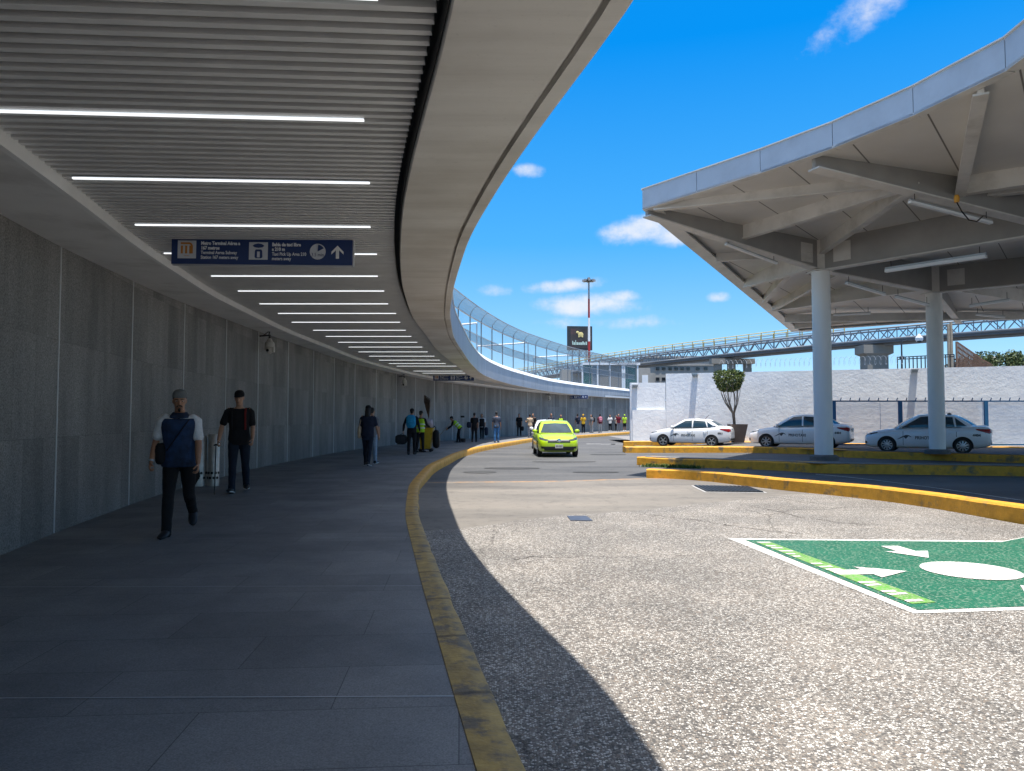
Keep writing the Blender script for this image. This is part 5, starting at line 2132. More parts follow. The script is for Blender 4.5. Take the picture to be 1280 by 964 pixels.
def make_car(paint_m, loc, heading, label, name='parked_car', cat='car', group=None, number=None, logo=False, spokes=5, roofx=(.22, -.98), htop=1.49, rear=-1.68, scale=1.0, dark_roof=False, antenna=False):
    root = thing(name, label, cat, loc, 0, group)
    root.rotation_euler = (0, 0, math.atan2(heading[1], heading[0]))
    root.scale = (scale, scale, scale)
    body = car_body()
    # wheel arches
    cut = MB()
    for wx in (1.36, -1.26):
        for s in (1, -1):
            rr = Matrix.Rotation(R(90), 3, 'X')
            cut.lathe([(.355, -.5), (.355, -.0)] if s > 0 else [(.355, 0), (.355, .5)], 28, (wx, .5 * s, .31), rr)
    cm = mesh_of(cut)
    cm.materials.append(M['plast'])
    co = bpy.data.objects.new('tmpcut', cm)
    TS.collection.objects.link(co)
    body.materials.append(paint_m)
    body = evaluated(body, [('BOOLEAN', dict(operation='DIFFERENCE', object=co, solver='EXACT', material_mode='TRANSFER'))])
    bpy.data.objects.remove(co)
    mats = list(body.materials)
    idx = [p.material_index for p in body.polygons]
    bmx = bmesh.new(); bmx.from_mesh(body); bmesh.ops.recalc_face_normals(bmx, faces=bmx.faces); bmx.to_mesh(body); bmx.free()
    body.shade_smooth(); body.set_sharp_from_angle(angle=R(38))
    bo = bpy.data.objects.new('body', body)
    COL.objects.link(bo); bo.parent = root
    gh = greenhouse(roofx, htop, rear)
    go = obj('cabin', gh, paint_m, root, 40)
    # surfaces to lay panes and lamps on
    gbv = BVHTree.FromPolygons([V(v) for v in gh.v], gh.f)
    bbv = BVHTree.FromPolygons([v.co.copy() for v in body.vertices], [tuple(p.vertices) for p in body.polygons])

    def patch(nm, bv, axis, lo, hi, m, par, n=14, k=6, eps=.008, far=4.0):
        """lo / hi: polylines in the two coordinates across the axis; the patch between them is laid on the surface"""
        d = {'x': V((-1, 0, 0)), '-x': V((1, 0, 0)), 'y': V((0, -1, 0)), '-y': V((0, 1, 0)), 'z': V((0, 0, -1))}[axis]
        def samp(pl, t):
            s = [0]
            for i in range(1, len(pl)):
                s.append(s[-1] + math.hypot(pl[i][0] - pl[i - 1][0], pl[i][1] - pl[i - 1][1]))
            return (float(np.interp(t * s[-1], s, [q[0] for q in pl])), float(np.interp(t * s[-1], s, [q[1] for q in pl])))
        vs, ok = [], []
        for i in range(n + 1):
            a, b_ = samp(lo, i / n), samp(hi, i / n)
            for j in range(k + 1):
                t = j / k
                p, q = a[0] + (b_[0] - a[0]) * t, a[1] + (b_[1] - a[1]) * t
                o_ = {'x': V((far, p, q)), '-x': V((-far, p, q)), 'y': V((p, far, q)), '-y': V((p, -far, q)), 'z': V((p, q, far))}[axis]
                h = bv.ray_cast(o_, d)
                if h[0] is None:
                    vs.append(V((0, 0, 0))); ok.append(False)
                else:
                    vs.append(h[0] - d * eps); ok.append(True)
        fs = []
        for i in range(n):
            for j in range(k):
                f = (i * (k + 1) + j, (i + 1) * (k + 1) + j, (i + 1) * (k + 1) + j + 1, i * (k + 1) + j + 1)
                if all(ok[q] for q in f):
                    fs.append(f)
        mb = MB(); mb.add(vs, fs)
        me = mesh_of(mb)
        bm2 = bmesh.new(); bm2.from_mesh(me)
        bmesh.ops.delete(bm2, geom=[v for v in bm2.verts if not v.link_faces], context='VERTS')
        bm2.to_mesh(me); bm2.free()
        return obj(nm, me, m, par, 60)

    fx, rx = roofx
    # panes
    patch('windshield', gbv, 'x', [(-.665, 1.005), (0, 1.0), (.665, 1.005)], [(-.50, htop - .115), (0, htop - .09), (.50, htop - .115)], M['cglass'], go, 24, 10)
    patch('cowl', gbv, 'x', [(-.68, .985), (0, .98), (.68, .985)], [(-.665, 1.005), (0, 1.0), (.665, 1.005)], M['plast'], go, 24, 1, .012)
    patch('rear_window', gbv, '-x', [(-.55, 1.125), (0, 1.12), (.55, 1.125)], [(-.44, htop - .10), (0, htop - .08), (.44, htop - .10)], M['cglass'], go)
    for ax in ('y', '-y'):
        zt_ = htop - .085
        patch('side_window', gbv, ax, [(.84, 1.0), (-.20, 1.02)], [(fx - .02, zt_ - .005), (-.20, zt_ + .025)], M['cglass'], go)
        patch('side_window', gbv, ax, [(-.27, 1.022), (-1.0, 1.04)], [(-.27, zt_ + .025), (rx + .02, zt_ - .02)], M['cglass'], go)
        patch('quarter_window', gbv, ax, [(-1.06, 1.045), (-1.42 if not dark_roof else -1.36, 1.075)], [(rx - .06, zt_ - .035), (-1.38 if not dark_roof else -1.34, 1.095)], M['cglass'], go, 8, 4)
        patch('window_trim', gbv, ax, [(.94, .97), (-1.46, 1.03)], [(.88, .99), (-1.46, 1.045)], M['plast'], go, 20, 1, .010)
        s = 1 if ax == 'y' else -1
        # door seams
        for x in (.78, -.235, -1.05):
            patch('door_seam', bbv, ax, [(x, .30), (x, .86)], [(x - .014, .30), (x - .014, .86)], M['plast'], bo, 8, 1, .004)
        for x in (-.08, -.92):
            h = bbv.ray_cast(V((x, 4 * s, .80)), V((0, -s, 0)))[0]
            mb = MB(); mb.tube([h + V((.09, .005 * s, 0)), h + V((.05, .03 * s, 0)), h + V((-.05, .03 * s, 0)), h + V((-.09, .005 * s, 0))], .014, 6)
            obj('door_handle', mb, paint_m, bo, 60)
        patch('sill_trim', bbv, ax, [(.95, .19), (-.85, .19)], [(.95, .235), (-.85, .235)], M['plast'], bo, 12, 1, .006)
        # mirror
        mb = MB()
        mb.ball((.84, .90 * s, 1.05), (.07, .11, .075), 10, 8)
        mo = obj('mirror', mb, paint_m, root, 60)
        mb = MB(); mb.box((.80, .80 * s, 1.005), (.06, .14, .04)); obj('mirror_arm', mb, M['plast'], mo, None)
        # lamps
        patch('headlight', bbv, 'x', [(.40 * s, .68), (.56 * s, .67), (.765 * s, .715)], [(.42 * s, .725), (.60 * s, .755), (.77 * s, .80)], M['hl'], root, 10, 5)
        patch('headlight', bbv, ax, [(2.04, .70), (1.70, .78)], [(2.02, .77), (1.70, .82)], M['hl'], root, 8, 4, .006)
        patch('tail_light', bbv, '-x', [(.50 * s, .84), (.79 * s, .80)], [(.48 * s, .93), (.79 * s, .99)], M['red'], root, 8, 4)
        patch('tail_light', bbv, ax, [(-2.16, .78), (-1.72, .92)], [(-2.14, .96), (-1.68, .975)], M['red'], root, 10, 4, .006)
        patch('fog_recess', bbv, 'x', [(.56 * s, .34), (.72 * s, .36)], [(.56 * s, .42), (.72 * s, .45)], M['plast'], root, 6, 3)
    patch('grille', bbv, 'x', [(-.46, .605), (.46, .605)], [(-.46, .725), (.46, .725)], M['plast'], root, 12, 3)
    patch('grille_bar', bbv, 'x', [(-.40, .668), (.40, .668)], [(-.40, .68), (.40, .68)], M['chrome'], root, 12, 1, .016)
    patch('lower_intake', bbv, 'x', [(-.60, .285), (.60, .285)], [(-.64, .44), (.64, .44)], M['plast'], root, 14, 4)
    patch('bumper_lip', bbv, 'x', [(-.6, .245), (.6, .245)], [(-.6, .272), (.6, .272)], M['plast'], root, 14, 1, .010)
    h = bbv.ray_cast(V((4, 0, .672)), V((-1, 0, 0)))[0]
    mb = MB(); mb.lathe([(0.0, -.01), (.085, -.01), (.085, .012), (.07, .02), (.0, .02)], 20, h, Matrix.Rotation(R(90), 3, 'Y')); obj('badge', mb, M['chrome'], root, 40)
    h = bbv.ray_cast(V((4, 0, .47)), V((-1, 0, 0)))[0]
    mb = MB(); mb.box(h + V((.012, 0, -.02)), (.015, .32, .15)); pl_ = obj('number_plate', mb, M['plate'], root, None)
    mb = MB()
    for k in range(5):
        mb.box(h + V((.021, -.11 + k * .055, -.02)), (.004, .03, .07))
    obj('plate_marks', mb, M['deco'], pl_, None)
    patch('rear_bumper_insert', bbv, '-x', [(-.55, .36), (.55, .36)], [(-.6, .45), (.6, .45)], M['plast'], root, 12, 2)
    h = bbv.ray_cast(V((-4, 0, .84)), V((1, 0, 0)))[0]
    mb = MB(); mb.box(h + V((-.012, 0, .0)), (.015, .34, .15)); obj('number_plate', mb, M['plate'], root, None)
    h = bbv.ray_cast(V((-4, 0, .97)), V((1, 0, 0)))[0]
    mb = MB(); mb.box(h + V((-.01, 0, -.02)), (.02, .5, .03)); obj('boot_trim', mb, M['chrome'], root, None)
    patch('bonnet_seam', bbv, 'z', [(1.98, -.66), (1.02, -.72)], [(1.98, -.648), (1.02, -.708)], M['plast'], bo, 10, 1, .004)
    patch('bonnet_seam', bbv, 'z', [(1.98, .66), (1.02, .72)], [(1.98, .648), (1.02, .708)], M['plast'], bo, 10, 1, .004)
    # wheels
    for wx in (1.36, -1.26):
        for s in (1, -1):
            w = bpy.data.objects.new('wheel', None)
            COL.objects.link(w); w.parent = root; w.location = (wx, .745 * s, .31); w.empty_display_size = .2
            rot = Matrix.Rotation(R(-90 * s), 3, 'X')
            mb = MB(); mb.lathe([(.20, -.095), (.28, -.10), (.31, -.075), (.315, 0), (.31, .075), (.28, .10), (.215, .095), (.2, .05)], 32, (0, 0, 0), rot)
            obj('tyre', mb, M['tyre'], w, 40)
            mb = MB(); mb.lathe([(.0, .0), (.2, .0), (.212, .06), (.218, .098), (.20, .098), (.19, .05), (.0, .04)], 32, (0, 0, 0), rot)
            rim = obj('rim', mb, M['plast'], w, 40)
            mb = MB()
            for i in range(spokes):
                a = 2 * math.pi * i / spokes + .3
                c_, s_ = math.cos(a), math.sin(a)
                q = [V((c_ * r - s_ * t, s_ * r + c_ * t, z)) for r, t, z in ((.03, -.02, .10), (.195, -.026, .09), (.195, .026, .09), (.03, .02, .10))]
                q2 = [p - V((0, 0, .03)) for p in q]
                mb.add([rot @ p for p in q + q2], [(0, 1, 2, 3), (7, 6, 5, 4), (0, 4, 5, 1), (1, 5, 6, 2), (2, 6, 7, 3), (3, 7, 4, 0)])
            mb.lathe([(0, .112), (.045, .11), (.05, .08), (0, .07)], 12, (0, 0, 0), rot)
            mb.lathe([(.188, .07), (.196, .092), (.214, .100), (.219, .09)], 32, (0, 0, 0), rot, False)
            obj('spokes', mb, M['rim'], rim, 40)
    if antenna:
        mb = MB(); mb.tube([(-.75, 0, htop + .02), (-.95, 0, htop + .22)], .012, 6); obj('antenna', mb, M['plast'], root, 60)
    else:
        mb = MB(); mb.ball((-.80, 0, htop + .02), (.08, .03, .05), 8, 6); obj('antenna', mb, M['plast'], root, 60)
    if logo:
        for s in (1, -1):
            def lay(mx):
                for v in mx.vertices:
                    x, z = v.co.x, v.co.y
                    hx = bbv.ray_cast(V((x, 4 * s, z)), V((0, -s, 0)))[0]
                    v.co = hx + V((0, s * (.006 + abs(v.co.z)), 0))
                return mx
            tx = text_mesh('PRIHOTAXI', .17, ext=.001, bold=.004)
            for v in tx.vertices:
                v.co.x, v.co.y = (-.02 - v.co.x * s * .86) , .60 + v.co.y
            obj('door_lettering', lay(tx), M['deco'], root, None, recalc=False)
            # swoosh like a bird wing
            up = [(0, 0), (.25, .38), (.5, .75), (.75, 1), (1, .92), (1.2, .55)]
            lw = [(0, -.06), (.3, .20), (.55, .55), (.72, .02), (.95, .72), (1.2, .45)]
            mb = MB()
            for t_ in np.linspace(0, 1.2, 19):
                a = float(np.interp(t_, [q[0] for q in up], [q[1] for q in up])); b_ = float(np.interp(t_, [q[0] for q in lw], [q[1] for q in lw]))
                x_ = (.98 - .42 * t_) if s > 0 else (.48 + .42 * t_)
                mb.v += [(x_, .545 + .17 * a, 0), (x_, .545 + .17 * b_, 0)]
            mb.f = [(2 * i, 2 * i + 1, 2 * i + 3, 2 * i + 2) for i in range(18)]
            obj('door_emblem', lay(mesh_of(mb)), M['deco'], root, None, recalc=False)
            if number:
                tx = text_mesh(number, .13, ext=.001, bold=.006)
                for v in tx.vertices:
                    v.co.x, v.co.y = -1.72 - v.co.x * s, .72 + v.co.y
                obj('fleet_number', lay(tx), M['deco'], root, None, recalc=False)
    if dark_roof:
        patch('pillar_trim', gbv, 'y', [(-1.38, 1.0), (-1.58, 1.02)], [(-1.32, 1.1), (-1.38, 1.12)], M['plast'], go, 4, 2, .010)
    return root


cw = paint('white_car_paint', (0.78, 0.79, 0.80))
cs = paint('silver_white_paint', (0.74, 0.75, 0.77))
cl = paint('lime_taxi_paint', (0.42, 0.62, 0.008), .3)
p1 = gp(866, 557.8, .05); hd = lambda a: (-math.sin(R(a)), math.cos(R(a)))
make_car(cw, (p1.x - .10, p1.y - .2, .06), hd(62), 'white parked taxi sedan farthest left, beside the clipped tree, with a roof antenna', group='white taxis parked in line', logo=True, number='0051', dark_roof=True, antenna=True, htop=1.47, roofx=(.20, -.92))
p2 = gp(1002, 560.5, .2)
make_car(cw, (p2.x, p2.y + .1, .215), hd(58), 'white parked taxi sedan in the middle of the line, its tail behind the front column', group='white taxis parked in line', logo=True, number='4404', htop=1.52, roofx=(.18, -.95), spokes=7)
p3 = gp(1166, 567.3, .2)
make_car(cs, (p3.x + .2, p3.y + .75, .215), hd(57), 'shaded white parked taxi sedan at the right, half hidden by the rear column', group='white taxis parked in line', logo=True, number='4404', htop=1.52, roofx=(.18, -.95), spokes=10)
pt = gp(696.5, 571.5, 0)
make_car(cl, (pt.x, pt.y + 2.0, 0.0), (.03, -1), 'bright lime green taxi driving towards the camera on the sunlit road', 'green_taxi', 'taxi', htop=1.47, scale=1.0)
make_car(cw, (1.95, 40.5, 0.0), (-.02, -1), 'white car almost hidden behind the lime green taxi', 'white_car', 'car', htop=1.47)
# ------------------------------------------------------------------ people (local: +y is the way they face, +x their right hand)
def ell(c, ax, ay, w, d, n=18, p=2.4):
    out = []
    for k in range(n):
        a = 2 * math.pi * k / n
        ca, sa = math.cos(a), math.sin(a)
        out.append(c + ax * (math.copysign(abs(ca) ** (2 / p), ca) * w) + ay * (math.copysign(abs(sa) ** (2 / p), sa) * d))
    return out


def limb(mb, pts, radii, n=12, x0=None):
    """tapering limb through the joints, ends rounded"""
    pts = [V(p) for p in pts]
    rings = []
    x = V(x0) if x0 is not None else V((1, 0, 0))
    for i, p in enumerate(pts):
        d = (pts[min(i + 1, len(pts) - 1)] - pts[max(i - 1, 0)]).normalized()
        xx = (x - d * x.dot(d))
        if xx.length < 1e-3:
            xx = d.orthogonal()
        xx.normalize()
        y = d.cross(xx)
        r = radii[i]
        ra, rb = r if isinstance(r, (tuple, list)) else (r, r)
        rings.append([p + xx * (ra * math.cos(2 * math.pi * k / n)) + y * (rb * math.sin(2 * math.pi * k / n)) for k in range(n)])
    d0 = (pts[0] - pts[1]).normalized()
    d1 = (pts[-1] - pts[-2]).normalized()
    def cap(ring, c, d, r):
        r = r if not isinstance(r, (tuple, list)) else min(r)
        return [[c + (q - c) * .75 + d * r * .5 for q in ring], [c + (q - c) * .25 + d * r * .8 for q in ring]]
    a = cap(rings[0], pts[0], d0, radii[0])
    b_ = cap(rings[-1], pts[-1], d1, radii[-1])
    mb.loft(a[::-1] + rings + b_)


class Pose:
    def __init__(s, H, lean=3, rl=(0, 0), ll=(0, 0), ra=(0, 8, 10), la=(0, 8, 10), hy=0, hp=0, foot=(0, 0), spread=1.0, build=1.0, curl=(30, 30), twist=0):
        s.H, s.build = H, build
        s.lean = R(lean)
        s.u = V((0, math.sin(s.lean), math.cos(s.lean)))
        s.f = V((0, math.cos(s.lean), -math.sin(s.lean)))
        s.X = V((1, 0, 0))
        hip = V((0, 0, .53 * H))
        s.hip = hip
        s.legs = {}
        low = 9
        for nm, sg, (a, k), ft in (('r', 1, rl, foot[0]), ('l', -1, ll, foot[1])):
            a, k = R(a), R(k)
            j0 = hip + V((sg * .05 * H * build, 0, -.02 * H))
            sp = sg * .012 * spread
            d1 = V((sp, math.sin(a), -math.cos(a))).normalized()
            d2 = V((sp * .6, math.sin(a - k), -math.cos(a - k))).normalized()
            kn = j0 + d1 * .24 * H
            an = kn + d2 * .235 * H
            pitch = R(ft)
            toe = V((sg * .12, math.cos(pitch), math.sin(pitch))).normalized()
            dn = V((0, math.sin(pitch), -math.cos(pitch)))
            heel = an - toe * .030 * H + dn * .036 * H
            tip = an + toe * .105 * H + dn * .036 * H
            s.legs[nm] = (j0, kn, an, heel, tip, toe, dn)
            low = min(low, heel.z, tip.z)
        s.dz = -low
        sh = V((0, 0, s.dz))
        s.hip = hip + sh
        for k_, v_ in s.legs.items():
            s.legs[k_] = tuple(q + sh for q in v_[:5]) + v_[5:]
        s.neck = s.hip + s.u * .315 * H
        hu = V((0, math.sin(s.lean * .5 + R(hp)), math.cos(s.lean * .5 + R(hp))))
        s.hu = hu
        s.head = s.neck + hu * .092 * H + V((0, .012 * H, 0))
        s.hM = Matrix.Rotation(R(hy), 3, 'Z') @ Matrix.Rotation(-(s.lean * .5 + R(hp)), 3, 'X')
        s.arms = {}
        tw = R(twist)
        for nm, sg, (b_, c, e), cu in (('r', 1, ra, curl[0]), ('l', -1, la, curl[1])):
            b_, c, e = R(b_) - s.lean * 0, R(c), R(e)
            sp = s.hip + s.u * .282 * H + V((sg * .098 * H * build, 0, 0))
            d1 = V((sg * math.sin(c), math.sin(b_) * math.cos(c), -math.cos(b_) * math.cos(c)))
            c2 = c * .35
            d2 = V((sg * math.sin(c2), math.sin(b_ + e) * math.cos(c2), -math.cos(b_ + e) * math.cos(c2)))
            el = sp + d1 * .172 * H
            wr = el + d2 * .145 * H
            s.arms[nm] = (sp, el, wr, d1, d2, sg, cu)
        s.hand = {k_: a[2] + a[4] * .06 * H for k_, a in s.arms.items()}

    def torso(s, prof, grow=0.0, n=18):
        H, b_ = s.H, s.build
        return [ell(s.hip + s.u * (t * H) + s.f * (o * H), s.X, s.f, w * H * b_ + grow, d * H * b_ + grow, n) for t, w, d, o in prof]


TORSO = [(-.055, .060, .050, 0), (-.03, .088, .064, 0), (.0, .096, .066, -.004), (.05, .088, .060, 0), (.10, .082, .056, .003), (.16, .088, .060, .004), (.22, .097, .064, .002), (.26, .101, .058, -.002), (.285, .088, .047, -.004), (.302, .055, .038, -.004), (.318, .033, .034, -.002), (.345, .031, .033, .004)]


def fingers(mb, wr, d, sg, H, cu, rad=.0088):
    k = H / 1.75
    f = V((0, 1, 0)); f = (f - d * f.dot(d)).normalized()
    m = V((-sg, 0, 0)); m = (m - d * m.dot(d) - f * m.dot(f)).normalized()
    base = wr + d * .085 * k
    for o, ln in ((.029, .068), (.010, .078), (-.009, .072), (-.027, .056)):
        p = base + f * o * k - d * .015 * k
        pts = [p]
        a = R(cu * .5)
        q = p + d * .015 * k
        for j, part in enumerate((.46, .31, .23)):
            dd = d * math.cos(a) + m * math.sin(a)
            pts.append(q)
            q = q + dd * ln * part * k
            a += R(cu)
        pts.append(q)
        limb(mb, pts, [rad * k, rad * k, rad * .95 * k, rad * .85 * k, rad * .7 * k], 7, f)
    p = wr + d * .028 * k + f * .022 * k
    q1 = p + (d * .6 + f * .75 + m * .25).normalized() * .034 * k
    q2 = q1 + (d * .9 + f * .25 + m * (.3 + cu / 120)).normalized() * .030 * k
    q3 = q2 + (d * .9 - f * .05 + m * (.4 + cu / 90)).normalized() * .024 * k
    limb(mb, [p, q1, q2, q3], [rad * 1.25 * k, rad * 1.15 * k, rad * k, rad * .8 * k], 7, m)


def palm(mb, wr, d, sg, H):
    k = H / 1.75
    limb(mb, [wr - d * .02 * k, wr + d * .012 * k, wr + d * .05 * k, wr + d * .082 * k], [(.019 * k, .026 * k), (.016 * k, .032 * k), (.016 * k, .042 * k), (.012 * k, .040 * k)], 12, (1, 0, 0))


def head_shape(mb, p, H, near):
    k = H / 1.75
    Mx = p.hM
    c = p.head
    P = lambda x, y, z: c + Mx @ V((x * k, y * k, z * k))
    mb.ball(P(0, -.008, .028), (.073 * k, .092 * k, .086 * k), 20, 14, Mx)          # skull
    # face and jaw loft
    rings = []
    for z, w, d, y in ((-.122, .022, .020, .058), (-.110, .038, .036, .048), (-.085, .050, .055, .034), (-.05, .060, .070, .022), (-.01, .067, .080, .012), (.03, .069, .084, .008)):
        rings.append(ell(P(0, y, z), Mx @ V((1, 0, 0)), Mx @ V((0, 1, 0)), w * k, d * k, 18, 2.3))
    mb.loft(rings)
    limb(mb, [P(0, .088, .018), P(0, .104, -.012), P(0, .112, -.030)], [.008 * k, .011 * k, .016 * k], 8)   # nose
    mb.ball(P(0, .096, -.066), (.026 * k, .010 * k, .010 * k), 10, 6, Mx)            # lips
    mb.ball(P(0, .082, .024), (.055 * k, .014 * k, .010 * k), 12, 6, Mx)             # brow
    for s_ in (-1, 1):
        mb.ball(P(s_ * .073, -.004, -.008), (.010 * k, .022 * k, .033 * k), 8, 8, Mx)   # ears
    limb(mb, [p.neck - p.u * .05 * H, p.neck + p.u * .01 * H, P(0, -.01, -.06)], [.036 * H, .033 * H, .032 * H], 12)


LEGR = [.052, .049, .040, .031, .032, .024, .022]


def leg_pts(L_):
    j0, kn, an = L_[:3]
    return [j0 + V((0, 0, .01)), j0.lerp(kn, .25), j0.lerp(kn, .65), kn, kn.lerp(an, .3) + V((0, -.008, 0)), kn.lerp(an, .75), an]


def wrinkle(me, amp, sc_, seed=0.0):
    for v in me.vertices:
        n_ = noise.noise(v.co * sc_ + V((seed, seed, 0))) + .5 * noise.noise(v.co * sc_ * 2.2 + V((seed, 3, 1)))
        v.co += v.normal * amp * n_


def person(u, y, H, rz, label, pose, top, bottom, shoes, near=False, skin='skin_a', sleeve='short', hair='short', cap=None, group=None, hem=-.06, shorts=False, vest=None, pack=None, z=SW, x=None, facial=False, trouser_r=1.0, shirt_grow=.012, topname=None):
    vox = .009 if near else .02
    X = (u - 640) / F * y if x is None else x
    root = thing('person', label, 'person', (X, y, z), R(rz), group)
    p = Pose(H, **pose)
    k = H / 1.75
    # ---- body, one continuous surface
    mb = MB()
    mb.loft(p.torso(TORSO))
    head_shape(mb, p, H, near)
    for nm, L_ in p.legs.items():
        limb(mb, leg_pts(L_), [r * H for r in LEGR], 14)
        j0, kn, an, heel, tip, toe, dn = L_
        limb(mb, [heel - dn * .02 * H, an + dn * .012 * H + toe * .02 * H, tip - toe * .02 * H - dn * .012 * H], [.020 * H, (.024 * H, .02 * H), (.024 * H, .012 * H)], 10)
    for nm, (sp, el, wr, d1, d2, sg, cu) in p.arms.items():
        limb(mb, [sp - V((sg * .02, 0, 0)), sp + d1 * .03 * H, sp.lerp(el, .6), el, el.lerp(wr, .3), wr], [.034 * H, .031 * H, .027 * H, .0225 * H, .0235 * H, .016 * H], 12)
        palm(mb, wr, d2, sg, H)
    me = fuse(mb, vox, 3 if near else 2)
    fg = MB()
    for nm, (sp, el, wr, d1, d2, sg, cu) in p.arms.items():
        fingers(fg, wr, d2, sg, H, cu)
    me = join_mesh(me, fg)
    body = obj('body', me, M[skin], root, 180)
    # ---- shirt
    mb = MB()
    prof = [t for t in TORSO if t[0] > hem + .012 and t[0] < .312]
    first = (hem, .093, .066, 0) if hem < 0 else (hem, .088, .062, 0)
    mb.loft(p.torso([first] + prof, shirt_grow))
    for nm, (sp, el, wr, d1, d2, sg, cu) in p.arms.items():
        if sleeve == 'long':
            q = [sp - V((sg * .03, 0, 0)), sp + d1 * .02 * H, sp.lerp(el, .6), el, el.lerp(wr, .5), wr.lerp(el, .04)]
            r_ = [.036 * H, .039 * H, .034 * H, .030 * H, .028 * H, .022 * H]
        elif sleeve == 'short':
            q = [sp - V((sg * .03, 0, 0)), sp + d1 * .02 * H, sp.lerp(el, .45), sp.lerp(el, .78)]
            r_ = [.036 * H, .040 * H, .037 * H, .036 * H]
        else:
            q = [sp - V((sg * .03, 0, 0)), sp + d1 * .012 * H]
            r_ = [.0335 * H, .032 * H]
        limb(mb, q, r_, 12)
    me = fuse(mb, vox * 1.1, 2)
    wrinkle(me, .006 if near else .008, 9, u)
    sname = {'long': 'jacket', 'short': 'shirt', 'none': 'vest'}[sleeve]
    shirt = obj(topname or sname, me, top, root, 180)
    # ---- trousers
    mb = MB()
    mb.loft(p.torso([t for t in TORSO if t[0] < .06], .008))
    for nm, L_ in p.legs.items():
        j0, kn, an = L_[:3]
        q = leg_pts(L_)
        r_ = [.055, .053, .045, .038 * trouser_r, .038 * trouser_r, .033 * trouser_r, .033 * trouser_r]
        if shorts:
            q = q[:3] + [j0.lerp(kn, .92)]
            r_ = [.055, .055, .05, .048]
        else:
            q[-1] = an + (an - kn).normalized() * .022 * H
        limb(mb, q, [a * H for a in r_], 14)
    me = fuse(mb, vox * 1.1, 2)
    wrinkle(me, .005 if near else .006, 10, u + 5)
    tro = obj('shorts' if shorts else 'trousers', me, bottom, root, 180)
    # ---- shoes
    for nm, L_ in p.legs.items():
        j0, kn, an, heel, tip, toe, dn = L_
        sd = toe.cross(dn).normalized()
        rings = []
        for t, w, hh in ((-.016, .022, .046), (.0, .028, .058), (.035, .029, .058), (.07, .030, .044), (.11, .031, .032), (.137, .026, .026), (.152, .012, .018)):
            c = heel + toe * (t * H)
            ring = []
            for a in range(12):
                th = 2 * math.pi * a / 12
                ring.append(c + sd * (w * H * math.cos(th)) - dn * (hh * H * (.5 + .5 * math.sin(th))) + dn * .001)
            rings.append(ring)
        mb = MB(); mb.loft(rings)
        so_ = obj('shoe', mb, shoes[0], root, 60)
        if len(shoes) > 1:
            mb = MB()
            rings = []
            for t, w in ((-.016, .018), (.0, .029), (.06, .030), (.11, .031), (.137, .025), (.15, .012)):
                c = heel + toe * (t * H)
                rings.append([c + sd * (w * H), c - sd * (w * H), c - sd * (w * H) - dn * .011 * H, c + sd * (w * H) - dn * .011 * H])
            mb.loft(rings)
            obj('sole', mb, shoes[1], so_, 40)
    # ---- hair and cap
    Mx, c = p.hM, p.head
    P = lambda x, y_, z_: c + Mx @ V((x * k, y_ * k, z_ * k))
    if hair:
        mb = MB()
        mb.ball(P(0, -.022, .038), (.080 * k, .092 * k, .084 * k), 18, 12, Mx)
        mb.ball(P(0, -.055, -.01), (.066 * k, .055 * k, .062 * k), 14, 10, Mx)
        if hair == 'long':
            limb(mb, [P(0, -.05, .02), P(0, -.085, -.08), P(0, -.10, -.19), P(0, -.095, -.34)], [.07 * k, (.075 * k, .045 * k), (.085 * k, .04 * k), (.05 * k, .02 * k)], 12)
            for s_ in (-1, 1):
                limb(mb, [P(s_ * .06, -.03, .03), P(s_ * .075, -.02, -.06), P(s_ * .075, -.04, -.16)], [.03 * k, .028 * k, .012 * k], 8)
        me = fuse(mb, vox, 1)
        wrinkle(me, .006, 22, u)
        obj('hair', me, M['hair'], root, 180)
    if cap:
        cm, fwd = cap[0], cap[1]
        mb = MB()
        rings = []
        for zz_, r_ in ((.036, 1.0), (.055, 1.0), (.08, .95), (.105, .80), (.124, .52), (.131, .15)):
            rings.append([P(.083 * r_ * math.cos(a * .3491), -.010 + .100 * r_ * math.sin(a * .3491), zz_ + .004) for a in range(18)])
        mb.loft(rings)
        ca = obj('cap', mb, cm, root, 50)
        mb = MB()
        n_ = 10
        vs = []
        for dz_ in (0, .006):
            for i in range(n_ + 1):
                a = math.pi * i / n_
                xi, yi = .078 * math.cos(a), .080 * math.sin(a)
                xo, yo = .080 * math.cos(a), .082 * math.sin(a) + .075 * math.sin(a) ** .6 if 0 < i < n_ else .082 * math.sin(a)
                s_ = 1 if fwd else -1
                vs.append(P(xi, (yi - .008) * s_, .040 + dz_)); vs.append(P(xo, (yo - .008) * s_, .028 + dz_ - .01 * math.sin(a)))
        m_ = 2 * (n_ + 1)
        fs = []
        for i in range(n_):
            fs += [(2 * i, 2 * i + 1, 2 * i + 3, 2 * i + 2), (m_ + 2 * i + 2, m_ + 2 * i + 3, m_ + 2 * i + 1, m_ + 2 * i), (2 * i + 1, m_ + 2 * i + 1, m_ + 2 * i + 3, 2 * i + 3)]
        mb.add(vs, fs)
        obj('brim', mb, cm, ca, None)
    # ---- face details
    if near:
        for s_ in (-1, 1):
            mb = MB(); mb.ball(P(s_ * .031, .082, .004), (.013 * k, .009 * k, .007 * k), 10, 6, Mx)
            e_ = obj('eye', mb, M['eyewhite'], root, 180)
            mb = MB(); mb.ball(P(s_ * .031, .090, .003), (.006 * k, .004 * k, .006 * k), 8, 6, Mx)
            obj('iris', mb, M['black'], e_, 180)
            mb = MB(); limb(mb, [P(s_ * .012, .097, .022), P(s_ * .032, .093, .028), P(s_ * .05, .080, .022)], [.004, .005, .003], 6)
            obj('eyebrow', mb, M['hair'], root, 180)
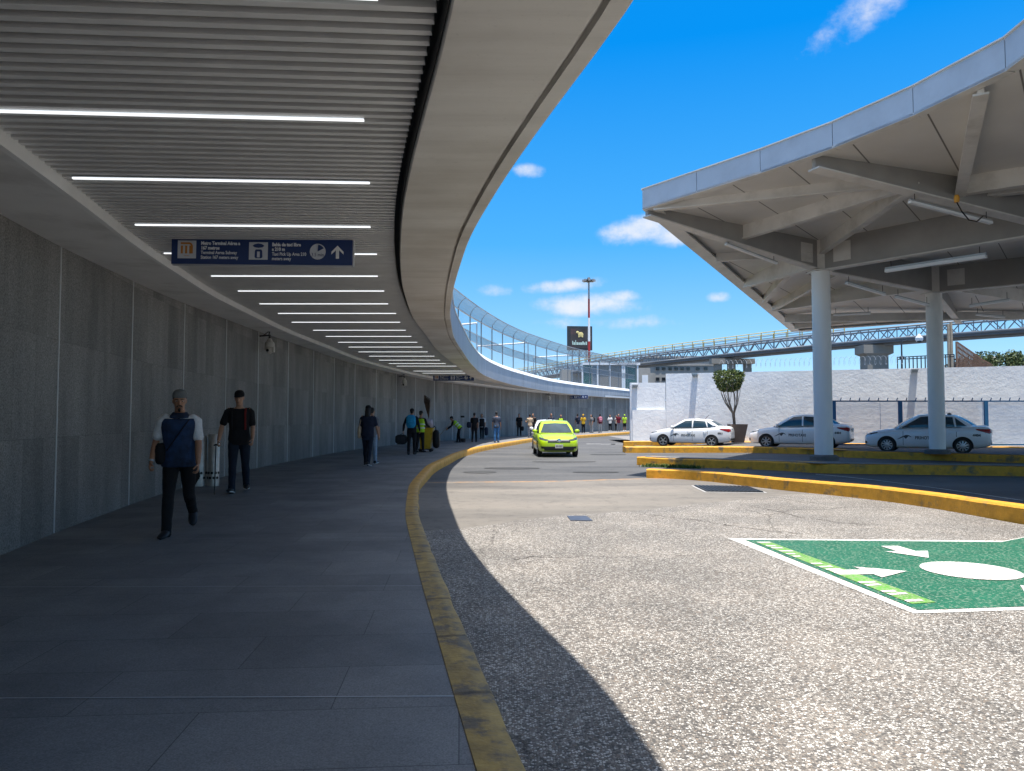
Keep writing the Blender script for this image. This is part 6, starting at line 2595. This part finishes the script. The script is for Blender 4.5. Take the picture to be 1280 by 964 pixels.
        mb = MB(); mb.ball(P(0, .103, -.068), (.022 * k, .006 * k, .004 * k), 10, 5, Mx); obj('mouth', mb, M['lip'], root, 180)
        if facial:
            mb = MB()
            limb(mb, [P(-.032, .094, -.066), P(-.02, .106, -.052), P(0, .111, -.049), P(.02, .106, -.052), P(.032, .094, -.066)], [.005, .007, .008, .007, .005], 7)
            limb(mb, [P(0, .098, -.090), P(0, .086, -.118)], [.016, .014], 8)
            obj('beard', mb, M['hair'], root, 180)
    elif hair:
        pass
    if vest is not None:
        mb = MB(); mb.loft(p.torso([(-.045, .096, .068, 0)] + [t for t in TORSO if -.01 < t[0] < .30], shirt_grow + .014))
        me = fuse(mb, vox * 1.1, 2)
        vo = obj('safety_vest' if vest == M['hivis'] else 'waistcoat', me, vest, root, 180)
        for t in ((.06, .15) if vest == M['hivis'] else ()):
            mb = MB()
            ra_ = p.torso([(t - .012, .094, .066, 0), (t + .012, .094, .066, 0)], shirt_grow + .024)
            mb.loft(ra_); obj('reflective_band', mb, M['reflect'], vo, 60)
    Mw = Matrix.Translation(root.location) @ Matrix.Rotation(R(rz), 4, 'Z')
    hands = {q: Mw @ v for q, v in p.hand.items()}
    return root, p, Mw, hands


M['eyewhite'] = mat('eye_white', (.5, .48, .45), .3, .05)
M['lip'] = mat('lips', (.20, .075, .06), .5, .1)
M['reflect'] = mat('reflective_tape', (.62, .64, .62), .4, .05)
M['hivis'] = mat('hi_vis_fabric', (.42, .66, .02), .7, .12, 6)
bk = cloth('black_cloth', (.014, .014, .016))
nv = cloth('navy_cloth', (.022, .028, .05))
jn = cloth('blue_jeans', (.045, .09, .17))
dj = cloth('dark_jeans', (.016, .022, .036))
gr_ = cloth('grey_cloth', (.22, .22, .23))
wh = cloth('white_cloth', (.62, .62, .62))
lj = cloth('light_jeans', (.30, .38, .47))
be = cloth('beige_cloth', (.48, .36, .24))
kh = cloth('pale_trousers', (.42, .40, .37))
ma = cloth('maroon_cloth', (.13, .015, .028))
ye = cloth('yellow_cloth', (.60, .36, .03))
lm = cloth('lime_cloth', (.42, .62, .05))
bs = mat('black_shoe', (.02, .02, .022), .5, .2)
ws = mat('white_sole', (.6, .6, .58), .6, .1)
capb = cloth('black_cap', (.012, .012, .013))
capg = cloth('grey_cap', (.16, .165, .16))


def put(o, Mw):
    o.matrix_world = Mw
    return o


# 1 -- nearest man, striding towards the camera
Y1 = 9.05
tone = mat('blue_shirt_print', (.014, .04, .105), .8, .3, 5, .3, 60, dirt=(.007, .014, .032), dscale=4, damt=(.42, .62))
ripped = cloth('black_ripped_jeans', (.013, .013, .014))
r1, q1_, M1, h1 = person(226, Y1, 1.75, 196, 'man striding near the left wall in backward grey cap and blue and white shirt', dict(lean=5, rl=(19, 6), ll=(-15, 40), ra=(-4, 16, 34), la=(8, 7, 14), foot=(0, -34), hy=8, hp=6, curl=(62, 45), build=1.06), wh, ripped, (bs,), near=True, skin='skin_a', cap=(capg, False), facial=True, hem=-.035, shirt_grow=.016, topname='shirt', vest=tone)
mb = MB()
mb.loft(q1_.torso([(.286, .066, .050, .002), (.300, .056, .046, .002), (.318, .042, .044, .001), (.326, .040, .042, .001)], .012))
obj('collar', fuse(mb, .009, 1), tone, r1, 180)
mb = MB()
pl_ = [q1_.hip + q1_.u * (t * 1.75) + q1_.f * (d * 1.75) for t, d in ((.30, .050), (.27, .066), (.22, .078), (.17, .078))]
mb.tube(pl_, [(.014, .004)] * 4, 8)
obj('placket', mb, cloth('dark_placket', (.008, .012, .024)), r1, 60)
# strap across the chest
mb = MB()
H_ = 1.75
pts = []
for t in np.linspace(0, 1, 11):
    a = -1 + 2 * t
    base = q1_.hip + q1_.u * ((.285 - .215 * t) * H_)
    pts.append(base + V((-.095 * H_ * 1.0 * (-a) * .75 * -1 * -1, 0, 0)) + q1_.f * (.066 * H_ + .042 - .02 * abs(a)))
mb.tube([p + V((0, 0, 0)) for p in pts], [(.020, .006)] * 11, 8)
obj('bag_strap', mb, bk, r1, 60)
mb = MB(); mb.tube([q1_.arms['r'][2] - q1_.arms['r'][4] * .02, q1_.arms['r'][2] + q1_.arms['r'][4] * .004], .034, 14)
obj('wristwatch', mb, M['steel'], r1, 60)
kn_ = q1_.legs['l'][1]
mb = MB(); mb.ball(q1_.legs['l'][1] + V((0, .048, .03)), (.036, .020, .05), 10, 8); obj('ripped_patch', mb, cloth('frayed_denim', (.14, .135, .13)), r1, 180)


def soft_bag(name, label, cat, loc, size, m, rz=0, handle=None, group=None):
    t = thing(name, label, cat, loc, rz, group)
    mb = MB()
    a, b_, c = size
    mb.ball((0, 0, 0), (a / 2, b_ / 2, c / 2), 16, 12)
    me = mesh_of(mb)
    for v in me.vertices:
        for i, s_ in enumerate((a / 2, b_ / 2, c / 2)):
            q = v.co[i] / s_
            v.co[i] = math.copysign(abs(q) ** .6, q) * s_
    wrinkle(me, min(size) * .06, 7 / max(size), loc[0])
    obj('bag', me, m, t, 60)
    if handle:
        mb = MB(); mb.tube(handle, .012, 6); obj('strap', mb, m, t, 60)
    return t


w_ = M1 @ (q1_.hip + V((.20, .03, .07)))
soft_bag('crossbody_bag', 'black crossbody bag at the hip of the man in the blue and white shirt', 'bag', w_, (.13, .24, .26), bk, R(196))

# 2 -- man with a cane
Y2 = 14.0
r2, q2_, M2, h2 = person(300, Y2, 1.90, 194, 'man in black cap and black shirt walking with a cane past the steel bin', dict(lean=6, rl=(13, 3), ll=(-13, 14), ra=(6, 20, 22), la=(0, 9, 40), foot=(10, 0), hy=-6, hp=4, curl=(75, 50), build=1.02), bk, dj, (bs, ws), near=True, skin='skin_b', cap=(capb, True), hem=-.05, shirt_grow=.02)
hd2 = h2['r']
cn_ = thing('walking_cane', 'dark walking cane in the right hand of the man in black', 'cane', (hd2.x - .02, hd2.y - .05, SW))
mb = MB(); zt = hd2.z - SW + .01
mb.tube([(0, 0, 0), (0.0, 0.03, zt)], [.013, .011], 8); obj('shaft', mb, M['dark'], cn_, 60)
mb = MB(); mb.tube([(0, -.05, zt + .0), (0, .03, zt + .015), (0, .08, zt)], .014, 8); obj('handle', mb, M['black'], cn_, 60)
mb = MB()
for sg in (1, -1):
    a = [q2_.hip + q2_.u * (t * 1.9) + V((sg * .062 * 1.9, 0, 0)) + q2_.f * (o * 1.9) for t, o in ((.10, .083), (.18, .090), (.25, .087), (.30, .05), (.305, -.02), (.25, -.085))]
    mb2 = MB(); mb2.tube(a, [(.018, .008)] * 6, 8)
    obj('red_strap' if sg < 0 else 'backpack_strap', mb2, cloth('red_cloth', (.16, .02, .02)) if sg < 0 else bk, r2, 60)

# steel litter bin behind the near man
pb_ = gp(256, 608, SW)
sb = thing('litter_bin', 'round perforated steel litter bin standing by the stone wall between the two men', 'litter bin', (pb_.x - .06, pb_.y + .1, SW))
hb = 1.06
def holes(nm):
    m, t, b, N, L = nt(nm)
    co = coord(N, L)
    n1 = noi(N, L, co, 8, 4)
    col = ramp(N, L, n1, [(.3, (.40, .385, .36)), (.7, (.60, .58, .55))])
    L.new(col, b.inputs['Base Color'])
    b.inputs['Metallic'].default_value = .55
    b.inputs['Roughness'].default_value = .38
    return m
M['binsteel'] = holes('bin_steel')
for sg, xx, rr, h_ in ((0, -.13, .19, hb * .96), (1, .19, .115, hb)):
    mb = MB(); mb.lathe([(rr, .0), (rr, h_ - .02), (rr - .012, h_), (rr - .03, h_), (rr - .03, h_ - .25), (0, h_ - .25)], 28, (xx, 0, 0))
    o = obj('drum', mb, M['binsteel'], sb, 40)
    for row, z_ in ((0, .17), (1, .27)):
        for k in range(5):
            a = math.pi + (k + .5 * row + .2) * math.pi / 5
            mb = MB(); d_ = V((math.cos(a), math.sin(a), 0))
            mb.tube([V((xx, 0, z_)) + d_ * (rr - .005), V((xx, 0, z_)) + d_ * (rr + .003)], .028, 10)
            obj('hole', mb, M['black'], o, None)
mb = MB(); mb.box((-.13, -.19, hb * .80), (.2, .012, .14)); obj('opening', mb, M['black'], sb, None)
pk = gp(238, 608, SW)
bb2 = thing('black_bag', 'large black sack standing against the steel litter bin', 'sack', (pk.x - .06, pk.y + .0, SW))
mb = MB(); mb.lathe([(.05, 0), (.22, .02), (.27, .2), (.26, .5), (.22, .7), (.10, .82), (.06, .88), (.09, .95), (0, .95)], 18)
me = mesh_of(mb); wrinkle(me, .025, 6, 2); obj('sack', me, cloth('black_plastic_bag', (.012, .012, .013), rough=.4), bb2, 60)

# 3 -- woman with long hair and her companion
Y3 = 21.6
r3, q3_, M3, h3 = person(460, Y3, 1.74, -6, 'woman in dark blue shirt with long black hair walking away with a beige bag', dict(lean=2, rl=(-14, 8), ll=(12, 4), ra=(6, 15, 22), la=(4, 12, 50), foot=(-12, 6), curl=(35, 60)), nv, dj, (bs, ws), hair='long', cap=(capb, True), hem=-.10, skin='skin_b', shirt_grow=.026)
hh = M3 @ (q3_.hip + V((-.23, -.02, .06)))
sh_ = q3_.hip + q3_.u * .30 * 1.74 + V((-.10 * 1.74, 0, 0))
soft_bag('shoulder_bag', 'beige cloth shoulder bag hanging at the left side of the long haired woman', 'bag', hh, (.10, .28, .36), be, 0, [V((0, .1, .15)), V((.06, .02, .50)), V((0, -.1, .15))])
person(465, 22.6, 1.70, -4, 'person in pale jeans walking just ahead of the long haired woman, mostly hidden', dict(lean=2, rl=(10, 4), ll=(-14, 10), foot=(6, -12)), gr_, lj, (bs, ws), hair='short', skin='skin_b')
# 4 -- blue backpack
Y4 = 28.3
r4, q4_, M4, h4 = person(515, Y4, 1.72, -2, 'man in dark jacket and trousers walking away with a bright blue backpack', dict(lean=2, rl=(4, 2), ll=(-8, 5), ra=(8, 14, 20), la=(-4, 24, 12), foot=(0, -6), curl=(50, 75), build=1.06), bk, bk, (bs,), sleeve='long', cap=(capb, False))


def backpack(q, Mw, Hh, label, m, size=(.32, .20, .46), straps=True, loc=(0, 0, 0)):
    c = q.hip + q.u * (.19 * Hh) - q.f * (.075 * Hh + size[1] * .42)
    o = soft_bag('backpack', label, 'backpack', Mw @ c, size, m, Mw.to_euler().z)
    mb = MB(); mb.ball((0, -size[1] * .42, -size[2] * .16), (size[0] * .36, size[1] * .22, size[2] * .22), 12, 8); obj('pocket', mb, m, o, 60)
    return o


backpack(q4_, M4, 1.72, 'bright blue backpack on the back of the man in the dark jacket', cloth('cyan_cloth', (.03, .30, .52)), (.36, .2, .50))
soft_bag('hand_bag', 'dark grey bag in the left hand of the man with the blue backpack', 'bag', h4['l'] + V((-.06, 0, -.22)), (.46, .22, .36), cloth('charcoal_cloth', (.03, .032, .036)), 0, [V((-.1, 0, .14)), V((0.06, 0, .24)), V((.14, 0, .13))])
# 5 -- cleaner with cart
r5, q5_, M5, h5 = person(525.5, 30.0, 1.66, -20, 'cleaner in yellow green safety vest standing upright at the yellow cart', dict(lean=4, rl=(8, 4), ll=(-8, 6), ra=(30, 10, 40), la=(20, 8, 40), foot=(0, -4)), bk, bk, (bs,), sleeve='long', cap=(capb, True), vest=M['hivis'])
yc = 30.6
xc = (532.5 - 640) / F * yc
ct = thing('cleaning_cart', 'yellow wheeled cleaning cart with black bag standing by the stone wall', 'cleaning cart', (xc, yc, SW))
mb = MB()
mb.loft([[V((a * .20, b_ * .26, .12)) for a, b_ in ((-1, -1), (1, -1), (1, 1), (-1, 1))], [V((a * .27 + .04, b_ * .32, .92)) for a, b_ in ((-1, -1), (1, -1), (1, 1), (-1, 1))], [V((a * .29 + .04, b_ * .34, .98)) for a, b_ in ((-1, -1), (1, -1), (1, 1), (-1, 1))]])
obj('bin', mb, mat('cart_yellow', (.52, .30, .012), .5, .12, 4, dirt=(.25, .14, .02), dscale=3), ct, None)
for sx in (-.2, .22):
    for sy in (-.24, .24):
        mb = MB(); mb.tube([(sx, sy - .025, .07), (sx, sy + .025, .07)], .07, 14); obj('wheel', mb, M['black'], ct, 40)
mb = MB(); mb.tube([(.24, 0, .9), (.36, 0, 1.05), (.40, 0, 1.0), (.42, 0, .55)], .02, 8); obj('handle', mb, M['dark'], ct, 60)
mb = MB(); mb.box((.0, 0, .11), (.56, .6, .035)); obj('base', mb, M['plast'], ct, None)
soft_bag('rubbish_bag', 'black rubbish bag hanging on the right side of the yellow cart', 'sack', (xc + .44, yc - .1, SW + .52), (.30, .4, .75), M['black_plastic_bag'])
soft_bag('pale_bundle', 'pale pink cloth bundle lying on top of the yellow cart', 'bundle', (xc + .10, yc, SW + 1.16), (.38, .4, .36), cloth('pale_pink_cloth', (.42, .33, .34)))


def broom(label, base, top, mh=.5, mat_b=None, fan=.10, name='broom'):
    base, top = V(base), V(top)
    t = thing(name, label, name, base)
    d = top - base
    mb = MB(); mb.tube([V((0, 0, 0)), d], .014, 8); obj('handle', mb, M['wood'], t, 60)
    return t, d


bt = thing('palm_broom', 'tall brown palm leaf broom standing upright out of the yellow cart', 'broom', (xc + .16, yc + .02, SW + .75))
mb = MB(); mb.tube([(0, 0, 0), (-.06, 0, .95)], .016, 8); obj('handle', mb, M['wood'], bt, 60)
mb = MB()
random.seed(5)
for i in range(120):
    a = random.uniform(-1, 1)
    t0 = random.uniform(.62, .9)
    p0 = V((-.04, random.uniform(-.04, .04), t0))
    ln = random.uniform(.55, 1.0)
    p1_ = p0 + V((-.05 + a * .10, random.uniform(-.05, .05), ln * .55))
    p2_ = V((-.22 + a * .05 * (1.4 - ln), random.uniform(-.03, .03), .95 + ln * .62))
    mb.tube([p0, p1_, p2_], [.012, .010, .003], 4)
obj('bristles', mb, mat('palm_fibre', (.085, .05, .032), .9, .3, 10), bt, None)
# 7 -- bending sweeper
r7, q7_, M7, h7 = person(574.5, 41.0, 1.62, 82, 'sweeper in yellow green safety vest bending over a broom beside the stone wall', dict(lean=46, rl=(18, 14), ll=(2, 10), ra=(34, 6, 26), la=(22, 6, 30), curl=(70, 70)), bk, bk, (bs, ws), sleeve='long', cap=(capb, True), vest=M['hivis'])
ha = h7['r']
t, d = broom('long handled broom held by the bending sweeper', (ha.x - .72, ha.y + .05, SW + .02), (ha.x + .30, ha.y - .02, ha.z + .42))
mb = MB(); mb.loft([[V((a * .05, b_ * .05, .22)) for a, b_ in ((-1, -1), (1, -1), (1, 1), (-1, 1))], [V((a * .14 - .03, b_ * .06, 0)) for a, b_ in ((-1, -1), (1, -1), (1, 1), (-1, 1))]]); obj('bristles', mb, M['bristle'] if 'bristle' in M else bpy.data.materials['palm_fibre'], t, None)
xs7 = (578.8 - 640) / F * 42.2
sq_ = thing('squeegee', 'floor squeegee standing head up on its pole behind the sweeper', 'squeegee', (xs7, 42.2, SW))
mb = MB(); mb.tube([(0, 0, 0), (0, 0, 1.42)], .016, 8); obj('pole', mb, M['steel'], sq_, 60)
mb = MB(); mb.box((-.03, 0, 1.45), (.22, .06, .10)); obj('head', mb, M['black'], sq_, None)
mb = MB(); mb.lathe([(.14, 0), (.16, .2), (.14, .22), (0, .22)], 14); obj('bucket', mb, M['plast'], sq_, 40)

FAR = 'people on the far part of the pavement'
WL = dict(lean=2, rl=(12, 4), ll=(-12, 8), ra=(-10, 8, 12), la=(10, 8, 12), foot=(6, -10))
WR = dict(lean=2, rl=(-10, 8), ll=(12, 4), ra=(10, 9, 16), la=(-8, 9, 12), foot=(-8, 5))
ST = dict(lean=1, rl=(2, 1), ll=(-2, 1), ra=(2, 9, 12), la=(2, 9, 12))
AR = dict(lean=1, rl=(2, 1), ll=(-3, 2), ra=(10, 12, 95), la=(8, 12, 100))


def far_person(u, v0, v1, rz, label, pose, top, bottom, shoes=None, **kw):
    """v0 head, v1 feet in the photo: the pavement level fixes the distance"""
    y = gp(u, v1, SW).y
    y2 = 1.68 * F / (v1 - v0)
    y = .5 * y + .5 * y2
    H = min(1.84, max(1.56, (v1 - v0) * y / F))
    lo, hi = fcin(y) - .35, fwall(y) + .4
    x = (u - 640) / F * y
    x = max(hi, min(lo, x))
    return person(u, y, H, rz, label, pose, top, bottom, shoes or (bs,), x=x, group=FAR, **kw)


r, q, Mw, h = far_person(593, 516.5, 553, -4, 'person all in black walking away just right of the sweeper', WL, bk, bk)
soft_bag('shoulder_bag', 'dark bag at the left side of the person in black beside the sweeper', 'bag', Mw @ (q.hip + V((-.30, -.05, .10))), (.26, .24, .34), nv)
r, q, Mw, h = far_person(602.5, 518, 549.5, 174, 'woman in black waistcoat over white sleeves walking towards the camera', WR, wh, bk, vest=bk, hair='long', skin='skin_b')
soft_bag('folded_jacket', 'dark jacket hanging over the arm of the woman in the black waistcoat', 'jacket', h['l'] + V((.06, 0, -.22)), (.24, .2, .55), nv)
far_person(621, 514, 552.5, -3, 'man in navy polo shirt and bright blue jeans standing alone with his back turned', ST, cloth('slate_cloth', (.06, .075, .11)), cloth('bright_jeans', (.05, .16, .36)), skin='skin_b')
r, q, Mw, h = far_person(649, 517, 545, 172, 'man all in black facing the camera, left of the person in the beige shirt', WL, bk, bk)
soft_bag('hand_bag', 'black bag in the hand of the man in black left of the beige shirt', 'bag', h['l'] + V((.05, 0, -.2)), (.22, .18, .34), bk)
far_person(662.5, 518.5, 548, 12, 'person in beige shirt and grey jeans seen from behind left of the taxi', AR, be, cloth('grey_jeans', (.14, .15, .18)), (bs, ws), hair='short', skin='skin_b')
far_person(666.5, 517, 546, 160, 'dark clothed person half hidden behind the one in the beige shirt', ST, bk, dj)
far_person(689, 516.5, 545, 178, 'person in dark top whose head shows above the lime taxi roof, left one', ST, nv, dj)
far_person(701, 519.5, 545.5, 178, 'person in dark top with yellow green vest showing above the lime taxi roof', ST, bk, dj, vest=M['hivis'])
r, q, Mw, h = far_person(722, 517, 541.3, 20, 'person with navy backpack and grey trousers, leftmost of the far waiting queue', ST, nv, gr_)
backpack(q, Mw, 1.7, 'navy backpack on the leftmost person of the far queue', nv)
far_person(729, 518, 541.3, 170, 'person in yellow shirt and yellow cap with black trousers in the far queue', AR, ye, bk, cap=(ye, True))
r, q, Mw, h = far_person(739.5, 518.5, 541.3, 120, 'long haired person in grey shirt and pale trousers in the far queue', ST, gr_, kh, hair='long', skin='skin_b')
backpack(q, Mw, 1.65, 'black backpack on the long haired person of the far queue', bk)
r, q, Mw, h = far_person(750, 517.5, 540.6, 6, 'person in dark red top and pale trousers carrying a pink backpack in the queue', ST, ma, kh)
backpack(q, Mw, 1.7, 'pink backpack on the person in the dark red top', cloth('pink_cloth', (.50, .20, .26)), (.34, .2, .48))
far_person(756.5, 520, 539.4, 180, 'person in grey shirt with folded arms right of the pink backpack', AR, cloth('pale_grey_cloth', (.34, .34, .34)), bk)
far_person(762.5, 519, 539.4, 165, 'person in white shirt, black trousers and white shoes in the far queue', AR, wh, bk, (ws,))
far_person(773, 516.8, 538.6, 182, 'man in maroon polo shirt and grey jeans near the far end of the queue', ST, ma, cloth('pale_grey_jeans', (.2, .21, .23)), skin='skin_b')
far_person(780.5, 518, 538.6, 178, 'person in lime shirt and black shorts, last of the far queue by the white wall', ST, lm, bk, (ws,), shorts=True, cap=(lm, True))
# ------------------------------------------------------------------ sun, sky and clouds, camera
w = bpy.data.worlds.new('World')
sc.world = w
w.use_nodes = True
wt = w.node_tree
N, L = wt.nodes, wt.links
bgn = N['Background']
sv = V((0.035, -0.16, 1)).normalized()
elev = math.asin(sv.z)
sky = N.new('ShaderNodeTexSky')
sky.sky_type = 'NISHITA'
sky.sun_disc = False
sky.sun_elevation = elev
sky.sun_rotation = math.atan2(sv.x, sv.y)
sky.altitude = 2200
sky.air_density = 1.0
sky.dust_density = 0.6
sky.ozone_density = 3.0
hs = N.new('ShaderNodeHueSaturation')
hs.inputs['Hue'].default_value = 0.495
hs.inputs['Saturation'].default_value = 1.42
hs.inputs['Value'].default_value = 1.05
L.new(sky.outputs[0], hs.inputs['Color'])
g_ = N.new('ShaderNodeTexCoord')
dirv = g_.outputs['Generated']
sep = N.new('ShaderNodeSeparateXYZ')
L.new(dirv, sep.inputs[0])


def mth(op, a, b_=None, c=None):
    m = N.new('ShaderNodeMath')
    m.operation = op
    for i, x in enumerate((a, b_, c)):
        if x is None:
            continue
        if isinstance(x, (int, float)):
            m.inputs[i].default_value = x
        else:
            L.new(x, m.inputs[i])
    return m.outputs[0]


az = mth('ARCTAN2', sep.outputs[0], sep.outputs[1])
el = mth('ARCSINE', sep.outputs[2])
cn1 = noi(N, L, dirv, 30, 9, 0.62)
cn2 = noi(N, L, coord(N, L, 'Generated', (1, 1, 2.4)), 11, 8, 0.6)
wob = mth('ADD', mth('MULTIPLY', mth('SUBTRACT', cn1, .5), 1.5), mth('MULTIPLY', mth('SUBTRACT', cn2, .5), 1.5))
tot = None
#        u, v, half width, half height (px), strength, slant
for (u, v, a, b_, s, sl) in [(1080, 12, 62, 26, .62, -.35), (1040, 38, 34, 14, .42, -.5), (661, 214, 20, 9, .9, 0), (805, 287, 52, 17, 1.0, -.1), (850, 292, 50, 14, .8, 0),
                             (712, 356, 54, 9, .85, -.08), (735, 382, 66, 15, 1.0, 0), (772, 372, 30, 9, .7, 0), (619, 363, 22, 9, .7, 0), (900, 371, 18, 7, .8, 0), (775, 404, 60, 8, .5, 0), (1010, 424, 60, 10, .45, 0), (700, 405, 40, 8, .4, 0),
                             (1500, 150, 160, 50, .8, -.2), (300, -350, 300, 90, .8, .1), (900, -500, 300, 80, .6, 0)]:
    d = ray(u, v).normalized()
    a0, e0 = math.atan2(d.x, d.y), math.asin(d.z)
    k = math.cos(math.atan2(u - 640, F))
    wa, we = a / F * k * k, b_ / F * k
    da = mth('SUBTRACT', az, a0)
    x = mth('DIVIDE', da, wa)
    y = mth('DIVIDE', mth('ADD', mth('SUBTRACT', el, e0), mth('MULTIPLY', da, sl)), we)
    r2 = mth('ADD', mth('MULTIPLY', x, x), mth('MULTIPLY', y, y))
    q = mth('MULTIPLY', mth('SUBTRACT', 1.0, mth('MULTIPLY', r2, .8)), s)
    tot = q if tot is None else mth('MAXIMUM', tot, q)
den = mth('ADD', tot, mth('MULTIPLY', wob, 1.15))
mr = N.new('ShaderNodeMapRange')
mr.interpolation_type = 'SMOOTHSTEP'
mr.inputs[1].default_value = -0.05
mr.inputs[2].default_value = 1.3
mr.inputs[4].default_value = 0.85
L.new(den, mr.inputs[0])
SKY_S = 0.15
shade = ramp(N, L, den, [(0.2, (2.5, 2.75, 3.2)), (0.95, (3.3, 3.3, 3.4))])
low = ramp(N, L, mth('DIVIDE', el, R(60)), [(0.0, (1.75, 2.5, 3.2)), (0.10, (1.05, 2.1, 3.2)), (0.22, (0.30, 1.55, 3.25)), (0.45, (0.01, 1.02, 3.2)), (1.0, (0.05, 0.9, 2.9))])
blue = mixc(N, L, 0.8, hs.outputs[0], low)
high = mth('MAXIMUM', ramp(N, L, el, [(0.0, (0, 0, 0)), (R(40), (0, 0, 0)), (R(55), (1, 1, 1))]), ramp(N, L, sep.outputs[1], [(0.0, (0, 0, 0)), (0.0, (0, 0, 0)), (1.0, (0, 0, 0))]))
fill_veil = mth('MULTIPLY', high, mth('ADD', 0.45, mth('MULTIPLY', cn2, .8)))  # white veil overhead, out of view, added to lift and neutralise the shade
blue = mixc(N, L, fill_veil, blue, (4.3, 4.4, 4.6))
fin = mixc(N, L, mr.outputs[0], blue, shade)
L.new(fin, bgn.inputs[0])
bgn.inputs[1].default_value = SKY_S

sun = bpy.data.lights.new('sun', 'SUN')
sun.energy = 4.2
sun.angle = R(0.53)
sun.color = (1.0, 0.955, 0.89)
so = bpy.data.objects.new('sun', sun)
COL.objects.link(so)
so.location = (0, -10, 60)
so.rotation_euler = sv.to_track_quat('Z', 'Y').to_euler()

cam = bpy.data.cameras.new('camera')
cam.sensor_fit = 'HORIZONTAL'
cam.sensor_width = 36
cam.lens = 36 * F / 1280
cam.clip_end = 4000
cam.clip_start = 0.05
co_ = bpy.data.objects.new('camera', cam)
COL.objects.link(co_)
co_.location = (0, 0, CAMZ)
co_.rotation_euler = (math.pi / 2 + PITCH, 0, 0)
sc.camera = co_
sc.view_settings.view_transform = 'Standard'
sc.view_settings.look = 'None'
sc.view_settings.gamma = 1
sc.view_settings.exposure = 0.95
sc.render.engine = 'CYCLES'
sc.cycles.max_bounces = 7
sc.cycles.diffuse_bounces = 5
sc.cycles.transparent_max_bounces = 24

for o_ in list(TS.collection.objects):
    bpy.data.objects.remove(o_)
bpy.data.scenes.remove(TS)
